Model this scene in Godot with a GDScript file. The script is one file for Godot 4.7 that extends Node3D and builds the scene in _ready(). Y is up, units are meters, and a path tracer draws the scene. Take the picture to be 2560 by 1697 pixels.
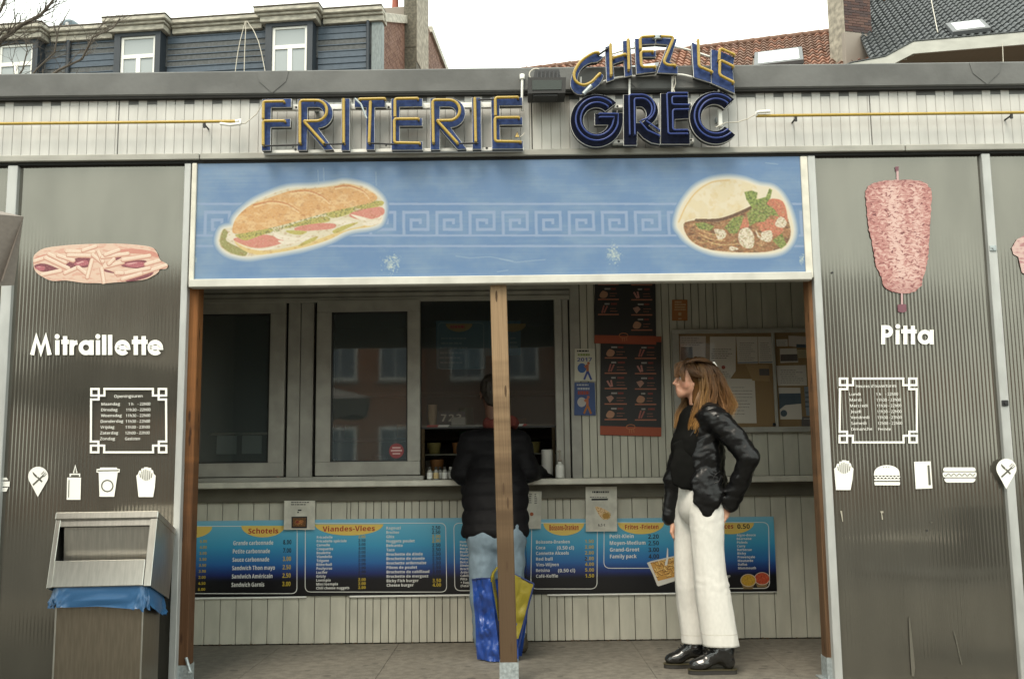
extends Node3D
# A snack kiosk under an overcast sky. x runs along its front, y up, z towards the street; the front stands at z = 0, its back wall at z = -1.38.

var M := {}          # materials
var bold: SystemFont
var regular: SystemFont
var rng := RandomNumberGenerator.new()


# ---------------------------------------------------------------- mesh building
class MB:
	var v := PackedVector3Array()
	var n := PackedVector3Array()
	var t := PackedVector2Array()
	var c := PackedColorArray()
	var col := Color.WHITE

	func tri(a: Vector3, b: Vector3, d: Vector3, na: Vector3, nb: Vector3, nd: Vector3, ua := Vector2.ZERO, ub := Vector2.ZERO, ud := Vector2.ZERO) -> void:
		if (b - a).cross(d - a).dot(na + nb + nd) > 0.0:
			v.append(a); v.append(d); v.append(b)
			n.append(na); n.append(nd); n.append(nb)
			t.append(ua); t.append(ud); t.append(ub)
		else:
			v.append(a); v.append(b); v.append(d)
			n.append(na); n.append(nb); n.append(nd)
			t.append(ua); t.append(ub); t.append(ud)
		c.append(col); c.append(col); c.append(col)

	func flat_tri(a: Vector3, b: Vector3, d: Vector3, out: Vector3) -> void:
		var k := (b - a).cross(d - a).normalized()
		if k.dot(out) < 0.0:
			k = -k
		tri(a, b, d, k, k, k)

	func quad(a: Vector3, b: Vector3, d: Vector3, e: Vector3, out: Vector3, r := Rect2(0, 0, 1, 1)) -> void:
		var k := (d - a).cross(e - b).normalized()
		if k.dot(out) < 0.0:
			k = -k
		var ua := Vector2(r.position.x, r.end.y)
		var ub := r.end
		var ud := Vector2(r.end.x, r.position.y)
		var ue := r.position
		tri(a, b, d, k, k, k, ua, ub, ud)
		tri(a, d, e, k, k, k, ua, ud, ue)

	func box(lo: Vector3, hi: Vector3, bev := 0.0, xf := Transform3D.IDENTITY) -> void:
		var m := (lo + hi) / 2.0
		var h := (hi - lo).abs() / 2.0
		bev = minf(bev, minf(h.x, minf(h.y, h.z)) * 0.8)
		for i in 3:
			var j := (i + 1) % 3
			var k := (i + 2) % 3
			for s in [-1.0, 1.0]:
				var o := Vector3.ZERO
				o[i] = s
				var q: Array[Vector3] = []
				for e in [[-1, -1], [1, -1], [1, 1], [-1, 1]]:
					var p := m
					p[i] += s * h[i]
					p[j] += e[0] * (h[j] - bev)
					p[k] += e[1] * (h[k] - bev)
					q.append(xf * p)
				quad(q[0], q[1], q[2], q[3], xf.basis * o)
				if bev > 0.0:
					for s2 in [-1.0, 1.0]:
						var a := m; var b := m; var d := m; var e := m
						a[i] += s * h[i]; a[j] += s2 * (h[j] - bev)
						b[i] += s * (h[i] - bev); b[j] += s2 * h[j]
						d = b; e = a
						a[k] -= h[k] - bev; b[k] -= h[k] - bev
						d[k] += h[k] - bev; e[k] += h[k] - bev
						o = Vector3.ZERO
						o[i] = s; o[j] = s2
						quad(xf * a, xf * b, xf * d, xf * e, xf.basis * o)
		if bev > 0.0:
			for sx in [-1.0, 1.0]:
				for sy in [-1.0, 1.0]:
					for sz in [-1.0, 1.0]:
						var a := m + Vector3(sx * h.x, sy * (h.y - bev), sz * (h.z - bev))
						var b := m + Vector3(sx * (h.x - bev), sy * h.y, sz * (h.z - bev))
						var d := m + Vector3(sx * (h.x - bev), sy * (h.y - bev), sz * h.z)
						flat_tri(xf * a, xf * b, xf * d, xf.basis * Vector3(sx, sy, sz))

	func prism(poly: PackedVector2Array, z0: float, z1: float, xf := Transform3D.IDENTITY, sides := true) -> void:
		var idx := Geometry2D.triangulate_polygon(poly)
		if idx.is_empty():
			push_warning("polygon not triangulated %s" % [poly.slice(0, 4)])
		for i in range(0, idx.size(), 3):
			for s in 2:
				if s == 0 and z0 == z1:
					continue
				var z := z1 if s else z0
				var k := xf.basis * Vector3(0, 0, 1 if s else -1)
				var a := poly[idx[i]]; var b := poly[idx[i + 1]]; var d := poly[idx[i + 2]]
				tri(xf * Vector3(a.x, a.y, z), xf * Vector3(b.x, b.y, z), xf * Vector3(d.x, d.y, z), k, k, k)
		if not sides or z0 == z1:
			return
		var cw := 1.0 if Geometry2D.is_polygon_clockwise(poly) else -1.0
		for i in poly.size():
			var a := poly[i]
			var b := poly[(i + 1) % poly.size()]
			var e := (b - a)
			if e.length() < 1e-6:
				continue
			quad(xf * Vector3(a.x, a.y, z0), xf * Vector3(b.x, b.y, z0), xf * Vector3(b.x, b.y, z1), xf * Vector3(a.x, a.y, z1), xf.basis * Vector3(-e.y * cw, e.x * cw, 0))

	# a flat cut-out with texture coordinates taken from the rectangle «r»
	func cutout(poly: PackedVector2Array, z: float, r: Rect2) -> void:
		var idx := Geometry2D.triangulate_polygon(poly)
		var k := Vector3(0, 0, 1)
		for i in range(0, idx.size(), 3):
			var a := poly[idx[i]]; var b := poly[idx[i + 1]]; var d := poly[idx[i + 2]]
			tri(Vector3(a.x, a.y, z), Vector3(b.x, b.y, z), Vector3(d.x, d.y, z), k, k, k,
				Vector2((a.x - r.position.x) / r.size.x, (r.end.y - a.y) / r.size.y), Vector2((b.x - r.position.x) / r.size.x, (r.end.y - b.y) / r.size.y), Vector2((d.x - r.position.x) / r.size.x, (r.end.y - d.y) / r.size.y))

	# a smooth grid of rows of points; «wrap» closes each row
	func grid(rows: Array, wrap: bool, out_hint := Vector3.ZERO, cols: Array = []) -> void:
		var h := rows.size()
		var w: int = rows[0].size()
		var nn: Array[PackedVector3Array] = []
		for i in h:
			var line := PackedVector3Array()
			for j in w:
				var p: Vector3 = rows[i][j]
				var du: Vector3
				if wrap:
					du = rows[i][(j + 1) % w] - rows[i][(j + w - 1) % w]
				else:
					du = rows[i][mini(j + 1, w - 1)] - rows[i][maxi(j - 1, 0)]
				var dv: Vector3 = rows[mini(i + 1, h - 1)][j] - rows[maxi(i - 1, 0)][j]
				var k := du.cross(dv)
				line.append(k.normalized() if k.length() > 1e-12 else Vector3.UP)
			nn.append(line)
		var mid := Vector3.ZERO
		for i in h:
			for j in w:
				mid += rows[i][j]
		mid /= h * w
		var sum := 0.0
		for i in h:
			for j in w:
				sum += nn[i][j].dot(out_hint if out_hint != Vector3.ZERO else (rows[i][j] - mid))
		var s := 1.0 if sum >= 0.0 else -1.0
		for i in h - 1:
			for j in (w if wrap else w - 1):
				var j2 := (j + 1) % w
				var u0 := float(j) / (w if wrap else w - 1)
				var u1 := float(j + 1) / (w if wrap else w - 1)
				var v0 := float(i) / (h - 1)
				var v1 := float(i + 1) / (h - 1)
				if cols:
					col = cols[i]
				tri(rows[i][j], rows[i][j2], rows[i + 1][j2], nn[i][j] * s, nn[i][j2] * s, nn[i + 1][j2] * s, Vector2(u0, v0), Vector2(u1, v0), Vector2(u1, v1))
				tri(rows[i][j], rows[i + 1][j2], rows[i + 1][j], nn[i][j] * s, nn[i + 1][j2] * s, nn[i + 1][j] * s, Vector2(u0, v0), Vector2(u1, v1), Vector2(u0, v1))

	# a round tube along points; r is one radius or one for each point
	func tube(pts: PackedVector3Array, r: Variant, sides := 8, caps := true, squash := 1.0, cols: Array = []) -> void:
		var ring0 := PackedVector3Array()
		var n0 := PackedVector3Array()
		var up := Vector3.ZERO
		var last := pts.size() - 1
		for i in pts.size():
			var d := (pts[mini(i + 1, last)] - pts[maxi(i - 1, 0)]).normalized()
			if up == Vector3.ZERO:
				up = Vector3.UP if absf(d.y) < 0.9 else Vector3.RIGHT
			var side := d.cross(up).normalized()
			up = side.cross(d).normalized()
			var rr: float = r if r is float else r[i]
			var ring := PackedVector3Array()
			var nn := PackedVector3Array()
			for k in sides:
				var a := TAU * k / sides
				var o := side * cos(a) + up * sin(a) * squash
				ring.append(pts[i] + o * rr)
				nn.append(o.normalized())
			if cols:
				col = cols[i]
			if i > 0:
				for k in sides:
					var k2 := (k + 1) % sides
					tri(ring0[k], ring0[k2], ring[k2], n0[k], n0[k2], nn[k2])
					tri(ring0[k], ring[k2], ring[k], n0[k], nn[k2], nn[k])
			if caps and (i == 0 or i == last):
				for k in range(1, sides - 1):
					flat_tri(ring[0], ring[k], ring[k + 1], -d if i == 0 else d)
			ring0 = ring
			n0 = nn

	# profile of (radius, height) turned round the y axis
	func lathe(prof: Array, sides := 20, xf := Transform3D.IDENTITY) -> void:
		var rows := []
		for p in prof:
			var line := PackedVector3Array()
			for k in sides:
				var a := TAU * k / sides
				line.append(xf * Vector3(p[0] * cos(a), p[1], p[0] * sin(a)))
			rows.append(line)
		grid(rows, true)

	func done() -> ArrayMesh:
		var a := []
		a.resize(Mesh.ARRAY_MAX)
		a[Mesh.ARRAY_VERTEX] = v
		a[Mesh.ARRAY_NORMAL] = n
		a[Mesh.ARRAY_TEX_UV] = t
		a[Mesh.ARRAY_COLOR] = c
		var m := ArrayMesh.new()
		m.add_surface_from_arrays(Mesh.PRIMITIVE_TRIANGLES, a)
		return m


# ---------------------------------------------------------------- flat print
class Pic:
	var im: Image
	var w: int
	var h: int
	var xf := Transform2D.IDENTITY

	func _init(w_: int, h_: int, c: Color) -> void:
		w = w_
		h = h_
		im = Image.create(w, h, false, Image.FORMAT_RGB8)
		im.fill(c)

	func rect(x: float, y: float, ww: float, hh: float, c: Color) -> void:
		im.fill_rect(Rect2i(int(round(x)), int(round(y)), maxi(1, int(round(ww))), maxi(1, int(round(hh)))).intersection(Rect2i(0, 0, w, h)), c)

	func poly(pts: PackedVector2Array, c: Color) -> void:
		var p := xf * pts
		var lo := h
		var hi := -1
		for q in p:
			lo = mini(lo, int(floor(q.y)))
			hi = maxi(hi, int(ceil(q.y)))
		for y in range(maxi(lo, 0), mini(hi, h - 1) + 1):
			var xs := PackedFloat32Array()
			var yy := y + 0.5
			for i in p.size():
				var a := p[i]
				var b := p[(i + 1) % p.size()]
				if (a.y <= yy) != (b.y <= yy):
					xs.append(a.x + (yy - a.y) / (b.y - a.y) * (b.x - a.x))
			xs.sort()
			for i in range(0, xs.size() - 1, 2):
				var x0 := maxi(0, int(round(xs[i])))
				var x1 := mini(w, int(round(xs[i + 1])))
				if x1 > x0:
					im.fill_rect(Rect2i(x0, y, x1 - x0, 1), c)

	func ell(x: float, y: float, rx: float, ry: float, c: Color, turn := 0.0) -> void:
		var p := PackedVector2Array()
		for k in 28:
			var a := TAU * k / 28
			p.append(Vector2(x, y) + Vector2(cos(a) * rx, sin(a) * ry).rotated(turn))
		poly(p, c)

	func line(pts: PackedVector2Array, width: float, c: Color, round_ := true) -> void:
		for p in Geometry2D.offset_polyline(pts, width / 2.0, Geometry2D.JOIN_ROUND if round_ else Geometry2D.JOIN_MITER, Geometry2D.END_ROUND if round_ else Geometry2D.END_BUTT):
			if not Geometry2D.is_polygon_clockwise(p):
				poly(p, c)

	# mottling inside the picture: noise of a given size that pushes colours towards «c»
	func mottle(inside: PackedVector2Array, c: Color, scale: float, amount: float, lo: float, seed_: int, stretch := Vector2.ONE) -> void:
		var f := FastNoiseLite.new()
		f.seed = seed_
		f.frequency = 1.0 / scale
		f.fractal_octaves = 3
		var p := xf * inside
		var r := Rect2(p[0], Vector2.ZERO)
		for q in p:
			r = r.expand(q)
		for y in range(maxi(0, int(r.position.y)), mini(h, int(r.end.y) + 1)):
			for x in range(maxi(0, int(r.position.x)), mini(w, int(r.end.x) + 1)):
				var k := f.get_noise_2d(x / stretch.x, y / stretch.y)
				if k > lo and Geometry2D.is_point_in_polygon(Vector2(x + 0.5, y + 0.5), p):
					im.set_pixel(x, y, im.get_pixel(x, y).lerp(c, clampf((k - lo) * 3.0, 0.0, 1.0) * amount))

	func tex() -> ImageTexture:
		return ImageTexture.create_from_image(im)


func V2(a: Array) -> PackedVector2Array:
	var p := PackedVector2Array()
	for i in range(0, a.size(), 2):
		p.append(Vector2(a[i], a[i + 1]))
	return p


func arc(cx: float, cy: float, rx: float, ry: float, a0: float, a1: float, steps := 10) -> PackedVector2Array:
	var p := PackedVector2Array()
	for i in steps + 1:
		var a := deg_to_rad(lerpf(a0, a1, float(i) / steps))
		p.append(Vector2(cx + cos(a) * rx, cy + sin(a) * ry))
	return p


# a rounded path through the corners of a polyline
func rounded(pts: PackedVector2Array, r: float, closed := false, steps := 5) -> PackedVector2Array:
	var out := PackedVector2Array()
	var k := pts.size()
	for i in k:
		if not closed and (i == 0 or i == k - 1):
			out.append(pts[i])
			continue
		var p := pts[i]
		var a := pts[(i + k - 1) % k] - p
		var b := pts[(i + 1) % k] - p
		var d := minf(r, minf(a.length(), b.length()) * 0.49)
		var s := p + a.normalized() * d
		var e := p + b.normalized() * d
		for j in steps + 1:
			var q := float(j) / steps
			out.append(s.lerp(p, q).lerp(p.lerp(e, q), q))
	return out


func curve(pts: PackedVector2Array, closed := true, steps := 5) -> PackedVector2Array:
	var out := PackedVector2Array()
	var k := pts.size()
	for i in (k if closed else k - 1):
		var a := pts[(i + k - 1) % k] if closed else pts[maxi(i - 1, 0)]
		var d := pts[(i + 2) % k] if closed else pts[mini(i + 2, k - 1)]
		for j in steps:
			out.append(pts[i].cubic_interpolate(pts[(i + 1) % k], a, d, float(j) / steps))
	if not closed:
		out.append(pts[k - 1])
	return out


# ---------------------------------------------------------------- scene tree
func thing(called: String, label: String, category: String, at := Vector3.ZERO, group := "", turn := 0.0) -> Node3D:
	var o := Node3D.new()
	o.name = called
	add_child(o, true)
	o.position = at
	o.rotation.y = turn
	return tag(o, label, category, group)


func tag(o: Node3D, label: String, category: String, group := "") -> Node3D:
	o.set_meta("label", label)
	o.set_meta("category", category)
	if group:
		o.set_meta("group", group)
	return o


func part(called: String, m: Variant, material: Material, parent: Node, label := "", stuff := false) -> MeshInstance3D:
	var o := MeshInstance3D.new()
	o.name = called
	o.mesh = m.done() if m is MB else m
	o.material_override = material
	parent.add_child(o, true)
	if label:
		o.set_meta("label", label)
	if stuff:
		o.set_meta("kind", "stuff")
	return o


func box(lo: Vector3, hi: Vector3, bev := 0.0, xf := Transform3D.IDENTITY) -> MB:
	var m := MB.new()
	m.box(lo, hi, bev, xf)
	return m


func pane(r: Rect2, z: float) -> MB:
	var m := MB.new()
	m.quad(Vector3(r.position.x, r.position.y, z), Vector3(r.end.x, r.position.y, z), Vector3(r.end.x, r.end.y, z), Vector3(r.position.x, r.end.y, z), Vector3(0, 0, 1))
	return m


# lettering as thin flat outlines; x0..x1 is the width of the ink, «base» the foot of the letters, «cap» the height of a capital
var text_cache := {}
func txt(m: MB, s: String, x0: float, x1: float, base: float, cap: float, z: float, font: SystemFont = null, xf := Transform3D.IDENTITY) -> void:
	var f := font if font else bold
	var key := s + ("b" if f == bold else "r")
	if not text_cache.has(key):
		var tm := TextMesh.new()
		tm.font = f
		tm.text = s
		tm.font_size = 48
		tm.pixel_size = 0.01
		tm.depth = 0.0
		tm.curve_step = 2.5
		tm.horizontal_alignment = HORIZONTAL_ALIGNMENT_LEFT
		tm.vertical_alignment = VERTICAL_ALIGNMENT_TOP
		var a := tm.surface_get_arrays(0)
		text_cache[key] = [a[Mesh.ARRAY_VERTEX], a[Mesh.ARRAY_INDEX], -f.get_ascent(48) * 0.01, tm.get_aabb()]
	var vs: PackedVector3Array = text_cache[key][0]
	var idx: PackedInt32Array = text_cache[key][1] if text_cache[key][1] != null else PackedInt32Array(range(vs.size()))
	var bl: float = text_cache[key][2]
	var bb: AABB = text_cache[key][3]
	var sy := cap / (0.714 * 0.48)
	var sx := (x1 - x0) / bb.size.x if x1 > x0 else sy
	var k := xf.basis * Vector3(0, 0, 1)
	for i in range(0, idx.size(), 3):
		var q: Array[Vector3] = []
		for j in 3:
			var p := vs[idx[i + j]]
			q.append(xf * Vector3(x0 + (p.x - bb.position.x) * sx, base + (p.y - bl) * sy, z))
		if (q[1] - q[0]).cross(q[2] - q[0]).length() > 1e-12:
			m.tri(q[0], q[1], q[2], k, k, k)


# ---------------------------------------------------------------- materials
var noise_cache := {}
func noise(freq: float, octaves := 4, lo := 0.75, hi := 1.0, size := 512, seed_ := 3) -> NoiseTexture2D:
	var key := [freq, octaves, lo, hi, seed_]
	if noise_cache.has(key):
		return noise_cache[key]
	var f := FastNoiseLite.new()
	f.noise_type = FastNoiseLite.TYPE_SIMPLEX_SMOOTH
	f.frequency = freq
	f.fractal_octaves = octaves
	f.seed = seed_
	var g := Gradient.new()
	g.set_color(0, Color(lo, lo, lo).linear_to_srgb())
	g.set_color(1, Color(hi, hi, hi).linear_to_srgb())
	g.set_offset(0, 0.2)
	g.set_offset(1, 0.8)
	var tx := NoiseTexture2D.new()
	tx.width = size
	tx.height = size
	tx.seamless = true
	tx.noise = f
	tx.color_ramp = g
	noise_cache[key] = tx
	return tx


func relief(freq: float, octaves := 4, strength := 2.0) -> NoiseTexture2D:
	var key := ["n", freq, octaves, strength]
	if noise_cache.has(key):
		return noise_cache[key]
	var f := FastNoiseLite.new()
	f.noise_type = FastNoiseLite.TYPE_SIMPLEX_SMOOTH
	f.frequency = freq
	f.fractal_octaves = octaves
	f.seed = 11
	var tx := NoiseTexture2D.new()
	tx.width = 512
	tx.height = 512
	tx.seamless = true
	tx.noise = f
	tx.as_normal_map = true
	tx.bump_strength = strength
	noise_cache[key] = tx
	return tx


# linear base colour, roughness; «grain» is a colour texture laid on in three planes, «scale» its repeats per metre
func mat(r: float, g: float, b: float, rough := 0.7, metal := 0.0, grain: Texture2D = null, scale := Vector3.ONE, bump: Texture2D = null, bump_scale := 0.5) -> StandardMaterial3D:
	var m := StandardMaterial3D.new()
	m.albedo_color = Color(r, g, b).linear_to_srgb()
	m.roughness = rough
	m.metallic = metal
	if grain or bump:
		m.uv1_triplanar = true
		m.uv1_world_triplanar = true
		m.uv1_scale = scale
	if grain:
		m.albedo_texture = grain
	if bump:
		m.normal_enabled = true
		m.normal_texture = bump
		m.normal_scale = bump_scale
	return m


func printed(p: Pic, rough := 0.5, ink := 1.0) -> StandardMaterial3D:
	var m := StandardMaterial3D.new()
	m.albedo_texture = p.tex()
	m.albedo_color = Color(ink, ink, ink).linear_to_srgb()
	m.roughness = rough
	return m


func tinted(rough := 0.6) -> StandardMaterial3D:
	var m := StandardMaterial3D.new()
	m.vertex_color_use_as_albedo = true
	m.roughness = rough
	return m


func glass(alpha := 0.12, tint := Color(0.5, 0.55, 0.55)) -> StandardMaterial3D:
	var m := StandardMaterial3D.new()
	m.transparency = BaseMaterial3D.TRANSPARENCY_ALPHA
	m.albedo_color = Color(tint, alpha)
	m.roughness = 0.03
	return m


func lin(r: int, g: int, b: int) -> Color:   # an sRGB colour as the linear value of a vertex colour
	return Color8(r, g, b).srgb_to_linear()

func _ready() -> void:
	# ---- camera
	var cam := Camera3D.new()
	cam.name = "camera"
	cam.position = Vector3(0, 1.12, 5.4)
	cam.basis = Basis(Vector3.RIGHT, deg_to_rad(7.55)) * Basis(Vector3.BACK, -0.0122)
	cam.fov = 37.66
	cam.near = 0.05
	cam.far = 400.0
	add_child(cam)
	cam.current = true
	# ---- sky, sun, exposure
	var sky := ProceduralSkyMaterial.new()
	sky.sky_top_color = Color(0.965, 0.995, 0.965)
	sky.sky_horizon_color = Color(0.975, 1.0, 0.95)
	sky.ground_horizon_color = Color(0.45, 0.44, 0.42)
	sky.ground_bottom_color = Color(0.3, 0.3, 0.29)
	sky.sky_curve = 0.2
	var env := Environment.new()
	env.background_mode = Environment.BG_SKY
	env.sky = Sky.new()
	env.sky.sky_material = sky
	env.tonemap_mode = Environment.TONE_MAPPER_LINEAR
	env.tonemap_exposure = 2.5
	env.sdfgi_enabled = true
	env.ssao_enabled = true
	env.ssil_enabled = true
	var we := WorldEnvironment.new()
	we.name = "environment"
	we.environment = env
	add_child(we)
	var sun := DirectionalLight3D.new()
	sun.name = "sun"
	sun.light_energy = 0.45
	sun.light_color = Color(1.0, 0.965, 0.9)
	sun.light_angular_distance = 28.0
	sun.shadow_enabled = true
	add_child(sun)
	sun.look_at_from_position(Vector3(-3, 12, 8), Vector3.ZERO)
	rng.seed = 5
	bold = SystemFont.new()
	bold.font_names = PackedStringArray(["Droid Sans"])
	bold.font_weight = 700
	regular = SystemFont.new()
	regular.font_names = PackedStringArray(["Droid Sans"])
	materials()
	ground()
	houses()
	kiosk()
	kiosk_prints()
	neon_signs()
	banner()
	wall_things()
	interior()
	counter_things()
	street_things()
	woman()
	customer()


func materials() -> void:
	var soft := noise(0.006, 5, 0.8, 1.0)
	var fine := noise(0.05, 4, 0.72, 1.0)
	M.white_board = mat(0.52, 0.515, 0.49, 0.55, 0.0, noise(0.012, 5, 0.86, 1.0), Vector3(1.3, 0.35, 1.3))
	# boards under the floodlight, streaked with soot that has run down from it
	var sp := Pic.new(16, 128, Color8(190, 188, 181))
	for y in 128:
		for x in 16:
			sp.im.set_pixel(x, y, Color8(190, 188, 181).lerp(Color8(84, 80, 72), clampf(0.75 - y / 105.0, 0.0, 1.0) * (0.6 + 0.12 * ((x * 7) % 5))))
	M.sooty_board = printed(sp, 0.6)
	M.grey_board = mat(0.5, 0.485, 0.405, 0.6, 0.0, noise(0.012, 5, 0.84, 1.0), Vector3(1.3, 0.4, 1.3))
	M.trim = mat(0.33, 0.325, 0.29, 0.55, 0.0, soft, Vector3(1.2, 1.2, 1.2))
	M.band = mat(0.125, 0.128, 0.125, 0.75, 0.0, noise(0.006, 5, 0.72, 1.0), Vector3(0.8, 0.8, 0.8), relief(0.06, 3, 1.0), 0.25)
	M.aluminium = mat(0.42, 0.43, 0.42, 0.42, 0.25, soft, Vector3(2, 0.7, 2))
	M.window_frame = mat(0.36, 0.35, 0.31, 0.5, 0.0, soft, Vector3(1.5, 1.5, 1.5))
	M.apron = mat(0.11, 0.102, 0.075, 0.7, 0.0, soft, Vector3(1.5, 1.5, 1.5))
	M.counter = mat(0.62, 0.6, 0.52, 0.4, 0.0, soft, Vector3(2, 2, 2))
	M.dark_gap = mat(0.012, 0.012, 0.011, 0.9)
	M.rubber = mat(0.02, 0.02, 0.02, 0.6)
	M.panel = mat(0.168, 0.16, 0.136, 0.11, 0.7, noise(0.01, 4, 0.85, 1.0), Vector3(0.7, 0.25, 0.7))
	M.panel.metallic_specular = 0.75
	M.glass = glass()
	M.glass.metallic_specular = 1.0
	M.white_plain = mat(0.74, 0.74, 0.7, 0.5)
	M.white_vinyl = mat(0.78, 0.78, 0.74, 0.45)
	M.panel_dark = mat(0.085, 0.083, 0.068, 0.4)
	M.steel = mat(0.52, 0.51, 0.47, 0.3, 0.92, noise(0.02, 3, 0.82, 1.0), Vector3(6, 0.6, 6), relief(0.03, 2, 0.6), 0.12)
	M.galvanised = mat(0.42, 0.47, 0.48, 0.5, 0.5, noise(0.02, 3, 0.7, 1.0), Vector3(4, 4, 4))
	M.wire = mat(0.5, 0.47, 0.4, 0.5)
	M.black = mat(0.012, 0.012, 0.013, 0.5)
	M.dark_metal = mat(0.012, 0.012, 0.012, 0.55, 0.0, fine, Vector3(5, 5, 5))
	M.paper = mat(0.6, 0.585, 0.51, 0.8, 0.0, soft, Vector3(3, 3, 3))
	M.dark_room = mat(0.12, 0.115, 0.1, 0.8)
	M.ink = mat(0.015, 0.015, 0.018, 0.6)
	M.ink_white = mat(0.72, 0.72, 0.68, 0.6)
	M.ink_yellow = mat(0.52, 0.38, 0.03, 0.6)
	M.ink_red = mat(0.4, 0.03, 0.025, 0.6)
	M.tint = tinted()
	M.asphalt = mat(0.14, 0.128, 0.105, 0.9, 0.0, noise(0.03, 5, 0.68, 1.05), Vector3(0.9, 0.9, 0.9), relief(0.11, 3, 3.0), 0.5)
	M.brick_a = mat(0.17, 0.085, 0.06, 0.85, 0.0, fine, Vector3(3, 3, 3))
	M.brick_b = mat(0.24, 0.135, 0.1, 0.85, 0.0, fine, Vector3(3, 3, 3))
	M.mortar = mat(0.25, 0.22, 0.19, 0.9)
	M.render_wall = mat(0.4, 0.36, 0.29, 0.9, 0.0, noise(0.012, 5, 0.45, 1.0), Vector3(0.7, 0.7, 0.7))
	M.slate = mat(0.06, 0.086, 0.118, 0.6, 0.0, noise(0.02, 5, 0.82, 1.0), Vector3(0.6, 0.6, 0.6))
	M.slate_frame = mat(0.022, 0.03, 0.04, 0.6)
	M.cornice = mat(0.5, 0.475, 0.4, 0.7, 0.0, noise(0.012, 5, 0.55, 1.0), Vector3(0.5, 1.4, 0.5))
	M.house_glass = mat(0.3, 0.33, 0.34, 0.06)
	M.red_tile = mat(0.2, 0.113, 0.078, 0.8, 0.0, noise(0.02, 4, 0.6, 1.0), Vector3(0.9, 0.9, 0.9))
	M.dark_tile = mat(0.078, 0.086, 0.09, 0.6, 0.0, noise(0.02, 4, 0.6, 1.0), Vector3(0.9, 0.9, 0.9))
	M.bark = mat(0.085, 0.07, 0.055, 0.9, 0.0, fine, Vector3(4, 4, 4))
	M.cork = mat(0.31, 0.195, 0.085, 0.9, 0.0, fine, Vector3(6, 6, 6))
	M.blue_plate = mat(0.042, 0.07, 0.19, 0.35, 0.0, noise(0.02, 4, 0.6, 1.0), Vector3(3, 3, 3))
	M.navy_plate = mat(0.006, 0.008, 0.02, 0.6, 0.0, noise(0.02, 4, 0.6, 1.0), Vector3(3, 3, 3))
	M.yellow_tube = mat(0.43, 0.29, 0.045, 0.28, 0.0, noise(0.03, 3, 0.7, 1.0), Vector3(6, 6, 6))
	M.blue_plate.metallic_specular = 0.22
	M.navy_plate.metallic_specular = 0.15
	M.blue_tube = mat(0.015, 0.035, 0.17, 0.3)


# ---------------------------------------------------------------- the setting
func ground() -> void:
	var m := MB.new()
	m.quad(Vector3(-150, 0, 3.6), Vector3(150, 0, 3.6), Vector3(150, 0, -150), Vector3(-150, 0, -150), Vector3.UP)
	part("pavement", m, M.asphalt, self).set_meta("kind", "structure")
	m = MB.new()
	m.quad(Vector3(-150, -0.12, 17.0), Vector3(150, -0.12, 17.0), Vector3(150, -0.12, 3.6), Vector3(-150, -0.12, 3.6), Vector3.UP)
	part("road", m, mat(0.055, 0.053, 0.048, 0.9, 0.0, noise(0.03, 5, 0.68, 1.05), Vector3(0.9, 0.9, 0.9)), self).set_meta("kind", "structure")
	m = MB.new()
	m.quad(Vector3(-150, 0, 120), Vector3(150, 0, 120), Vector3(150, 0, 17.0), Vector3(-150, 0, 17.0), Vector3.UP)
	part("pavement", m, M.asphalt, self).set_meta("kind", "structure")
	for z in [3.6, 16.86]:
		part("kerb", box(Vector3(-60, -0.2, z), Vector3(60, 0.004, z + 0.14), 0.01), M.mortar, self).set_meta("kind", "structure")
	# wide concrete slabs of the shelter floor, joints open between them
	var fl := thing("shelter_floor", "", "", Vector3.ZERO)
	for k in ["label", "category"]:
		fl.remove_meta(k)
	fl.set_meta("kind", "structure")
	var slab_a := mat(0.165, 0.15, 0.122, 0.85, 0.0, noise(0.03, 5, 0.7, 1.05), Vector3(0.8, 0.8, 0.8), relief(0.12, 3, 3.0), 0.5)
	var slab_b := mat(0.16, 0.146, 0.119, 0.85, 0.0, noise(0.03, 5, 0.7, 1.05), Vector3(0.8, 0.8, 0.8), relief(0.12, 3, 3.0), 0.5)
	var x := -2.3
	var k := 0
	while x < 2.3:
		for z in [[-1.36, -0.62], [-0.618, 0.14]]:
			part("slab", box(Vector3(x + 0.001, -0.03, z[0]), Vector3(x + 0.764, 0.006, z[1]), 0.0015), slab_a if k % 3 else slab_b, fl)
			k += 1
		x += 0.765
	# old stains and trodden gum on the slabs
	var g := RandomNumberGenerator.new()
	g.seed = 4
	var st := MB.new()
	for i in 70:
		var c := Vector3(g.randf_range(-1.7, 1.7), 0.0068, g.randf_range(-1.3, 0.1))
		var r := g.randf_range(0.006, 0.02)
		for k2 in 8:
			var a := TAU * k2 / 8
			var b := TAU * (k2 + 1) / 8
			st.flat_tri(c, c + Vector3(cos(a) * r * 1.3, 0, sin(a) * r), c + Vector3(cos(b) * r * 1.3, 0, sin(b) * r), Vector3.UP)
	part("stains", st, mat(0.085, 0.078, 0.065, 0.9), fl, "", true)


# ---------------------------------------------------------------- the kiosk
var shop: Node3D
var side_panels: Array = []


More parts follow.
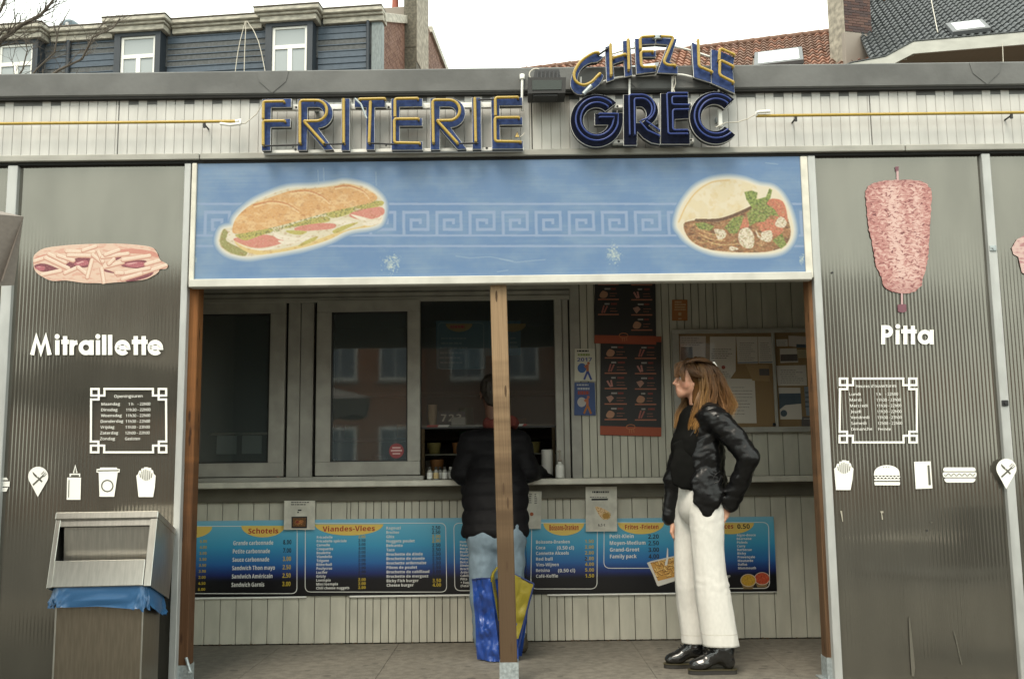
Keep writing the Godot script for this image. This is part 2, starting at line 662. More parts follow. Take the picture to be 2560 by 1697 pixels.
func ribbed(x0: float, x1: float, y0: float, y1: float, z: float) -> MB:
	var m := MB.new()
	var f := FastNoiseLite.new()
	f.seed = int(x0 * 100.0)
	f.frequency = 1.0
	var step := 0.02 / 6.0
	var cols := int((x1 - x0) / step)
	var rows := []
	for i in 25:
		var y := lerpf(y0, y1, i / 24.0)
		var line := PackedVector3Array()
		for j in cols + 1:
			var x := lerpf(x0, x1, float(j) / cols)
			line.append(Vector3(x, y, z + 0.00034 * cos(TAU * (x - x0) / 0.02) + 0.003 * f.get_noise_2d(x * 0.5, y * 1.3)))
		rows.append(line)
	m.grid(rows, false, Vector3(0, 0, 1))
	return m


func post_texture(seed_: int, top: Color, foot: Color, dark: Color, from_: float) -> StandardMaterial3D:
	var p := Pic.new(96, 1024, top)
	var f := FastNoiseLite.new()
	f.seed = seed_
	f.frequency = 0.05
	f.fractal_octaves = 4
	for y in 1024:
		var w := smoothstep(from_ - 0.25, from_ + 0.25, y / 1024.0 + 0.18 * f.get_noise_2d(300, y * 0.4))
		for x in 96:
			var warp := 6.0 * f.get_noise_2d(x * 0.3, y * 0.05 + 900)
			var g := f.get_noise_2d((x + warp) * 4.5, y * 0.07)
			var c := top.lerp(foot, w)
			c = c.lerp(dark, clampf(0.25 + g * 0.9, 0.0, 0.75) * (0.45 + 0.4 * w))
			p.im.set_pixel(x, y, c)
	var r := RandomNumberGenerator.new()
	r.seed = seed_
	for i in 7:
		var x := r.randf_range(20, 76)
		var y := r.randf_range(60, 980)
		p.ell(x, y, 7, 13, dark.lerp(foot, 0.4))
		p.ell(x, y, 4, 8, dark)
	var m := printed(p, 0.75)
	m.metallic_specular = 0.3
	return m


func board_run(owner: Node, x0: float, x1: float, step: float, y0: float, y1: float, z: float, depth: float, material: StandardMaterial3D, gap := 0.004) -> void:
	var shared := {}
	var soot: StandardMaterial3D = M.get("sooty_board")
	var x := x0
	while x < x1 - 0.01:
		var w := minf(step, x1 - x)
		var key := snappedf(w, 0.001)
		if not shared.has(key):
			shared[key] = box(Vector3(gap / 2.0, y0, -depth), Vector3(w - gap / 2.0, y1, 0), 0.0025).done()
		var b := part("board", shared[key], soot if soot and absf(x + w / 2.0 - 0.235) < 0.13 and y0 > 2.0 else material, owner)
		b.position = Vector3(x, 0, z + rng.randf_range(-0.0008, 0.0008))
		x += w


func kiosk() -> void:
	shop = thing("snack_kiosk", "long snack kiosk with white boarded fascia and smoky ribbed side panels", "kiosk")
	# roof and its grey edge band
	part("roof", box(Vector3(-3.75, 3.2, -4.6), Vector3(3.75, 3.3, 0.0), 0.0), M.band, shop)
	var bd := part("roof_band_and_shade", box(Vector3(-3.75, 3.238, 0.0), Vector3(3.75, 3.378, 0.04), 0.008), M.band, shop)
	for px in [-1.331, 0.719, 2.688]:
		var m := MB.new()
		m.prism(V2([px - 0.09, 3.37, px - 0.075, 3.31, px, 3.243, px + 0.075, 3.31, px + 0.09, 3.37]), 0.038, 0.0435)
		part("corner_patch", m, M.band, bd)
	part("roof_band_and_shade", box(Vector3(-3.75, 3.225, 0.0), Vector3(3.75, 3.237, 0.03), 0.0), M.dark_gap, shop)  # dark strip standing in for the shadow line under the overhanging band
	# fascia boards
	var fas := part("fascia", box(Vector3(-3.7, 2.89, -0.06), Vector3(3.7, 3.23, -0.012)), M.dark_gap, shop)
	var xs := [-3.7, -2.207, 0.127, 2.04, 3.7]
	for i in 4:
		board_run(fas, xs[i] + 0.002, xs[i + 1] - 0.002, 0.0527, 2.903, 3.226, 0.0, 0.014, M.white_board, 0.0011)
	for s in [[-3.7, -1.738], [-1.733, 2.211], [2.215, 3.7]]:
		part("trim", box(Vector3(s[0], 2.868, -0.05), Vector3(s[1], 2.904, 0.028), 0.004), M.trim, shop)
	part("trim", box(Vector3(-3.7, 2.852, -0.05), Vector3(3.7, 2.867, 0.008), 0.0), M.dark_gap, shop, "dark strip under the fascia trim")
	# aluminium posts
	for p in [[-2.812, -2.756], [-1.822, -1.786], [1.668, 1.71], [2.642, 2.69]]:
		part("aluminium_post", box(Vector3(p[0], 0.0, -0.06), Vector3(p[1], 2.851, 0.012), 0.003), M.aluminium, shop)
	for y in [2.309, 1.454]:
		var lk := MB.new()
		lk.box(Vector3(2.647, y - 0.016, 0.012), Vector3(2.683, y + 0.016, 0.02), 0.003)
		lk.tube(PackedVector3Array([Vector3(2.665, y, 0.02), Vector3(2.665, y, 0.026)]), 0.008, 10)
		part("panel_lock", lk, M.galvanised if y > 1.6 else M.black, shop)
	# ribbed side panels
	for p in [[-3.7, -2.812], [-2.756, -1.822], [1.71, 2.642], [2.69, 3.7]]:
		side_panels.append(part("side_panel", ribbed(p[0], p[1], 0.0, 2.852, -0.02), M.panel, shop))
		part("panel_core", box(Vector3(p[0], 0.0, -0.06), Vector3(p[1], 2.852, -0.04)), M.panel_dark, shop)
	# wooden posts
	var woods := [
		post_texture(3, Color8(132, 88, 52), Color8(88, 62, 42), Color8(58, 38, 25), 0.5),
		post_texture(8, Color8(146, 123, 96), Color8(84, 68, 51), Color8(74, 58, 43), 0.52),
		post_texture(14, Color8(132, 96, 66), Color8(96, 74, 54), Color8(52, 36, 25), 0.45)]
	var at := [[-1.838, -1.738, -0.135, -0.035, 0.0], [-0.104, -0.013, -0.1, -0.01, 0.022], [1.648, 1.748, -0.135, -0.035, 0.0]]
	for i in 3:
		var a: Array = at[i]
		var m := MB.new()
		var f: Array[Vector3] = [Vector3(a[0], 0, a[3]), Vector3(a[1], 0, a[3]), Vector3(a[1], 0, a[2]), Vector3(a[0], 0, a[2])]
		for k in 4:
			var o: Vector3 = [Vector3(0, 0, 1), Vector3(1, 0, 0), Vector3(0, 0, -1), Vector3(-1, 0, 0)][k]
			var p0 := f[k].lerp(f[(k + 1) % 4], 0.05)
			var p1 := f[k].lerp(f[(k + 1) % 4], 0.95)
			m.quad(p0 + Vector3(a[4], 0.03, 0), p1 + Vector3(a[4], 0.03, 0), p1 + Vector3(-a[4], 2.6, 0), p0 + Vector3(-a[4], 2.6, 0), o, Rect2(0.03 * k, 0, 0.95, 1))
			var p2 := f[(k + 1) % 4].lerp(f[(k + 2) % 4], 0.05)
			m.quad(p1 + Vector3(a[4], 0.03, 0), p2 + Vector3(a[4], 0.03, 0), p2 + Vector3(-a[4], 2.6, 0), p1 + Vector3(-a[4], 2.6, 0), o + [Vector3(1, 0, 0), Vector3(0, 0, -1), Vector3(-1, 0, 0), Vector3(0, 0, 1)][k], Rect2(0.9, 0, 0.05, 1))
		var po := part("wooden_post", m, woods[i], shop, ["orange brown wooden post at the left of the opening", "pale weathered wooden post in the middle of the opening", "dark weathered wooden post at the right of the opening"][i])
		var sh := MB.new()
		var dx: float = a[4]
		sh.box(Vector3(a[0] + dx - 0.004, 0.006, a[2] - 0.004), Vector3(a[1] + dx + 0.004, 0.125, a[2] + 0.001), 0.0)
		sh.box(Vector3(a[0] + dx - 0.004, 0.006, a[3] - 0.001), Vector3(a[1] + dx + 0.004, 0.125, a[3] + 0.004), 0.0)
		for s in [a[0] + dx - 0.005, a[1] + dx + 0.001]:
			sh.box(Vector3(s, 0.006, a[2]), Vector3(s + 0.004, 0.122, a[3]))
		sh.box(Vector3(a[0] + dx - 0.03, 0.006, a[2] - 0.03), Vector3(a[1] + dx + 0.03, 0.014, a[3] + 0.03), 0.002)
		for s in [0.25, 0.75]:
			sh.tube(PackedVector3Array([Vector3(lerpf(a[0], a[1], s) + dx, 0.07 + 0.03 * s, a[3] + 0.004), Vector3(lerpf(a[0], a[1], s) + dx, 0.07 + 0.03 * s, a[3] + 0.011)]), 0.007, 6)
		part("post_shoe", sh, M.galvanised, po)
	# shelter shell: ceiling and ends
	part("ceiling", box(Vector3(-3.7, 2.5, -1.36), Vector3(3.7, 2.54, -0.06)), M.grey_board, shop)
	for s in [-1.0, 1.0]:
		part("end_wall", box(Vector3(s * 2.3 - 0.02, 0.0, -1.42), Vector3(s * 2.3 + 0.02, 2.5, -0.062)), M.grey_board, shop)
	# back wall: boards under the counter, boards right of the window
	var zw := -1.38
	var low := part("lower_wall", box(Vector3(-2.28, 0.0, -1.43), Vector3(2.28, 1.03, -1.396)), M.dark_gap, shop)
	var xa: float = -1.753
	var xb: float = -1.1
	var xc: float = -0.688
	var xd: float = 0.38
	board_run(low, xa - 16.0 * 0.1045, xa, 0.1045, 0.008, 0.955, zw, 0.014, M.grey_board)
	board_run(low, xa, xb, 0.1045, 0.008, 0.955, zw, 0.014, M.grey_board)
	board_run(low, xb, xc, (xc - xb) / 8.0, 0.008, 0.955, zw, 0.014, M.grey_board)
	board_run(low, xc, xd, (xd - xc) / 21.0, 0.008, 0.955, zw, 0.014, M.grey_board)
	board_run(low, xd, 2.27, 0.1035, 0.008, 0.955, zw, 0.014, M.grey_board)
	part("counter_apron", box(Vector3(-2.28, 0.935, -1.379), Vector3(2.28, 1.03, -1.352), 0.004), M.apron, shop)
	part("counter", box(Vector3(-2.28, 1.03, -1.6), Vector3(2.28, 1.07, -1.24), 0.006), M.counter, shop)
	# upper right wall
	var upx: float = 0.469
	var up := part("upper_wall", box(Vector3(0.39, 1.07, -1.43), Vector3(2.28, 2.5, -1.396)), M.dark_gap, shop)
	part("corner_strip", box(Vector3(0.398, 1.07, -1.395), Vector3(upx - 0.003, 2.5, -1.374), 0.003), M.window_frame, up)
	board_run(up, upx, 1.417, 0.0515, 1.072, 2.49, zw, 0.014, M.grey_board)
	board_run(up, 1.417, 2.27, 0.1035, 1.072, 2.49, zw, 0.014, M.grey_board)
	# serving window: head, frame, fixed middle panel, sashes
	var wf := part("window_head", box(Vector3(-2.28, 2.35, -1.45), Vector3(0.402, 2.5, -1.385)), M.window_frame, shop)
	for r in [[2.398, 0.012], [2.356, 0.02], [2.322, 0.03]]:
		part("head_bead", box(Vector3(-2.28, r[0] - 0.032, -1.384), Vector3(0.402, r[0], -1.384 + r[1]), 0.004), M.window_frame, wf)
	var yt: float = 2.313
	part("window_jamb", box(Vector3(0.292, 1.07, -1.45), Vector3(0.344, yt, -1.36), 0.004), M.window_frame, shop)
	part("window_jamb", box(Vector3(0.346, 1.07, -1.45), Vector3(0.387, yt, -1.375), 0.004), M.window_frame, shop)
	part("window_sill", box(Vector3(-2.28, 1.07, -1.44), Vector3(-0.605, 1.1, -1.33), 0.004), M.window_frame, shop)
	for s in [[-1.54, -1.455], [-1.452, -1.362]]:
		part("fixed_panel", box(Vector3(s[0], 1.1, -1.43), Vector3(s[1] - 0.002, yt, -1.38), 0.003), M.window_frame, shop)
	part("track_gap", box(Vector3(-1.589, 1.1, -1.46), Vector3(-1.234, yt, -1.432)), M.dark_gap, shop)
	sash(Rect2(-2.28, 1.105, -1.557 + 2.28, 2.305 - 1.105), Rect2(-2.288, 1.198, 0.628, 1.02), -1.36, "")
	sash(Rect2(-1.338, 1.105, -0.63 - -1.338, 2.303 - 1.105), Rect2(-1.237, 1.197, 0.521, 1.022), -1.345, "sticker")
	# pane over the serving hatch
	var hp := part("hatch_pane", pane(Rect2(-0.631, 1.426, 0.292 - -0.631, yt - 1.426), -1.41), M.glass, shop)
	part("bottom_edge", box(Vector3(-0.631, 1.426 - 0.012, -1.418), Vector3(0.292, 1.426, -1.402)), M.dark_metal, hp)
	# the room behind
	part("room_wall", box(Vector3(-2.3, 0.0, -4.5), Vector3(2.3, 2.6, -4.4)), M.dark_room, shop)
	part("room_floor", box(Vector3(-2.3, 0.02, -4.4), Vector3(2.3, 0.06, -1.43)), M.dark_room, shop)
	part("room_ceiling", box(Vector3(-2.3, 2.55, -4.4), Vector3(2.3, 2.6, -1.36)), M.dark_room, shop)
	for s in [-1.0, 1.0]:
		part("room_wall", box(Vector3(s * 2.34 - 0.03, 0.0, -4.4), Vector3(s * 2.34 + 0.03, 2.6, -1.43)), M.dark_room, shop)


func sash(r: Rect2, g: Rect2, z: float, sticker: String) -> void:
	var m := MB.new()
	var d := 0.045
	m.box(Vector3(r.position.x, r.position.y, z - d), Vector3(r.end.x, g.position.y, z), 0.004)
	m.box(Vector3(r.position.x, g.end.y, z - d), Vector3(r.end.x, r.end.y, z), 0.004)
	m.box(Vector3(g.end.x, g.position.y, z - d), Vector3(r.end.x, g.end.y, z - 0.0006), 0.003)
	if g.position.x > r.position.x:
		m.box(Vector3(r.position.x, g.position.y, z - d), Vector3(g.position.x, g.end.y, z - 0.0006), 0.003)
	var o := part("sliding_window", m, M.window_frame, shop)
	part("pane", pane(g, z - 0.02), M.glass, o)
	part("inner_pane", pane(g, z - 0.036), M.glass, o)
	var b := MB.new()
	for e in [Rect2(g.position.x, g.position.y, g.size.x, 0.008), Rect2(g.position.x, g.end.y - 0.008, g.size.x, 0.008), Rect2(g.end.x - 0.008, g.position.y, 0.008, g.size.y), Rect2(g.position.x, g.position.y, 0.008, g.size.y)]:
		b.box(Vector3(e.position.x, e.position.y, z - 0.018), Vector3(e.end.x, e.end.y, z - 0.008))
	part("gasket", b, M.rubber, o)
	if sticker:
		var c := Vector2(Vector2(-0.791, 1.267))
		var disc := MB.new()
		disc.prism(arc(c.x, c.y, 0.05, 0.05, 0, 348, 29), z - 0.0185, z - 0.0175)
		var st := part("round_sticker", disc, mat(0.26, 0.05, 0.055, 0.6), o, "round red sticker on the glass")
		var l := MB.new()
		for k in 3:
			l.box(Vector3(c.x - [0.028, 0.038, 0.026][k], c.y + [0.016, -0.004, -0.024][k], z - 0.0174), Vector3(c.x + [0.028, 0.038, 0.026][k], c.y + [0.026, 0.008, -0.014][k], z - 0.0168))
		part("lettering", l, mat(0.55, 0.35, 0.33, 0.6), st)



# ---------------------------------------------------------------- prints on the side panels
# draws with a mapping from the flat design of a print to metres on the wall
func strokes(m: MB, a: Transform2D, lines: Array, width: float, z: float, round_ := false) -> void:
	var k := 0
	for l in lines:
		var pts: PackedVector2Array = l if l is PackedVector2Array else V2(l)
		var closed := pts.size() > 3 and pts[0].distance_to(pts[-1]) < width * 0.5
		if closed:
			pts = pts.slice(0, pts.size() - 1)
		var n := pts.size()
		var left := PackedVector2Array()
		var right := PackedVector2Array()
		for i in n:
			var p := pts[i]
			var d0 := (p - pts[(i + n - 1) % n]).normalized() if closed or i > 0 else (pts[1] - p).normalized()
			var d1 := (pts[(i + 1) % n] - p).normalized() if closed or i < n - 1 else d0
			var mid := (d0 + d1).normalized()
			var across := Vector2(-mid.y, mid.x)
			var s := across.dot(Vector2(-d0.y, d0.x))
			across *= width / 2.0 / maxf(s, 0.42)
			left.append(a * (p + across))
			right.append(a * (p - across))
		var zz := z + 0.00015 * k
		var o := Vector3(0, 0, 1)
		for i in (n if closed else n - 1):
			var j := (i + 1) % n
			m.tri(Vector3(left[i].x, left[i].y, zz), Vector3(left[j].x, left[j].y, zz), Vector3(right[j].x, right[j].y, zz), o, o, o)
			m.tri(Vector3(left[i].x, left[i].y, zz), Vector3(right[j].x, right[j].y, zz), Vector3(right[i].x, right[i].y, zz), o, o, o)
		k += 1


func shape(m: MB, a: Transform2D, pts: PackedVector2Array, z: float) -> void:
	m.prism(a * pts, z, z)


func zt(m: MB, a: Transform2D, s: String, u0: float, u1: float, base: float, cap: float, z: float, font: SystemFont = null) -> void:
	var p := a * Vector2(u0, base)
	var q := a * Vector2(u1, base)
	var c := (a * Vector2(u0, base - cap)).y - p.y
	txt(m, s, p.x, q.x if u1 > u0 else p.x, p.y, c, z, font)


func ring(cx: float, cy: float, r: float) -> PackedVector2Array:
	return arc(cx, cy, r, r, 0, 359, 20)


func round_e(cx: float, cy: float, r: float) -> PackedVector2Array:
	var p := V2([cx - r, cy + 2])
	p.append_array(arc(cx, cy + 2, r, r, 0, -318, 20))
	return p


func hours(panel: Node, a: Transform2D, l: float, t: float, r: float, b: float, title: Array, rows: Array, label: String) -> void:
	var z := -0.0125
	var m := MB.new()
	var sx := 34.0
	var sy := 30.0
	var lines := []
	for e in [[l, t, 1.0, 1.0], [r, t, -1.0, 1.0], [l, b, 1.0, -1.0], [r, b, -1.0, -1.0]]:
		var x: float = e[0]; var y: float = e[1]; var i: float = e[2]; var j: float = e[3]
		lines.append(V2([x, y, x + i * sx, y, x + i * sx, y + j * sy, x, y + j * sy, x, y - j * 4.5]))
		lines.append(V2([x + i * (sx + 4.0), y + j * sy, x + i * (sx + 26.0), y + j * sy, x + i * (sx + 26.0), y + j * 4.0]))
		lines.append(V2([x + i * sx, y + j * (sy + 4.0), x + i * sx, y + j * (sy + 18.0), x + i * 5.0, y + j * (sy + 18.0)]))
	lines.append(V2([l + sx + 21.0, t, r - sx - 21.0, t]))
	lines.append(V2([l + sx + 21.0, b, r - sx - 21.0, b]))
	lines.append(V2([l, t + sy + 13.0, l, b - sy - 13.0]))
	lines.append(V2([r, t + sy + 13.0, r, b - sy - 13.0]))
	strokes(m, a, lines, 9.5, z)
	var o := part("opening_hours", m, M.white_vinyl, panel, label)
	var w := MB.new()
	zt(w, a, title[0], title[1], title[2], title[3], 13, z, regular)
	for row in rows:
		zt(w, a, row[0], row[1], row[2], row[5], 12.5, z, regular)
		if row[3] is String:
			zt(w, a, row[3], row[4], 0, row[5], 12.5, z, regular)
	part("lettering", w, M.white_vinyl, o)


func kiosk_prints() -> void:
	var z := -0.0125
	var left: Node = side_panels[1]
	var right: Node = side_panels[2]
	var a: Transform2D = Transform2D(Vector2(0.0012156, -0.0000150), Vector2(0.0000527, -0.0012254), Vector2(-2.848, 2.905))
	var m := MB.new()
	strokes(m, a, [[137, 913, 156, 834, 177, 899, 198, 834, 216, 913], [251, 846, 251, 913], [286, 828, 286, 913], [269, 854, 303, 854], [316, 846, 316, 913], [318, 872, 326, 859, 342, 856],
		ring(381, 880, 24), [406, 846, 406, 913], [435, 846, 435, 913], [463, 822, 463, 913], [490, 822, 490, 913], round_e(546, 878, 25), [606, 828, 606, 913], [588, 854, 626, 854],
		[642, 828, 642, 913], [627, 854, 660, 854], round_e(694, 878, 25)], 20.0, z)
	for x in [251.0, 435.0]:
		shape(m, a, ring(x, 830, 11.5), z + 0.003)
	part("lettering", m, M.white_vinyl, left, "large white lettering Mitraillette")
	a = Transform2D(Vector2(0.0012140, -0.0000150), Vector2(-0.0000790, -0.0012255), Vector2(1.532, 2.852))
	m = MB.new()
	var bowl := V2([475, 787])
	bowl.append_array(arc(488, 806, 18, 18.5, -90, 90, 10))
	bowl.append(Vector2(475, 825))
	strokes(m, a, [[471, 778, 471, 865], bowl, [536, 800, 536, 865], [571, 780, 571, 865], [552, 806, 590, 806], [605, 780, 605, 865], [590, 806, 622, 806], ring(659, 832, 24), [690, 799, 690, 865]], 18.5, z)
	shape(m, a, ring(536, 784, 11), z + 0.003)
	part("lettering", m, M.white_vinyl, right, "large white lettering Pitta")
	# opening hours
	a = Transform2D(Vector2(0.0012034, -0.0000147), Vector2(0.0000466, -0.0012011), Vector2(-2.835, 2.88))
	var rows := []
	var days := ["Maandag", "Dinsdag", "Woensdag", "Donderdag", "Vrijdag", "Zaterdag", "Zondag"]
	var ends := [533, 522, 541, 548, 508, 525, 511]
	for i in 7:
		rows.append([days[i], 449 - i, ends[i], "1 h    - 22h00" if i == 0 else "Gesloten" if i == 6 else "11h30 - 23h00" if i == 4 else "12h00 - 22h00" if i == 5 else "11h30 - 22h00", (572 if i == 0 else 562) - (i if i else 0), 1141 + 26.1 * i])
	hours(left, a, 403, 1066, 743, 1352, ["Openingsuren", 507, 635, 1106], rows, "white framed list of opening hours in Dutch")
	a = Transform2D(Vector2(0.0012019, -0.0000147), Vector2(-0.0000727, -0.0012010), Vector2(1.532, 2.828))
	rows = []
	days = ["Lundi", "Mardi", "Mercredi", "Jeudi", "Vendredi", "Samedi", "Dimanche"]
	ends = [369, 372, 400, 371, 408, 395, 422]
	for i in 7:
		rows.append([days[i], 318 + 1.6 * i, ends[i], "1 h    - 22h00" if i == 0 else "Fermée" if i == 6 else "11h30 - 23h00" if i == 4 else "12h00 - 22h00" if i == 5 else "11h30 - 22h00", 440 + 1.4 * i, 1096 + 26.3 * i])
	hours(right, a, 274, 1019, 622, 1307, ["Heures d'ouvertures", 348, 530, 1060], rows, "white framed list of opening hours in French")
	# icons
	a = Transform2D(Vector2(0.0008188, -0.0000099), Vector2(0.0000368, -0.0008106), Vector2(-2.771, 1.32))
	icon_pin(left, a, 239, 239, z)
	icon_bottle(left, a, z)
	icon_cup(left, a, z)
	icon_fries(left, a, 950, 178, z)
	m = MB.new()
	shape(m, a, V2([-40, 248, 30, 246, 42, 262, -40, 264]), z)
	shape(m, a, V2([-40, 270, 52, 272, 50, 306, -40, 306]), z)
	shape(m, a, V2([-40, 314, 42, 312, 30, 338, -40, 340]), z)
	part("hot_dog_icon", m, M.white_vinyl, side_panels[0])
	a = Transform2D(Vector2(0.0008174, -0.0000099), Vector2(-0.0000539, -0.0008100), Vector2(1.443, 1.27))
	icon_fries(right, a, 427, 133, z)
	icon_burger(right, a, z)
	m = MB.new()
	shape(m, a, V2([890, 143, 1000, 140, 1012, 318, 902, 322]), z)
	var o := part("pitta_wrap_icon", m, M.white_vinyl, right)
	m = MB.new()
	shape(m, a, V2([978, 166, 992, 165, 1002, 296, 986, 297]), z + 0.0008)
	part("inset", m, M.panel_dark, o)
	m = MB.new()
	shape(m, a, rounded(V2([1086, 180, 1292, 180, 1300, 206, 1080, 206]), 18, true), z)
	shape(m, a, rounded(V2([1078, 212, 1304, 212, 1300, 246, 1082, 246]), 14, true), z)
	shape(m, a, rounded(V2([1086, 252, 1300, 252, 1286, 280, 1098, 280]), 18, true), z)
	o = part("hot_dog_icon", m, M.white_vinyl, right)
	m = MB.new()
	var wave := PackedVector2Array()
	for i in 41:
		wave.append(Vector2(1090 + i * 5.1, 229 + 8.0 * sin(i * 0.9)))
	strokes(m, a, [wave], 5, z + 0.0008)
	part("mustard_line", m, M.panel_dark, o)
	icon_pin(side_panels[3], a, 1484, 188, 0.0135)
	fries_print(left)
	kebab_print(right)
	# scuffs and screw heads on the right panel
	a = Transform2D(Vector2(0.0008055, -0.0000096), Vector2(-0.0000523, -0.0007864), Vector2(1.454, 1.26))
	var sc := [[664, 470, 684, 468, 686, 480, 676, 482, 684, 524, 676, 526, 672, 486], [398, 466, 410, 468, 418, 540, 414, 540], [856, 1180, 862, 1172, 886, 1380, 898, 1500, 892, 1556, 876, 1552, 868, 1440], [1000, 540, 1012, 542, 1010, 550, 1000, 548], [1150, 1260, 1156, 1260, 1206, 1480, 1200, 1480]]
	for i in sc.size():
		m = MB.new()
		shape(m, a, V2(sc[i]), -0.0124)
		part("scuff_mark", m, mat(0.34, 0.32, 0.26, 0.7) if i < 2 else mat(0.1, 0.094, 0.075, 0.5), right)
	m = MB.new()
	shape(m, a, ring(977, 600, 6), -0.0124)
	part("screw_head", m, M.ink, right)
	m = MB.new()
	var sp := Vector2(Vector2(1.779, 2.189))
	m.prism(arc(sp.x, sp.y, 0.006, 0.006, 0, 330, 11), -0.0124, -0.0124)
	part("screw_head", m, M.ink, right)
	# far right: the edge of another food print
	a = Transform2D(Vector2(0.0012266, -0.0000153), Vector2(-0.0000986, -0.0012515), Vector2(1.534, 2.869))
	var p := Pic.new(64, 128, Color8(228, 196, 188))
	var all := V2([0, 0, 64, 0, 64, 128, 0, 128])
	p.mottle(all, Color8(180, 116, 122), 12, 0.8, 0.1, 9)
	m = MB.new()
	var pts := a * V2([1052, 430, 1075, 390, 1140, 360, 1260, 370, 1300, 450, 1260, 540, 1150, 570, 1098, 540, 1082, 470, 1060, 458])
	m.cutout(pts, z, bounds(pts))
	part("food_print", m, printed(p, 0.5, 0.62), side_panels[3], "edge of a pale pink food print")


func bounds(p: PackedVector2Array) -> Rect2:
	var r := Rect2(p[0], Vector2.ZERO)
	for q in p:
		r = r.expand(q)
	return r


func icon_pin(panel: Node, a: Transform2D, cx: float, cy: float, z: float) -> void:
	var m := MB.new()
	var p := arc(cx, cy, 66, 65, 150, 392, 26)
	p.append(Vector2(cx - 2, cy + 134))
	shape(m, a, p, z)
	var o := part("pin_icon", m, M.white_vinyl, panel)
	m = MB.new()
	strokes(m, a, [[cx - 4, cy + 4, cx + 26, cy + 36], [cx + 36, cy - 8, cx - 34, cy + 56]], 11, z + 0.0008)
	strokes(m, a, [[cx + 20, cy - 14, cx + 40, cy - 34], [cx + 28, cy - 6, cx + 50, cy - 27], [cx + 36, cy + 2, cx + 56, cy - 18]], 4, z + 0.0014)
	shape(m, a, V2([cx - 36, cy - 32, cx - 8, cy - 6, cx - 6, cy + 10, cx - 22, cy - 2, cx - 34, cy - 18]), z + 0.002)
	part("cutlery", m, M.panel_dark, o)


func icon_bottle(panel: Node, a: Transform2D, z: float) -> void:
	var m := MB.new()
	shape(m, a, V2([430, 246, 522, 246, 518, 392, 427, 392]), z)
	shape(m, a, V2([446, 220, 517, 220, 516, 240, 446, 240]), z)
	shape(m, a, V2([468, 216, 484, 160, 498, 216]), z)
	var o := part("sauce_bottle_icon", m, M.white_vinyl, panel)
	m = MB.new()
	shape(m, a, V2([456, 228, 508, 228, 508, 240, 456, 240]), z + 0.0008)
	shape(m, a, V2([476, 214, 484, 176, 491, 214]), z + 0.0008)
	shape(m, a, V2([440, 262, 446, 262, 443, 376, 437, 376]), z + 0.0008)
	part("inset", m, M.panel_dark, o)


func icon_cup(panel: Node, a: Transform2D, z: float) -> void:
	var m := MB.new()
	shape(m, a, V2([648, 180, 758, 180, 760, 188, 778, 190, 776, 212, 764, 214, 740, 372, 643, 372, 638, 214, 624, 212, 624, 190, 646, 188]), z)
	var o := part("cup_icon", m, M.white_vinyl, panel)
	m = MB.new()
	shape(m, a, V2([630, 198, 772, 196, 772, 203, 630, 205]), z + 0.0008)
	strokes(m, a, [ring(695, 301, 37)], 8, z + 0.0008)
	part("inset", m, M.panel_dark, o)


func icon_fries(panel: Node, a: Transform2D, cx: float, top: float, z: float) -> void:
	var m := MB.new()
	shape(m, a, V2([cx - 64, top + 55, cx - 54, top + 48, cx - 44, top + 22, cx - 30, top + 22, cx - 30, top + 8, cx - 14, top + 8, cx - 12, top, cx + 14, top, cx + 16, top + 4, cx + 34, top + 4, cx + 36, top + 18, cx + 46, top + 20, cx + 52, top + 44, cx + 64, top + 55, cx + 58, top + 130, cx + 46, top + 196, cx - 50, top + 196]), z)
	var o := part("fries_icon", m, M.white_vinyl, panel)
	m = MB.new()
	var l := []
	for i in 7:
		var x := cx - 40.0 + i * 13.4
		l.append(V2([x, top + [40, 26, 18, 14, 20, 24, 38][i], x + (cx - x) * 0.12, top + [68, 78, 85, 88, 86, 80, 70][i]]))
	strokes(m, a, l, 5, z + 0.0008)
	part("inset", m, M.panel_dark, o)


func icon_burger(panel: Node, a: Transform2D, z: float) -> void:
	var m := MB.new()
	var top := V2([626, 234])
	top.append_array(arc(711, 216, 84, 51, 180, 360, 16))
	top.append(Vector2(797, 234))
	shape(m, a, top, z)
	var w := PackedVector2Array()
	for i in 15:
		w.append(Vector2(630 + i * 12, 250 if i % 2 else 240))
	strokes(m, a, [w], 8, z)
	shape(m, a, V2([628, 257, 797, 257, 797, 268, 628, 268]), z + 0.0004)
	shape(m, a, rounded(V2([628, 276, 799, 276, 797, 298, 632, 298]), 6, true), z)
	var o := part("burger_icon", m, M.white_vinyl, panel)
	m = MB.new()
	for x in [690, 707, 724]:
		shape(m, a, ring(x, 178, 3.2), z + 0.0008)
	part("seeds", m, M.panel_dark, o)


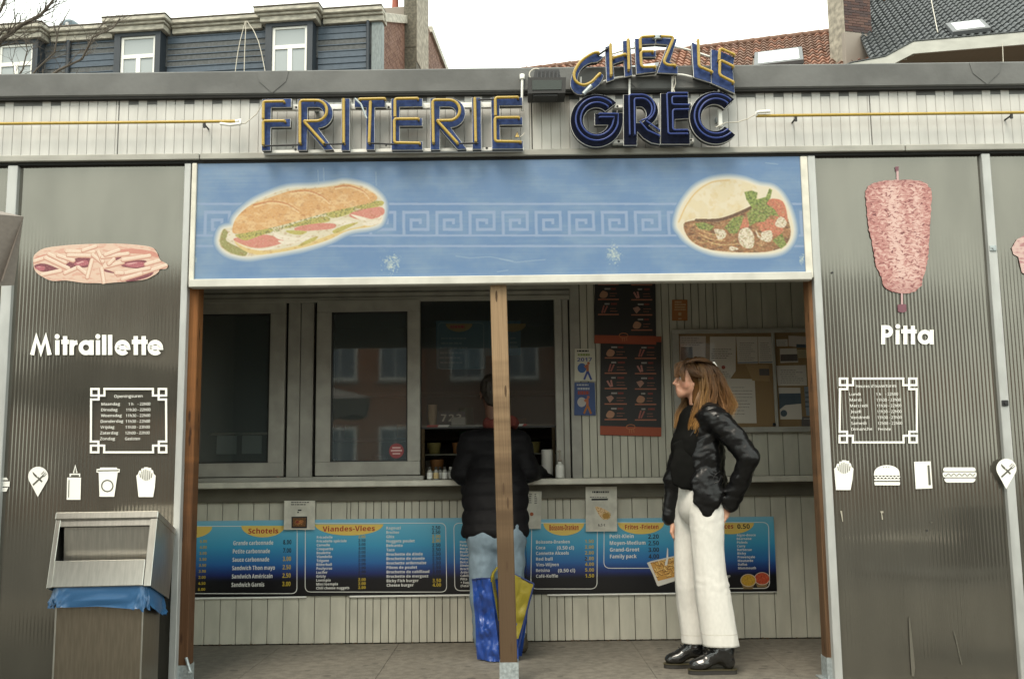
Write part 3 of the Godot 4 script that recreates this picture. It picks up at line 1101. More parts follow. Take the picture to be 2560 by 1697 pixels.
# photograph of a long roll filled with chips, pinkish with age
func fries_print(panel: Node) -> void:
	var a: Transform2D = Transform2D(Vector2(0.0004304, -0.0000054), Vector2(0.0000186, -0.0004386), Vector2(-2.842, 2.653))
	var outline := curve(V2([405, 730, 450, 670, 560, 610, 860, 572, 1200, 556, 1560, 555, 1900, 590, 1990, 650, 2030, 740, 2060, 780, 2130, 815, 2140, 850, 2115, 880, 2040, 885, 2020, 920, 1950, 970, 1800, 1025, 1350, 1065, 1300, 1088, 1280, 1065, 1050, 1060, 830, 1030, 650, 1035, 520, 980, 440, 920, 410, 850]), true, 3)
	var r := bounds(outline)
	var p := Pic.new(700, 216, Color8(236, 206, 186))
	p.xf = Transform2D(0, Vector2(700.0 / r.size.x, 216.0 / r.size.y), 0, Vector2(-r.position.x * 700.0 / r.size.x, -r.position.y * 216.0 / r.size.y))
	p.mottle(outline, Color8(224, 168, 150), 26, 0.7, 0.05, 4, Vector2(2.5, 1))
	for q in [[405, 735, 520, 690, 600, 680, 500, 730], [1420, 640, 1700, 625, 1960, 670, 2010, 740, 1850, 700, 1600, 680]]:
		p.poly(curve(V2(q)), Color8(214, 146, 130))
	for q in [[420, 830, 520, 800, 640, 830, 800, 910, 640, 905, 500, 900], [820, 830, 950, 740, 1130, 740, 1160, 800, 1090, 860, 960, 850, 880, 870], [1540, 840, 1600, 780, 1840, 775, 1870, 830, 1820, 880, 1640, 870], [1600, 1040, 1680, 985, 1850, 960, 1960, 930, 1900, 990, 1720, 1040], [1300, 880, 1380, 900, 1480, 940, 1350, 920], [1210, 650, 1280, 690, 1350, 700, 1240, 690], [1400, 780, 1420, 745, 1540, 730, 1480, 770]]:
		p.poly(curve(V2(q)), Color8(128, 62, 74))
	for q in [[440, 850, 500, 830, 560, 850, 540, 890, 470, 885], [930, 810, 1020, 770, 1100, 770, 1110, 820, 1000, 840], [1580, 830, 1650, 800, 1820, 800, 1830, 850, 1700, 865]]:
		p.poly(curve(V2(q)), Color8(182, 100, 112))
	for q in [[450, 850, 490, 838, 510, 850], [960, 800, 1040, 775, 1060, 785, 980, 815], [1600, 820, 1700, 800, 1760, 805, 1640, 830]]:
		p.poly(V2(q), Color8(226, 170, 172))
	var fr := [[420, 770, 580, 720], [560, 730, 860, 870], [600, 680, 820, 790], [720, 700, 920, 770], [830, 650, 1180, 660], [850, 700, 1150, 710], [820, 930, 980, 860], [990, 860, 1120, 960], [1160, 770, 1110, 990], [1170, 700, 1330, 830], [1240, 660, 1300, 790], [1290, 730, 1620, 690], [1320, 860, 1560, 800], [1290, 880, 1330, 1070], [1560, 770, 1900, 720], [1700, 980, 2120, 845], [1500, 960, 1900, 880], [1860, 830, 2040, 780], [520, 950, 760, 900], [1330, 700, 1500, 640], [1380, 820, 1440, 760], [1480, 940, 1560, 940], [1560, 1020, 1800, 950], [1040, 640, 1200, 590]]
	for f in fr:
		p.line(V2(f) , 58, Color8(206, 150, 132))
		var up := Vector2(0, -8)
		p.line(PackedVector2Array([Vector2(f[0], f[1]) + up, Vector2(f[2], f[3]) + up]), 44, Color8(240, 214, 192))
		p.line(PackedVector2Array([Vector2(f[0], f[1]) + up * 2, Vector2(f[2], f[3]) + up * 2]), 16, Color8(250, 232, 216))
	p.mottle(outline, Color8(232, 188, 170), 9, 0.35, 0.1, 12)
	var m := MB.new()
	var pts := a * outline
	m.cutout(pts, -0.0125, bounds(pts))
	part("food_print", m, printed(p, 0.5, 0.62), panel, "cut-out print of a long bread roll filled with chips")


func kebab_print(panel: Node) -> void:
	var a: Transform2D = Transform2D(Vector2(0.0012301, -0.0000154), Vector2(-0.0000796, -0.0012581), Vector2(1.523, 2.874))
	var outline := PackedVector2Array()
	var f := FastNoiseLite.new()
	f.seed = 2
	f.frequency = 0.03
	var raw := curve(V2([390, 190, 398, 160, 430, 135, 530, 122, 640, 127, 678, 150, 691, 180, 688, 240, 684, 330, 678, 430, 668, 510, 650, 570, 640, 605, 590, 634, 520, 628, 478, 605, 462, 560, 440, 510, 425, 430, 408, 350, 398, 270]), true, 7)
	for q in raw:
		outline.append(q + Vector2(f.get_noise_2d(q.y * 4.0, 3) * 6.0, f.get_noise_2d(q.x * 4.0, 40) * 4.0))
	var r := bounds(outline)
	var p := Pic.new(360, 600, Color8(214, 158, 148))
	p.xf = Transform2D(0, Vector2(360.0 / r.size.x, 600.0 / r.size.y), 0, Vector2(-r.position.x * 360.0 / r.size.x, -r.position.y * 600.0 / r.size.y))
	var n := FastNoiseLite.new()
	n.seed = 21
	n.frequency = 0.035
	n.fractal_octaves = 5
	var n2 := FastNoiseLite.new()
	n2.seed = 5
	n2.frequency = 0.02
	for y in 600:
		for x in 360:
			var k := n.get_noise_2d(x * 0.8 + 14.0 * n2.get_noise_2d(x, y), y * 2.1 + 30.0 * n2.get_noise_2d(x + 500, y))
			var l := n2.get_noise_2d(x * 2.0, y * 1.2)
			var bright := exp(-pow((x - 140.0 - y * 0.05) / 42.0, 2.0)) * 0.75 + exp(-pow((x - 285.0 + y * 0.08) / 38.0, 2.0)) * 0.4 - 0.35 * pow(absf(x - 180.0 - y * 0.02) / 180.0, 3.0) + 0.35 * n2.get_noise_2d(x * 0.9, y * 0.6 + 90.0)
			var c := Color8(196, 132, 126).lerp(Color8(240, 204, 194), clampf(0.32 + k * 1.3 + bright * 0.8, 0, 1))
			c = c.lerp(Color8(112, 58, 62), clampf((-k - 0.2) * 3.2 + (l - 0.3) * 0.6, 0.0, 0.85))
			c = c.lerp(Color8(150, 84, 84), clampf((y - 510.0) / 90.0, 0.0, 1.0) * 0.4 + clampf((40.0 - y) / 40.0, 0.0, 1.0) * 0.35)
			p.im.set_pixel(x, y, c)
	var m := MB.new()
	var pts := a * outline
	m.cutout(pts, -0.0125, bounds(pts))
	var o := part("food_print", m, printed(p, 0.5, 0.62), panel, "tall cut-out print of a cone of stacked kebab meat on a spit")
	m = MB.new()
	m.prism(a * V2([530, 60, 540, 60, 542, 126, 532, 126]), -0.0127, -0.0127)
	m.prism(a * V2([551, 622, 560, 622, 561, 684, 552, 684]), -0.0127, -0.0127)
	part("spit", m, mat(0.45, 0.3, 0.3, 0.5), o)
	m = MB.new()
	shape(m, a, V2([525, 62, 541, 60, 541, 80, 527, 82]), -0.012)
	shape(m, a, rounded(V2([536, 684, 575, 682, 577, 714, 560, 720, 538, 716]), 5, true), -0.012)
	part("spit_end", m, mat(0.15, 0.055, 0.075, 0.5), o)



# ---------------------------------------------------------------- neon lettering over the fascia
func keyhole(outer: PackedVector2Array, hole: PackedVector2Array) -> PackedVector2Array:
	if Geometry2D.is_polygon_clockwise(outer) == Geometry2D.is_polygon_clockwise(hole):
		hole.reverse()
	var best := INF
	var bi := 0
	var bj := 0
	for i in outer.size():
		for j in hole.size():
			var d := outer[i].distance_squared_to(hole[j])
			if d < best:
				best = d
				bi = i
				bj = j
	var out := PackedVector2Array()
	for i in outer.size():
		out.append(outer[i])
		if i == bi:
			for j in hole.size() + 1:
				out.append(hole[(bj + j) % hole.size()] + (Vector2(0.02, 0.03) if j == hole.size() else Vector2.ZERO))
			out.append(outer[i] + Vector2(0.03, 0.02))
	return out


func path3(a: Transform2D, pts: PackedVector2Array, z: float) -> PackedVector3Array:
	var out := PackedVector3Array()
	for p in pts:
		var q := a * p
		out.append(Vector3(q.x, q.y, z))
	return out


# one letter: white-edged backing plate standing off the wall, with glass tubes in front of it
func letter(sign_: Node3D, called: String, a: Transform2D, outer: PackedVector2Array, hole: PackedVector2Array, tubes: Array, plate: Material, tube_mat: Material, z: float, radius: float, bend := 22.0) -> void:
	var rim := MB.new()
	var grown: PackedVector2Array = Geometry2D.offset_polygon(outer, 3.0, Geometry2D.JOIN_MITER)[0]
	var holed := grown
	var face := outer
	if hole.size():
		var g: PackedVector2Array = Geometry2D.offset_polygon(hole, -3.0, Geometry2D.JOIN_MITER)[0]
		holed = keyhole(grown, g)
		face = keyhole(outer, hole)
	rim.prism(a * holed, z - 0.01, z - 0.002)
	var l := part(called, rim, M.white_plain, sign_)
	var back := MB.new()
	back.prism(a * face, z - 0.042, z - 0.0105)
	part("letter_back", back, M.dark_metal, l)
	var f := MB.new()
	f.prism(a * face, z - 0.001, z + 0.002)
	part("letter_face", f, plate, l)
	for t in tubes:
		var pts: PackedVector2Array = rounded(V2(t), bend) if t is Array else t
		var m := MB.new()
		var p := path3(a, pts, z + 0.026)
		m.tube(p, radius, 8)
		# the ends dip back into the plate
		for e in [0, p.size() - 1]:
			m.tube(PackedVector3Array([p[e], p[e] + Vector3(0, 0, -0.026)]), radius * 0.9, 6)
		part("neon_tube", m, tube_mat, l)


func moved(p: Array, dx: float, dy: float) -> Array:
	var out := []
	for i in range(0, p.size(), 2):
		out.append(p[i] + dx)
		out.append(p[i + 1] + dy)
	return out


func neon_signs() -> void:
	var z := 0.105
	var a: Transform2D = Transform2D(Vector2(0.0006445, -0.0000082), Vector2(0.0000025, -0.0006693), Vector2(-1.401, 3.224))
	var s := thing("neon_sign", "blue letters FRITERIE with yellow neon tubes on the white fascia", "sign")
	var e_plate := [1160, 60, 1425, 57, 1425, 122, 1228, 125, 1228, 228, 1423, 226, 1423, 288, 1228, 290, 1228, 430, 1425, 428, 1425, 493, 1163, 495]
	var e_up := [1390, 68, 1195, 72, 1195, 225]
	var e_low := [1395, 243, 1190, 245, 1190, 447, 1405, 450]
	letter(s, "letter", a, V2([52, 62, 295, 58, 295, 128, 122, 130, 122, 235, 290, 232, 290, 297, 122, 300, 122, 497, 52, 500]), V2([]), [[240, 92, 68, 95, 68, 240], [250, 260, 68, 262, 72, 465]], M.blue_plate, M.yellow_tube, z, 0.0085)
	for k in 2:
		var o := Vector2(1138.0 * k, -5.0 * k)
		var sh := Transform2D(0, o)
		var r := V2([358, 62])
		r.append_array(arc(530, 183, 125, 123, -90, 72, 12))
		r.append_array(V2([527, 308, 662, 490, 588, 494, 436, 318, 434, 495, 358, 497]))
		var h := V2([436, 128])
		h.append_array(arc(522, 186, 57, 58, -90, 90, 10))
		h.append(Vector2(436, 246))
		var bowl := rounded(V2([385, 450, 380, 86, 450, 86]), 30)
		bowl.append_array(arc(522, 174, 90, 88, -90, 90, 12))
		bowl.append(Vector2(420, 263))
		letter(s, "letter", a, sh * r, sh * h, [sh * bowl, moved([424, 272, 590, 455], o.x, o.y)], M.blue_plate, M.yellow_tube, z, 0.0085)
	for x in [[733, 58, 800, 497], [1855, 50, 1928, 487]]:
		letter(s, "letter", a, V2([x[0], x[1], x[2], x[1], x[2], x[3], x[0], x[3]]), V2([]), [[(x[0] + x[2]) / 2.0 - 12, x[1] + 17, (x[0] + x[2]) / 2.0 - 8, x[3] - 48]], M.blue_plate, M.yellow_tube, z, 0.0085)
	letter(s, "letter", a, V2([845, 62, 1105, 62, 1105, 128, 1015, 128, 1015, 492, 945, 492, 945, 128, 845, 128]), V2([]), [[890, 75, 1108, 70], [985, 95, 975, 445]], M.blue_plate, M.yellow_tube, z, 0.0085)
	letter(s, "letter", a, V2(e_plate), V2([]), [e_up, e_low], M.blue_plate, M.yellow_tube, z, 0.0085)
	letter(s, "letter", a, V2(moved(e_plate, 860, -10)), V2([]), [moved(e_up, 860, -10), moved(e_low, 860, -12)], M.blue_plate, M.yellow_tube, z, 0.0085)
	rails(s, a, [[40, 72, 2295, 118], [40, 462, 2295, 492]], 0.035, 0.062)
	var lk := MB.new()
	for p in [[80, 474, 385, 464], [590, 458, 762, 456], [985, 450, 1195, 460], [1745, 453, 1905, 450], [1905, 80, 2055, 76]]:
		lk.tube(path3(a, V2(p), z + 0.024), 0.0052, 6)
	for p in [[330, 476, 318, 485], [1120, 462, 1118, 476], [510, 95, 505, 112]]:
		lk.tube(path3(a, V2(p), z + 0.02), 0.004, 5)
	part("link_cable", lk, M.black, s)
	lk = MB.new()
	lk.tube(path3(a, V2([852, 72, 905, 120, 955, 245]), z + 0.03), 0.006, 6)
	part("bare_tube", lk, M.galvanised, s)
	for p in [[325, 106], [1128, 104], [1975, 458], [325, 470]]:
		var b := MB.new()
		b.lathe([[0.0, 0.004], [0.006, 0.003], [0.007, 0.0]], 8, Transform3D(Basis(Vector3.RIGHT, PI / 2), Vector3((a * Vector2(p[0], p[1])).x, (a * Vector2(p[0], p[1])).y, 0.062)))
		part("bolt", b, M.dark_metal, s)
	# little warning triangle by the last letter
	var w := MB.new()
	var tri := V2([2213, 412, 2238, 358, 2262, 410])
	w.prism(a * tri, z + 0.04, z + 0.043)
	var wt := part("warning_triangle", w, M.ink, s)
	w = MB.new()
	w.prism(a * V2([2221, 407, 2238, 369, 2254, 406]), z + 0.0432, z + 0.0442)
	var wf := part("triangle_face", w, mat(0.6, 0.42, 0.12, 0.5), wt)
	w = MB.new()
	strokes(w, a, [[2240, 378, 2235, 390, 2241, 390, 2236, 403]], 3, z + 0.0448)
	w.v.size()
	for m in [w]:
		part("bolt_mark", m, M.ink, wt)
	lk = MB.new()
	lk.tube(path3(a, V2([2255, 405, 2285, 385, 2302, 362]), z + 0.03), 0.0025, 5)
	part("wire", lk, M.wire, s)

	# CHEZ LE, an arch standing above the fascia
	a = Transform2D(Vector2(0.0006116, -0.0000078), Vector2(-0.0000197, -0.0006403), Vector2(-0.041, 3.603))
	s = thing("neon_sign", "arched blue letters CHEZ LE with yellow neon tubes against the sky", "sign")
	letter(s, "letter", a, curve(V2([938, 298, 905, 290, 880, 268, 830, 275, 760, 305, 700, 380, 655, 480, 648, 560, 680, 617, 740, 638, 800, 615, 870, 575, 920, 525, 942, 470, 915, 455, 880, 505, 830, 552, 780, 575, 735, 560, 708, 520, 715, 450, 760, 385, 830, 348, 885, 342]), true, 2), V2([]),
		[curve(V2([895, 275, 840, 283, 740, 350, 682, 440, 675, 500, 700, 545, 760, 570, 830, 545, 880, 495, 910, 465]), false, 4)], M.blue_plate, M.yellow_tube, z, 0.0085)
	letter(s, "letter", a, V2([960, 210, 1014, 190, 1026, 308, 1124, 285, 1120, 155, 1184, 143, 1205, 465, 1140, 478, 1131, 330, 1031, 362, 1040, 500, 975, 525]), V2([]), [[1003, 200, 1010, 480], [1030, 322, 1140, 290], [1163, 155, 1170, 430]], M.blue_plate, M.yellow_tube, z, 0.0085)
	letter(s, "letter", a, V2([1230, 133, 1412, 122, 1414, 176, 1293, 182, 1293, 245, 1418, 240, 1420, 297, 1300, 297, 1300, 380, 1425, 388, 1420, 432, 1245, 452]), V2([]), [[1275, 245, 1272, 134, 1400, 128], [1390, 265, 1276, 266, 1284, 408, 1410, 405]], M.blue_plate, M.yellow_tube, z, 0.0085, 30)
	letter(s, "letter", a, V2([1424, 122, 1612, 135, 1545, 345, 1620, 395, 1618, 450, 1434, 440, 1530, 185, 1424, 176]), V2([]), [[1460, 128, 1580, 134, 1484, 362, 1520, 390, 1592, 392]], M.blue_plate, M.yellow_tube, z, 0.0085, 34)
	letter(s, "letter", a, V2([1750, 165, 1812, 195, 1828, 402, 1920, 448, 1920, 530, 1768, 482]), V2([]), [[1800, 160, 1806, 402, 1925, 452]], M.blue_plate, M.yellow_tube, z, 0.0085)
	letter(s, "letter", a, V2([1928, 232, 2000, 245, 2136, 305, 2118, 410, 2126, 515, 2136, 626, 1928, 534]), V2([]), [[2130, 296, 1996, 236, 1988, 345], [2118, 402, 1996, 342, 1990, 480, 2118, 545]], M.blue_plate, M.yellow_tube, z, 0.0085, 30)
	var rl := MB.new()
	rl.tube(path3(a, curve(V2([880, 292, 1030, 240, 1220, 188, 1420, 165, 1610, 176, 1750, 208, 1900, 258, 2060, 300]), false, 3), 0.06), 0.006, 6)
	rl.tube(path3(a, curve(V2([760, 620, 870, 545, 960, 490, 1100, 455, 1300, 440, 1610, 428, 1770, 455, 1960, 530, 2100, 590]), false, 3), 0.06), 0.006, 6)
	part("arched_rail", rl, M.white_plain, s, "", true)
	rl = MB.new()
	for p in [[742, 450, 740, 690], [1190, 470, 1190, 700], [1585, 420, 1580, 690], [2010, 560, 2010, 760]]:
		rl.tube(path3(a, V2(p), 0.056), 0.0065, 6)
	part("support_rod", rl, M.white_plain, s, "", true)
	rl = MB.new()
	rl.tube(path3(a, V2([1600, 440, 1608, 520, 1575, 620]), 0.075), 0.003, 5)
	rl.tube(path3(a, V2([1590, 440, 1580, 540, 1606, 620]), 0.075), 0.003, 5)
	part("wire", rl, M.wire, s)
	rl = MB.new()
	rl.box(Vector3(-0.028, -0.012, 0.0), Vector3(0.028, 0.012, 0.02), 0.004, Transform3D(Basis(), Vector3((a * Vector2(1430, 130)).x, (a * Vector2(1430, 130)).y, z + 0.006)))
	part("tube_clip", rl, M.galvanised, s)
	rl = MB.new()
	rl.tube(path3(a, V2([760, 650, 830, 575]), 0.13), 0.012, 8)
	part("cable_end", rl, M.galvanised, s)
	rl = MB.new()
	rl.tube(path3(a, V2([900, 285, 985, 225]), 0.115), 0.006, 6)
	part("link_cable", rl, M.black, s)

	# GREC
	s = thing("neon_sign", "heavy dark navy letters GREC outlined in blue tube below the arch", "sign")
	var g := arc(885, 873, 236, 235, -42, -357, 36)
	g.append_array(V2([1122, 806, 868, 812, 870, 912, 990, 910]))
	g.append_array(arc(880, 873, 118, 118, 22, 315, 26))
	var g1 := arc(885, 873, 192, 192, -48, -348, 34)
	g1.append_array(V2([1075, 826, 905, 826]))
	var g2 := arc(885, 873, 148, 148, -48, -352, 30)
	g2.append_array(V2([1040, 856, 908, 856]))
	letter(s, "letter", a, g, V2([]), [g1, g2], M.navy_plate, M.blue_tube, z, 0.0048)
	g = V2([1128, 645])
	g.append_array(arc(1275, 788, 165, 148, -90, 62, 14))
	g.append_array(V2([1400, 962, 1458, 996, 1456, 1084, 1380, 1070, 1310, 1030, 1252, 968, 1248, 1092, 1132, 1092]))
	var h := V2([1242, 748])
	h.append_array(arc(1278, 822, 58, 76, -90, 85, 9))
	h.append(Vector2(1244, 898))
	g1 = rounded(V2([1180, 1010, 1172, 656, 1270, 656]), 26)
	g1.append_array(arc(1280, 776, 125, 122, -90, 68, 12))
	g1.append_array(V2([1450, 975]))
	g2 = rounded(V2([1226, 1010, 1220, 690, 1270, 690]), 22)
	g2.append_array(arc(1280, 786, 100, 98, -88, 84, 12))
	g2.append_array(V2([1270, 895, 1340, 975, 1450, 1024]))
	letter(s, "letter", a, g, h, [g1, g2], M.navy_plate, M.blue_tube, z, 0.0048)
	letter(s, "letter", a, V2([1466, 632, 1712, 625, 1713, 738, 1722, 745, 1716, 852, 1592, 860, 1592, 955, 1726, 965, 1726, 1082, 1466, 1082]), V2([]), [[1700, 640, 1514, 640, 1526, 1006, 1700, 1004], [1700, 672, 1560, 674, 1562, 745, 1716, 745], [1712, 786, 1566, 790, 1568, 972, 1700, 970]], M.navy_plate, M.blue_tube, z, 0.0048)
	g = arc(1962, 847, 234, 234, -44, -318, 34)
	g.append_array(arc(1950, 847, 122, 122, 40, 318, 26))
	letter(s, "letter", a, g, V2([]), [arc(1958, 847, 196, 196, -48, -312, 30), arc(1958, 847, 156, 156, -48, -312, 28)], M.navy_plate, M.blue_tube, z, 0.0048)
	rails(s, a, [[1040, 708, 1130, 738], [1040, 1022, 1135, 1056], [1690, 690, 1760, 720], [1700, 1010, 1780, 1044], [2000, 740, 2036, 905], [1455, 690, 1470, 1000]], 0.03, 0.066)
	for p in [[1078, 722], [1092, 1040], [1738, 705], [1748, 1026]]:
		var b := MB.new()
		b.lathe([[0.0, 0.004], [0.006, 0.003], [0.007, 0.0]], 8, Transform3D(Basis(Vector3.RIGHT, PI / 2), Vector3((a * Vector2(p[0], p[1])).x, (a * Vector2(p[0], p[1])).y, 0.066)))
		part("bolt", b, M.dark_metal, s)

	# floodlight
	var f := thing("floodlight", "black box floodlight fixed to the grey roof band between FRITERIE and GREC", "floodlight")
	var m := MB.new()
	var q := a * V2([255, 545, 597, 545, 592, 682, 260, 688])
	m.prism(q, 0.06, 0.2)
	m.prism(a * V2([300, 682, 525, 680, 520, 702, 305, 704]), 0.1, 0.19)
	part("housing", m, M.dark_metal, f)
	m = MB.new()
	m.prism(a * V2([300, 545, 318, 452, 535, 452, 553, 545]), 0.05, 0.17)
	for i in 6:
		var x := 335 + i * 36
		m.prism(a * V2([x, 540, x + 4, 462, x + 16, 462, x + 14, 540]), 0.1701, 0.182)
	part("cooling_fins", m, mat(0.03, 0.032, 0.035, 0.5), f)
	m = MB.new()
	m.prism(a * V2([292, 572, 560, 572, 556, 655, 296, 658]), 0.2005, 0.204)
	part("lens", m, mat(0.02, 0.026, 0.02, 0.2), f)
	m = MB.new()
	m.box(Vector3(q[0].x + 0.05, q[0].y - 0.03, 0.03), Vector3(q[1].x - 0.05, q[0].y - 0.01, 0.062), 0.003)
	m.box(Vector3(q[0].x + 0.08, q[0].y - 0.06, 0.0), Vector3(q[1].x - 0.08, q[0].y + 0.02, 0.045), 0.003)
	part("bracket", m, M.black, f)
	m = MB.new()
	m.tube(path3(a, curve(V2([310, 500, 275, 480, 272, 440, 305, 408, 345, 405, 385, 430]), false, 4), 0.1), 0.004, 6)
	part("cable", m, M.wire, f)
	# thin white conduit left of it
	m = MB.new()
	m.tube(path3(a, V2([205, 425, 206, 560, 208, 690, 212, 760]), 0.055), 0.0075, 8)
	m.lathe([[0.0, 0.03], [0.014, 0.028], [0.014, 0.0], [0.008, 0.0]], 10, Transform3D(Basis(), Vector3((a * Vector2(205, 470)).x, (a * Vector2(205, 470)).y, 0.055)))
	tag(part("conduit", m, M.white_plain, self), "thin white cable conduit on the roof band, left of the floodlight", "cable pipe")

	# long neon lines
	tube_line("long yellow neon tube running left of the FRITERIE letters along the fascia", PackedVector3Array([Vector3(-3.6, 3.073, 0.075), Vector3(-2.276, 3.07, 0.075), Vector3(-1.524, 3.069, 0.075)]), [Vector3(-1.697, 3.064, 0.075)],
		PackedVector3Array([Vector3(-1.524, 3.069, 0.075), Vector3(-1.496, 3.073, 0.08), Vector3(-1.493, 3.049, 0.09), Vector3(-1.548, 3.042, 0.09), Vector3(-1.607, 3.054, 0.08)]), PackedVector3Array([Vector3(-1.518, 3.048, 0.08), Vector3(-1.472, 3.058, 0.07), Vector3(-1.413, 3.114, 0.06), Vector3(-1.387, 3.165, 0.06)]))
	tube_line("long yellow neon tube running right of the GREC letters along the fascia", PackedVector3Array([Vector3(1.374, 3.063, 0.075), Vector3(2.061, 3.064, 0.075), Vector3(3.6, 3.064, 0.075)]), [Vector3(1.594, 3.059, 0.075), Vector3(2.794, 3.06, 0.075)],
		PackedVector3Array([Vector3(1.376, 3.064, 0.075), Vector3(1.376, 3.079, 0.085), Vector3(1.391, 3.081, 0.09), Vector3(1.448, 3.083, 0.09)]), PackedVector3Array([Vector3(1.377, 3.074, 0.08), Vector3(1.327, 3.048, 0.07), Vector3(1.273, 3.034, 0.06), Vector3(1.207, 3.032, 0.06), Vector3(1.143, 2.995, 0.09)]))


func tube_line(label: String, p: PackedVector3Array, brackets: Array, end_: PackedVector3Array, wire: PackedVector3Array) -> void:
	var t := thing("neon_tube", label, "neon tube")
	var m := MB.new()
	m.tube(p, 0.0085, 10)
	part("glass_tube", m, M.yellow_tube, t)
	for b in brackets:
		m = MB.new()
		m.tube(PackedVector3Array([b + Vector3(0, -0.012, 0), b + Vector3(0, -0.012, -0.075)]), 0.005, 6)
		m.tube(PackedVector3Array([b + Vector3(0, -0.03, 0), b + Vector3(0, -0.006, 0)]), 0.008, 6)
		part("bracket", m, M.dark_metal, t)
	m = MB.new()
	m.tube(end_, 0.009, 8)
	part("end_cap", m, M.white_plain, t)
	m = MB.new()
	m.tube(wire, 0.003, 6)
	part("wire", m, M.wire, t)


func rails(s: Node3D, a: Transform2D, list: Array, z0: float, z1: float) -> void:
	for r in list:
		var p: Vector2 = a * Vector2((r[0] + r[2]) / 2.0, r[1])
		var q: Vector2 = a * Vector2((r[0] + r[2]) / 2.0, r[3])
		var l: Vector2 = a * Vector2(r[0], (r[1] + r[3]) / 2.0)
		var e: Vector2 = a * Vector2(r[2], (r[1] + r[3]) / 2.0)
		part("mounting_rail", box(Vector3(l.x, q.y, z0), Vector3(e.x, p.y, z1), 0.003), M.white_plain, s)
		for x in [lerpf(l.x, e.x, 0.2), lerpf(l.x, e.x, 0.8)]:
			part("stand_off", box(Vector3(x - 0.012, (p.y + q.y) / 2.0 - 0.012, 0.0), Vector3(x + 0.012, (p.y + q.y) / 2.0 + 0.012, z0 - 0.0005)), M.galvanised, s)


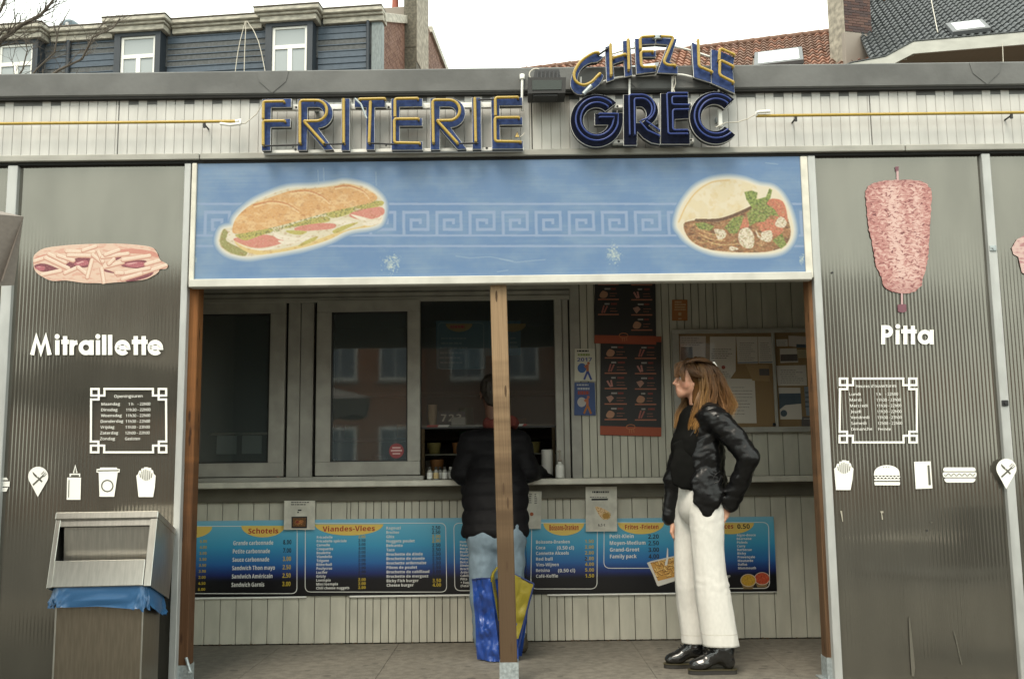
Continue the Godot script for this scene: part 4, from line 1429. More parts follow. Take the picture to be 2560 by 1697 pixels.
# ---------------------------------------------------------------- the blue printed shutter board
func banner() -> void:
	var x0: float = -1.75
	var x1: float = 1.626
	var y0: float = 2.162
	var y1 := 2.85
	var b := thing("shutter_board", "wide blue board printed with a sandwich and a pitta, above the opening", "sign board")
	var W := 2048
	var H := 416
	var blue := Color8(98, 136, 184)
	var p := Pic.new(W, H, blue)
	var to := Transform2D(Vector2(W / (x1 - x0), 0), Vector2(0, -H / (y1 - y0)), Vector2(-x0 * W / (x1 - x0), y1 * H / (y1 - y0)))
	var zl: Transform2D = Transform2D(Vector2(0.0007805, -0.0000098), Vector2(0.0000070, -0.0008000), Vector2(-1.842, 2.964))
	var zr: Transform2D = Transform2D(Vector2(0.0007801, -0.0000098), Vector2(-0.0000243, -0.0008000), Vector2(-0.046, 2.942))
	p.xf = to * zl
	# faded sun-bleached patches
	var n := FastNoiseLite.new()
	n.seed = 4
	n.frequency = 0.006
	n.fractal_octaves = 4
	for y in H:
		for x in W:
			var k := n.get_noise_2d(x, y * 1.5)
			var gz := n.get_noise_2d(x * 0.4, y * 22.0)
			p.im.set_pixel(x, y, blue.lerp(Color8(140, 168, 196), clampf(0.18 + k * 0.5 + gz * 0.22 + 0.25 * exp(-x / 160.0), 0.0, 0.75)))
	# Greek key band
	var key := Color8(142, 166, 204)
	var yt := 430.0
	for side in 1:
		p.xf = to * (zl if side == 0 else zr)
		var off := Vector2(0, 0) if side == 0 else Vector2(0, -12)
		var xa := 60.0 if side == 0 else -20.0
		var xb := 4700.0
		for ly in [430.0, 655.0, 730.0]:
			p.line(PackedVector2Array([Vector2(xa, ly), Vector2(xb, ly)]) * Transform2D(0, -off), 15, key, false)
		var x := 178.0 if side == 0 else 18.0 - 235.0 * 2
		var step := 236.0 if side == 0 else 234.0
		for i in 20:
			if x > xb - 60.0:
				break
			var pts := V2([x, 655, x, 490, x + 172, 490, x + 172, 612, x + 52, 612, x + 52, 545, x + 118, 545, x + 118, 575])
			p.line(pts * Transform2D(0, -off), 21, key, false)
			x += step
	sandwich(p, to * zl)
	filled_pitta(p, to * zr)
	# bare patches where the print has flaked
	var r := RandomNumberGenerator.new()
	r.seed = 77
	for f in [[zl, 1500, 850, 95, 110, 210], [zr, 815, 790, 70, 105, 200], [zr, 2150, 830, 30, 60, 40], [zl, 115, 820, 10, 60, 14]]:
		p.xf = to * f[0]
		for i in f[5]:
			var q := Vector2(r.randfn(0, 0.42), r.randfn(0, 0.42))
			p.ell(f[1] + q.x * f[3], f[2] + q.y * f[4], r.randf_range(1.5, 11) * (1.1 - minf(q.length(), 0.9)), r.randf_range(2, 12) * (1.1 - minf(q.length(), 0.9)), blue.lerp(Color8(206, 216, 205), r.randf_range(0.25, 0.95)), r.randf() * 3)
	p.xf = to * zl
	for l in [[1960, 800, 2060, 815, 2200, 805, 2366, 835], [2250, 912, 2330, 900], [980, 185, 985, 290], [1020, 170, 1024, 280], [1396, 200, 1399, 300]]:
		p.line(V2(l), 4, Color8(152, 178, 204))
	p.xf = to * zr
	for l in [[0, 820, 120, 845, 330, 825], [1900, 135, 1990, 145]]:
		p.line(V2(l), 4, Color8(152, 178, 204))
	for y in H:
		for x in W:
			p.im.set_pixel(x, y, p.im.get_pixel(x, y).lerp(Color8(178, 176, 168), 0.1 + 0.05 * n.get_noise_2d(x * 6.0, y * 6.0)))
	p.im.resize(640, 130, Image.INTERPOLATE_LANCZOS)
	p.im.resize(W, H, Image.INTERPOLATE_CUBIC)
	var m := pane(Rect2(x0, y0, x1 - x0, y1 - y0), 0.004)
	part("printed_sheet", m, printed(p, 0.42, 0.63), b)
	part("board", box(Vector3(x0, y0, -0.02), Vector3(x1, y1, 0.002)), M.aluminium, b)
	part("side_profile", box(Vector3(-1.778, y0 - 0.005, -0.025), Vector3(x0 - 0.001, y1, 0.018), 0.003), M.counter, b)
	part("side_profile", box(Vector3(x1 + 0.001, y0 - 0.005, -0.025), Vector3(1.667, y1, 0.01), 0.003), M.counter, b)
	part("bottom_rail", box(Vector3(-1.772, 2.142, -0.03), Vector3(1.652, 2.187, 0.034), 0.004), mat(0.55, 0.54, 0.49, 0.45, 0.0, noise(0.006, 5, 0.8, 1.0), Vector3(1.2, 1.2, 1.2)), b)


func halo(p: Pic, pts: PackedVector2Array, steps: int, width: float) -> void:
	for i in steps:
		var k := 1.0 - float(i) / steps
		var g := Geometry2D.offset_polygon(pts, width * k, Geometry2D.JOIN_ROUND)
		# the print is lighter towards the food: a soft white glow that is part of the design
		for q in g:
			p.poly(q, Color8(102, 140, 186).lerp(Color8(240, 234, 218), pow(1.0 - k, 0.8)))


func sandwich(p: Pic, xf: Transform2D) -> void:
	p.xf = xf
	var all := curve(V2([275, 690, 300, 615, 375, 590, 395, 530, 490, 440, 600, 380, 760, 322, 950, 310, 1090, 292, 1180, 278, 1310, 305, 1392, 352, 1440, 410, 1448, 480, 1425, 560, 1360, 590, 1200, 618, 1060, 685, 900, 735, 800, 755, 600, 790, 480, 805, 360, 785, 300, 745]), true, 4)
	halo(p, all, 14, 42)
	p.poly(all, Color8(226, 216, 190))
	# left end: leaf and crumb
	p.poly(curve(V2([285, 690, 310, 610, 345, 640, 330, 690, 420, 740, 480, 770, 460, 800, 380, 785, 310, 745])), Color8(150, 148, 84))
	p.poly(curve(V2([340, 640, 380, 610, 420, 660, 380, 690, 340, 680])), Color8(236, 226, 204))
	var bun := curve(V2([372, 610, 400, 530, 500, 440, 650, 380, 800, 332, 960, 318, 1090, 302, 1190, 287, 1300, 312, 1385, 358, 1404, 392, 1360, 425, 1200, 458, 1000, 505, 800, 562, 620, 607, 450, 640, 385, 640]), true, 4)
	# bottom bread, cheese, ham, salad
	p.poly(curve(V2([390, 690, 480, 730, 620, 760, 800, 735, 960, 690, 1100, 640, 1250, 600, 1420, 560, 1370, 590, 1200, 620, 1060, 685, 900, 735, 700, 775, 540, 790, 430, 745])), Color8(226, 196, 128))
	for q in [[380, 680, 480, 660, 620, 650, 740, 690, 700, 720, 560, 745, 450, 720], [820, 600, 950, 570, 1100, 572, 1090, 605, 950, 620, 840, 625], [1210, 500, 1310, 460, 1440, 455, 1445, 510, 1330, 545, 1230, 530]]:
		p.poly(curve(V2(q)), Color8(214, 132, 116))
	for q in [[640, 620, 720, 650, 830, 670, 900, 650, 820, 690, 700, 680], [700, 690, 820, 695, 930, 650, 900, 690, 760, 720], [1090, 560, 1180, 545, 1270, 570, 1190, 585], [1215, 505, 1290, 520, 1370, 545, 1290, 545], [1300, 570, 1390, 545, 1440, 510, 1430, 565, 1350, 588], [400, 700, 470, 740, 590, 762, 700, 735, 720, 712, 600, 750, 480, 735]]:
		p.poly(curve(V2(q)), Color8(240, 230, 212))
	for q in [[400, 650, 520, 625, 640, 605, 660, 625, 560, 660, 470, 690, 410, 668], [740, 600, 900, 545, 1040, 520, 1060, 555, 930, 575, 800, 595], [1040, 500, 1120, 475, 1240, 455, 1210, 500, 1090, 530], [1250, 450, 1400, 410, 1450, 415, 1430, 445, 1300, 465], [760, 620, 900, 625, 860, 650, 780, 640], [840, 730, 900, 690, 980, 660, 960, 690, 880, 725], [1090, 620, 1180, 580, 1270, 562, 1200, 600, 1110, 640]]:
		p.poly(curve(V2(q)), Color8(186, 176, 88))
	var strip := V2([390, 640, 620, 607, 800, 562, 1000, 505, 1200, 458, 1400, 400, 1440, 430, 1210, 500, 1050, 545, 800, 600, 640, 640, 420, 685])
	p.mottle(strip, Color8(108, 112, 52), 11, 0.85, 0.08, 31)
	p.poly(bun, Color8(222, 168, 104))
	p.mottle(bun, Color8(236, 196, 140), 40, 0.8, -0.05, 6, Vector2(1.6, 1))
	p.mottle(bun, Color8(200, 140, 84), 14, 0.5, 0.12, 8, Vector2(1.4, 1))
	for l in [[520, 440, 640, 412, 760, 430, 840, 480], [780, 345, 900, 335, 1000, 370, 1060, 420], [1100, 310, 1200, 300, 1300, 335, 1340, 380]]:
		p.line(curve(V2(l), false, 5), 9, Color8(198, 128, 76))
		p.line(curve(V2(moved(l, 6, 12)), false, 5), 9, Color8(238, 202, 150))
	p.mottle(all, Color8(150, 92, 52), 16, 0.3, 0.22, 54, Vector2(1.6, 1))
	p.mottle(all, Color8(240, 224, 190), 7, 0.35, 0.12, 15)
	p.mottle(strip, Color8(196, 190, 100), 8, 0.7, 0.15, 55)
	p.mottle(strip, Color8(84, 92, 40), 7, 0.7, 0.2, 56)


func filled_pitta(p: Pic, xf: Transform2D) -> void:
	p.xf = xf
	var all := curve(V2([1262, 570, 1295, 450, 1385, 330, 1500, 268, 1620, 248, 1740, 262, 1850, 300, 1950, 318, 2020, 390, 2075, 520, 2090, 640, 2045, 730, 1960, 775, 1800, 785, 1600, 782, 1460, 752, 1350, 695, 1290, 630]), true, 4)
	halo(p, all, 14, 40)
	p.poly(all, Color8(236, 224, 198))
	var fill := curve(V2([1310, 575, 1400, 545, 1560, 558, 1700, 500, 1800, 450, 1900, 400, 2010, 430, 2060, 560, 2070, 650, 2030, 725, 1930, 765, 1800, 775, 1620, 770, 1460, 745, 1350, 680]), true, 4)
	p.poly(fill, Color8(160, 104, 62))
	p.mottle(fill, Color8(92, 54, 30), 26, 0.8, 0.05, 14, Vector2(1.8, 1))
	p.mottle(fill, Color8(206, 160, 108), 20, 0.8, 0.1, 24, Vector2(2.0, 1))
	var top := curve(V2([1268, 575, 1320, 450, 1400, 338, 1510, 272, 1640, 255, 1750, 275, 1840, 318, 1830, 430, 1700, 487, 1560, 532, 1400, 545, 1310, 565]), true, 4)
	p.poly(top, Color8(234, 218, 182))
	p.mottle(top, Color8(240, 228, 202), 60, 0.7, -0.1, 3)
	p.mottle(top, Color8(222, 190, 132), 44, 0.4, 0.12, 6)
	p.line(curve(V2([1275, 560, 1330, 440, 1410, 338, 1515, 275, 1640, 260]), false, 5), 9, Color8(224, 190, 132))
	p.line(curve(V2([1400, 548, 1560, 545, 1700, 500, 1810, 448]), false, 5), 22, Color8(92, 58, 34))
	for q in [[1910, 405, 1980, 395, 2030, 430, 2050, 540, 2010, 570, 1960, 520, 1920, 470], [1830, 580, 1930, 540, 2030, 580, 1990, 650, 1900, 650], [1700, 560, 1780, 530, 1770, 600, 1720, 610]]:
		var c := curve(V2(q), true, 4)
		p.poly(c, Color8(204, 112, 84))
		p.mottle(c, Color8(226, 140, 100), 14, 0.8, 0.1, 17)
	for q in [[1530, 610, 1600, 620, 1610, 660, 1560, 690, 1540, 650], [1710, 620, 1770, 600, 1810, 660, 1800, 740, 1740, 740, 1700, 690], [1820, 600, 1850, 660, 1930, 690, 1900, 700, 1840, 670], [1860, 640, 1930, 620, 1940, 680, 1890, 700], [1640, 730, 1700, 750, 1640, 765], [2000, 520, 2045, 560, 2020, 600, 1960, 580]]:
		p.poly(curve(V2(q)), Color8(238, 226, 204))
	for q in [[1745, 345, 1800, 335, 1840, 350, 1830, 400, 1900, 380, 1925, 320, 1945, 330, 1930, 390, 1900, 430, 1960, 470, 1990, 520, 1930, 510, 1880, 560, 1830, 560, 1780, 590, 1760, 500, 1800, 460, 1760, 400], [1600, 600, 1660, 530, 1740, 510, 1720, 580, 1690, 640, 1640, 640], [1390, 570, 1450, 560, 1530, 590, 1500, 620, 1420, 610], [1940, 690, 2010, 640, 2040, 720, 2000, 750]]:
		var c := V2(q)
		p.poly(c, Color8(128, 146, 60))
		p.mottle(c, Color8(70, 88, 30), 12, 0.85, 0.0, 18)
		p.mottle(c, Color8(186, 196, 110), 9, 0.7, 0.15, 28)
	for l in [[1400, 600, 1480, 640, 1560, 650], [1420, 640, 1500, 680, 1600, 690], [1440, 680, 1560, 720, 1700, 715]]:
		p.line(curve(V2(l), false, 4), 7, Color8(222, 180, 120))
	p.mottle(fill, Color8(104, 66, 38), 8, 0.6, 0.12, 51)
	p.mottle(fill, Color8(196, 168, 118), 10, 0.55, 0.2, 52, Vector2(1.5, 1))
	p.mottle(fill, Color8(96, 108, 46), 12, 0.6, 0.28, 53)
	p.mottle(all, Color8(240, 226, 198), 7, 0.3, 0.16, 19)



# ---------------------------------------------------------------- menu boards under the counter
const WALL := -1.38


func menu_texture() -> StandardMaterial3D:
	var p := Pic.new(64, 256, Color.WHITE)
	var g := Gradient.new()
	g.offsets = PackedFloat32Array([0.0, 0.08, 0.35, 0.58, 0.72, 0.8, 1.0])
	g.colors = PackedColorArray([Color8(128, 182, 206), Color8(104, 180, 208), Color8(62, 150, 190), Color8(40, 98, 160), Color8(26, 40, 96), Color8(14, 14, 20), Color8(10, 10, 12)])
	for y in 256:
		p.rect(0, y, 64, 1, g.sample(y / 255.0))
	return printed(p, 0.35)


func frame_line(m: MB, a: Transform2D, l: float, t: float, r: float, b: float, z: float, rad := 45.0, width := 5.0) -> void:
	var p := rounded(V2([l, t, r, t, r, b, l, b]), rad, true, 7)
	p.append(p[0])
	strokes(m, a, [p], width, z)


func pill(b: Node, a: Transform2D, cx: float, top: float, rx: float, ry: float, z: float) -> void:
	var m := MB.new()
	m.prism(a * arc(cx, top, rx, ry, 0, 180, 24), z, z)
	var f := part("title_plate", m, M.pill, b)


func menu_boards() -> void:
	var mt := menu_texture()
	var pp := Pic.new(32, 64, Color8(232, 190, 60))
	for y in 64:
		pp.rect(0, y, 32, 1, Color8(240, 232, 206).lerp(Color8(234, 178, 36), smoothstep(0.15, 0.7, y / 64.0)))
	M.pill = mat(0.72, 0.52, 0.12, 0.5)
	M.pill_pale = mat(0.78, 0.74, 0.58, 0.5)
	var z := WALL + 0.012
	var zt_ := z + 0.0016
	# left board, mapped from the photograph's own measures of it
	var a: Transform2D = Transform2D(Vector2(0.0008793, -0.0000105), Vector2(0.0000102, -0.0008620), Vector2(-2.238, 1.138))
	var x0: float = -2.27
	var xm: float = 0.078
	var x1: float = 1.74
	var yt: float = (a * Vector2(1100, 360)).y
	var yb: float = (a * Vector2(1100, 940)).y
	var b := thing("menu_board", "long menu board headed Schotels and Viandes, left of the middle post", "menu board", Vector3.ZERO)
	part("printed_sheet", pane(Rect2(x0, yb, xm - 0.004 - x0, yt - yb), z + 0.0002), mt, b)
	part("board", box(Vector3(x0, yb, z - 0.011), Vector3(xm - 0.004, yt, z)), M.white_plain, b)
	for s in [[x0, -1.387], [-1.1, 0.059]]:
		part("bottom_rail", box(Vector3(s[0], yb - 0.012, z - 0.011), Vector3(s[1], yb - 0.0005, z + 0.006), 0.002), M.white_plain, b)
	var w := MB.new()
	var y := MB.new()
	var k := MB.new()
	var r := MB.new()
	frame_line(w, a, -500, 412, 886, 922, zt_)
	frame_line(w, a, 948, 388, 2018, 910, zt_)
	frame_line(w, a, 2080, 388, 2520, 900, zt_)
	pill(b, a, 60, 415, 178, 90, zt_ + 0.0006)
	pill(b, a, 626, 408, 166, 88, zt_ + 0.0006)
	pill(b, a, 1280, 396, 262, 86, zt_ + 0.0006)
	zt(r, a, "ts", 94, 124, 475, 34, zt_ + 0.002)
	zt(r, a, "Schotels", 514, 742, 468, 38, zt_ + 0.002)
	zt(r, a, "Viandes-Vlees", 1080, 1478, 452, 38, zt_ + 0.002)
	var rows := [["Grande carbonnade", 400, 704, "8.00", 1], ["Petite carbonnade", 398, 680, "7.00", 1], ["Sauce carbonnade", 396, 674, "3.00", 0], ["Sandwich Thon mayo", 394, 718, "2.50", 0], ["Sandwich Américain", 393, 700, "2.50", 0], ["Sandwich Garnis", 391, 638, "3.00", 0]]
	for i in 6:
		var base := 556.0 + 63.2 * i
		zt(w, a, rows[i][0], rows[i][1], rows[i][2], base, 31, zt_)
		zt(k if rows[i][4] else y, a, rows[i][3], 780 - i, 842 - i, base - 6, 33, zt_)
	for i in 9:
		zt(y, a, ["6.00", "4.00", "3.00", "3.50", "3.50", "3.00", "2.00", "4.50", "6.00"][i], 146 - i, 200 - i, 538 + 45.4 * i, 21, zt_)
	zt(w, a, "in", 74, 92, 900, 18, zt_)
	var names := ["Fricadelle", "Fricadelle spéciale", "Cervelle", "Croquette", "Boulette", "Viandelle", "Tzigane", "Bitterball", "Poulycroc", "Lucifer", "Grizly", "Loempia", "Mini loempia", "Chili cheese nuggets"]
	var ends := [1155, 1262, 1135, 1160, 1140, 1152, 1128, 1150, 1153, 1116, 1104, 1140, 1195, 1282]
	for i in 14:
		zt(w, a, names[i], 1036 - i * 0.3, ends[i], 506 + 29.6 * i, 19, zt_)
		zt(y if i == 0 or i > 10 else k, a, ["2.00", "2.50", "3.00", "4.00", "2.00", "2.00", "2.00", "2.00", "2.00", "2.00", "2.50", "2.00", "2.00", "2.00"][i], 1352 - i * 0.2, 1406, 502 + 29.6 * i, 21, zt_)
	names = ["Ragouzi", "Brochee", "Ghix", "Nuggets poulet", "Belcanto", "Taco", "Brochette de dinde", "Brochette de viande", "Brochette ardennaise", "Pilons de poulet", "Brochette de cabillaud", "Brochette de merguez", "Bicky Fish burger", "Cheese burger"]
	ends = [1674, 1662, 1626, 1780, 1688, 1626, 1840, 1854, 1866, 1796, 1888, 1880, 1806, 1768]
	for i in 14:
		zt(w, a, names[i], 1565, ends[i], 436 + 33.4 * i, 21, zt_)
		zt(y if i in [2, 3, 12, 13] else k, a, ["2.50", "2.50", "2.00", "2.00", "2.50", "2.50", "2.50", "2.50", "2.50", "2.50", "3.00", "2.50", "3.50", "4.00"][i], 1912, 1976, 436 + 33.4 * i, 26, zt_)
	names = ["Hamburger", "Paiquitos", "Merguez", "Boulet", "Viande", "Poulet", "Belcanto", "Dinde", "Brochette", "Ardennaise", "Cabillaud", "Pitta", "+ Supplément", "(Feta/Tzatziki)"]
	for i in 14:
		zt(w, a, names[i], 2124, 0, 540 + 25.6 * i, 17, zt_)
	part("white_lettering", w, M.ink_white, b)
	part("yellow_prices", y, M.ink_yellow, b)
	part("black_prices", k, M.ink, b)
	part("red_titles", r, M.ink_red, b)
	# right board
	a = Transform2D(Vector2(0.0009010, -0.0000108), Vector2(-0.0000267, -0.0008835), Vector2(0.052, 1.11))
	yt = (a * Vector2(900, 340)).y
	yb = (a * Vector2(900, 895)).y
	b = thing("menu_board", "menu board of drinks, chips and sauces, right of the middle post", "menu board", Vector3.ZERO)
	part("printed_sheet", pane(Rect2(xm, yb, x1 - xm, yt - yb), z + 0.0002), mt, b)
	part("board", box(Vector3(xm, yb, z - 0.011), Vector3(x1, yt, z)), M.white_plain, b)
	part("bottom_rail", box(Vector3((a * Vector2(206, 900)).x, yb - 0.011, z - 0.011), Vector3((a * Vector2(1150, 900)).x, yb - 0.0005, z + 0.006), 0.002), M.white_plain, b)
	part("bottom_rail", box(Vector3((a * Vector2(1152, 900)).x, yb - 0.005, z - 0.011), Vector3(x1, yb - 0.0005, z + 0.003)), M.white_plain, b)
	w = MB.new()
	y = MB.new()
	k = MB.new()
	r = MB.new()
	frame_line(w, a, 84, 376, 572, 864, zt_, 48)
	frame_line(w, a, 622, 374, 1180, 712, zt_, 48)
	frame_line(w, a, 1200, 372, 1845, 860, zt_, 48)
	pill(b, a, 322, 378, 152, 92, zt_ + 0.0006)
	pill(b, a, 896, 376, 172, 84, zt_ + 0.0006)
	pill(b, a, 1560, 376, 176, 84, zt_ + 0.0006)
	zt(r, a, "Boissons-Dranken", 216, 432, 432, 40, zt_ + 0.002)
	zt(r, a, "Frites -Frieten", 778, 1026, 424, 33, zt_ + 0.002)
	zt(r, a, "Sauces", 1440, 1582, 420, 34, zt_ + 0.002)
	zt(k, a, "0.50", 1612, 1704, 420, 34, zt_ + 0.002)
	rows = [["Boissons-Dranken", 118, 368, "1.50"], ["Coca", 118, 186, "2.00"], ["Cannette Alcools", 119, 362, "2.00"], ["Red bull", 120, 242, "2.00"], ["Vins-Wijnen", 120, 288, "4.00"], ["Retsina", 121, 222, "5.00"], ["Café-Koffie", 122, 284, "1.50"]]
	for i in 7:
		zt(w, a, rows[i][0], rows[i][1], rows[i][2], 530 + 42.0 * i, 23, zt_)
		zt(y, a, rows[i][3], 480 + i * 0.8, 546 + i * 0.8, 526 + 42.3 * i, 25, zt_)
	zt(w, a, "(0.50 cl)", 274, 400, 574, 25, zt_)
	zt(w, a, "(0.50 cl)", 284, 410, 742, 25, zt_)
	zt(k, a, "2", 480, 498, 656, 27, zt_ + 0.0008)
	rows = [["Petit-Klein", 664, 842, "2.20"], ["Moyen-Medium", 665, 930, "2.50"], ["Grand-Groot", 666, 884, "3.00"], ["Family pack", 667, 864, "4.00"]]
	for i in 4:
		zt(w, a, rows[i][0], rows[i][1], rows[i][2], 490 + 49.6 * i, 27, zt_)
		zt(k, a, rows[i][3], 950 + i, 1028 + i, 494 + 49.0 * i, 32, zt_)
	names = ["Aigre-douce", "Béarnaise", "Pickels", "Curry", "Barbecue", "Bicky", "Provençale", "Moutarde", "Dallas", "Mammouth"]
	ends = [1748, 1716, 1686, 1670, 1717, 1674, 1740, 1726, 1682, 1746]
	for i in 10:
		zt(w, a, names[i], 1606 + i, ends[i], 476 + 27.1 * i, 17, zt_)
	for i in 5:
		zt(w, a, ["Mayonnaise", "Ketchup", "Tartare", "Andalouse", "Samouraï"][i], 1330, 1512 - (i % 2) * 40, 486 + 30.0 * i, 17, zt_)
	zt(w, a, "Ketchup", 1440, 1556, 778, 17, zt_)
	part("white_lettering", w, M.ink_white, b)
	part("yellow_prices", y, M.ink_yellow, b)
	part("black_prices", k, M.ink, b)
	part("red_titles", r, M.ink_red, b)
	chips_tray_print(b, a, zt_ + 0.001)
	for q in [[1688, 805, Color8(190, 150, 40), Color8(150, 110, 30)], [1790, 792, Color8(180, 66, 36), Color8(130, 40, 26)]]:
		var p := Pic.new(96, 96, q[2])
		p.mottle(V2([0, 0, 96, 0, 96, 96, 0, 96]), q[3], 16, 0.7, 0.0, 3)
		p.mottle(V2([0, 0, 96, 0, 96, 96, 0, 96]), Color8(220, 180, 110), 10, 0.5, 0.2, 8)
		var dz := 0.0 if q[0] > 1700 else 0.0006
		var m := MB.new()
		var c := a * V2([q[0] - 56, q[1], q[0] - 36, q[1] + 60, q[0] + 30, q[1] + 60, q[0] + 54, q[1]])
		m.prism(c, zt_ + 0.001 + dz, zt_ + 0.001 + dz)
		part("sauce_pot_print", m, mat(0.2, 0.13, 0.05, 0.5), b)
		m = MB.new()
		c = a * arc(q[0], q[1] - 4, 57, 46, 0, 348, 29)
		m.cutout(c, zt_ + 0.0013 + dz, bounds(c))
		var o := part("sauce_pot_print", m, printed(p), b)
		m = MB.new()
		var rim := arc(q[0], q[1] - 4, 56, 45, 0, 360, 30)
		strokes(m, a, [rim], 5, zt_ + 0.0016 + dz)
		part("rim", m, mat(0.5, 0.42, 0.35, 0.4), o)


func chips_tray_print(b: Node, a: Transform2D, z: float) -> void:
	var p := Pic.new(256, 220, Color8(196, 146, 72))
	p.xf = Transform2D(0, Vector2(256.0 / 260.0, 220.0 / 240.0), 0, Vector2(-945.0 * 256.0 / 260.0, -610.0 * 220.0 / 240.0))
	var r := RandomNumberGenerator.new()
	r.seed = 6
	for i in 70:
		var q := Vector2(r.randf_range(950, 1200), r.randf_range(620, 810))
		var d := Vector2.from_angle(r.randf_range(-0.9, 1.4)) * 32.0
		p.line(PackedVector2Array([q, q + d]), 17, Color8(120, 74, 30))
		p.line(PackedVector2Array([q + Vector2(0, -3), q + d + Vector2(0, -3)]), 12, Color8(206, 158, 84).lerp(Color8(230, 196, 124), r.randf()))
	var m := MB.new()
	var tray := a * V2([940, 672, 970, 660, 1190, 610, 1230, 780, 1025, 845, 1015, 838, 985, 760])
	m.prism(tray, z, z)
	var o := part("chips_tray_print", m, mat(0.62, 0.6, 0.54, 0.6), b)
	m = MB.new()
	var c := a * V2([965, 672, 1180, 622, 1208, 760, 1022, 806, 995, 745])
	m.cutout(c, z + 0.0004, bounds(c))
	part("chips_print", m, printed(p), o)
	m = MB.new()
	m.prism(a * V2([1090, 560, 1097, 570, 1098, 640, 1090, 690, 1072, 692, 1074, 672, 1084, 640]), z + 0.0008, z + 0.0008)
	part("fork_print", m, M.ink_white, o)


# small lines of unreadable print, as dashes of words
func greek_lines(m: MB, a: Transform2D, x0: float, x1: float, y0: float, y1: float, lines: int, thick: float, z: float, seed_: int) -> void:
	var r := RandomNumberGenerator.new()
	r.seed = seed_
	for i in lines:
		var y := lerpf(y0, y1, (i + 0.5) / lines)
		var x := x0 + (x1 - x0) * r.randf_range(0.0, 0.06)
		var stop := x1 - (x1 - x0) * (r.randf_range(0.0, 0.35))
		while x < stop:
			var w := minf((x1 - x0) * r.randf_range(0.05, 0.16), stop - x)
			m.prism(a * V2([x, y - thick / 2, x + w, y - thick / 2, x + w, y + thick / 2, x, y + thick / 2]), z, z)
			x += w + (x1 - x0) * 0.025


func sheet(called: String, label: String, category: String, a: Transform2D, q: Array, z: float, material: Material, group := "") -> Node3D:
	var c := Vector2.ZERO
	var pts := a * V2(q)
	for p in pts:
		c += p / pts.size()
	var o := thing(called, label, category, Vector3.ZERO, group)
	var m := MB.new()
	m.prism(pts, z - 0.0008, z)
	part("paper", m, material, o)
	return o


func leaf_litter() -> void:
	var g := RandomNumberGenerator.new()
	g.seed = 51
	var m := MB.new()
	for i in 240:
		var x := g.randf_range(-2.2, 2.2)
		if g.randf() < 0.7:
			x = [-2.1, -1.2, 0.55, 0.95, 1.5][g.randi() % 5] + g.randfn(0, 0.16)
		var p := Vector3(x, 0.008, -1.37 + absf(g.randfn(0, 0.02)))
		var r := g.randf_range(0.003, 0.013)
		var t := Basis(Vector3.UP, g.randf() * TAU) * Basis(Vector3.RIGHT, g.randf_range(-0.9, 0.9))
		m.quad(p + t * Vector3(-r, 0.004, 0), p + t * Vector3(0, 0.002, -r * 0.6), p + t * Vector3(r, 0.006, 0), p + t * Vector3(0, 0.003, r * 0.6), Vector3.UP)
	var o := part("leaf_litter", m, mat(0.09, 0.055, 0.028, 0.9), self)
	tag(o, "thin line of dry leaf crumbs along the foot of the back wall", "leaf litter")
	o.set_meta("kind", "stuff")


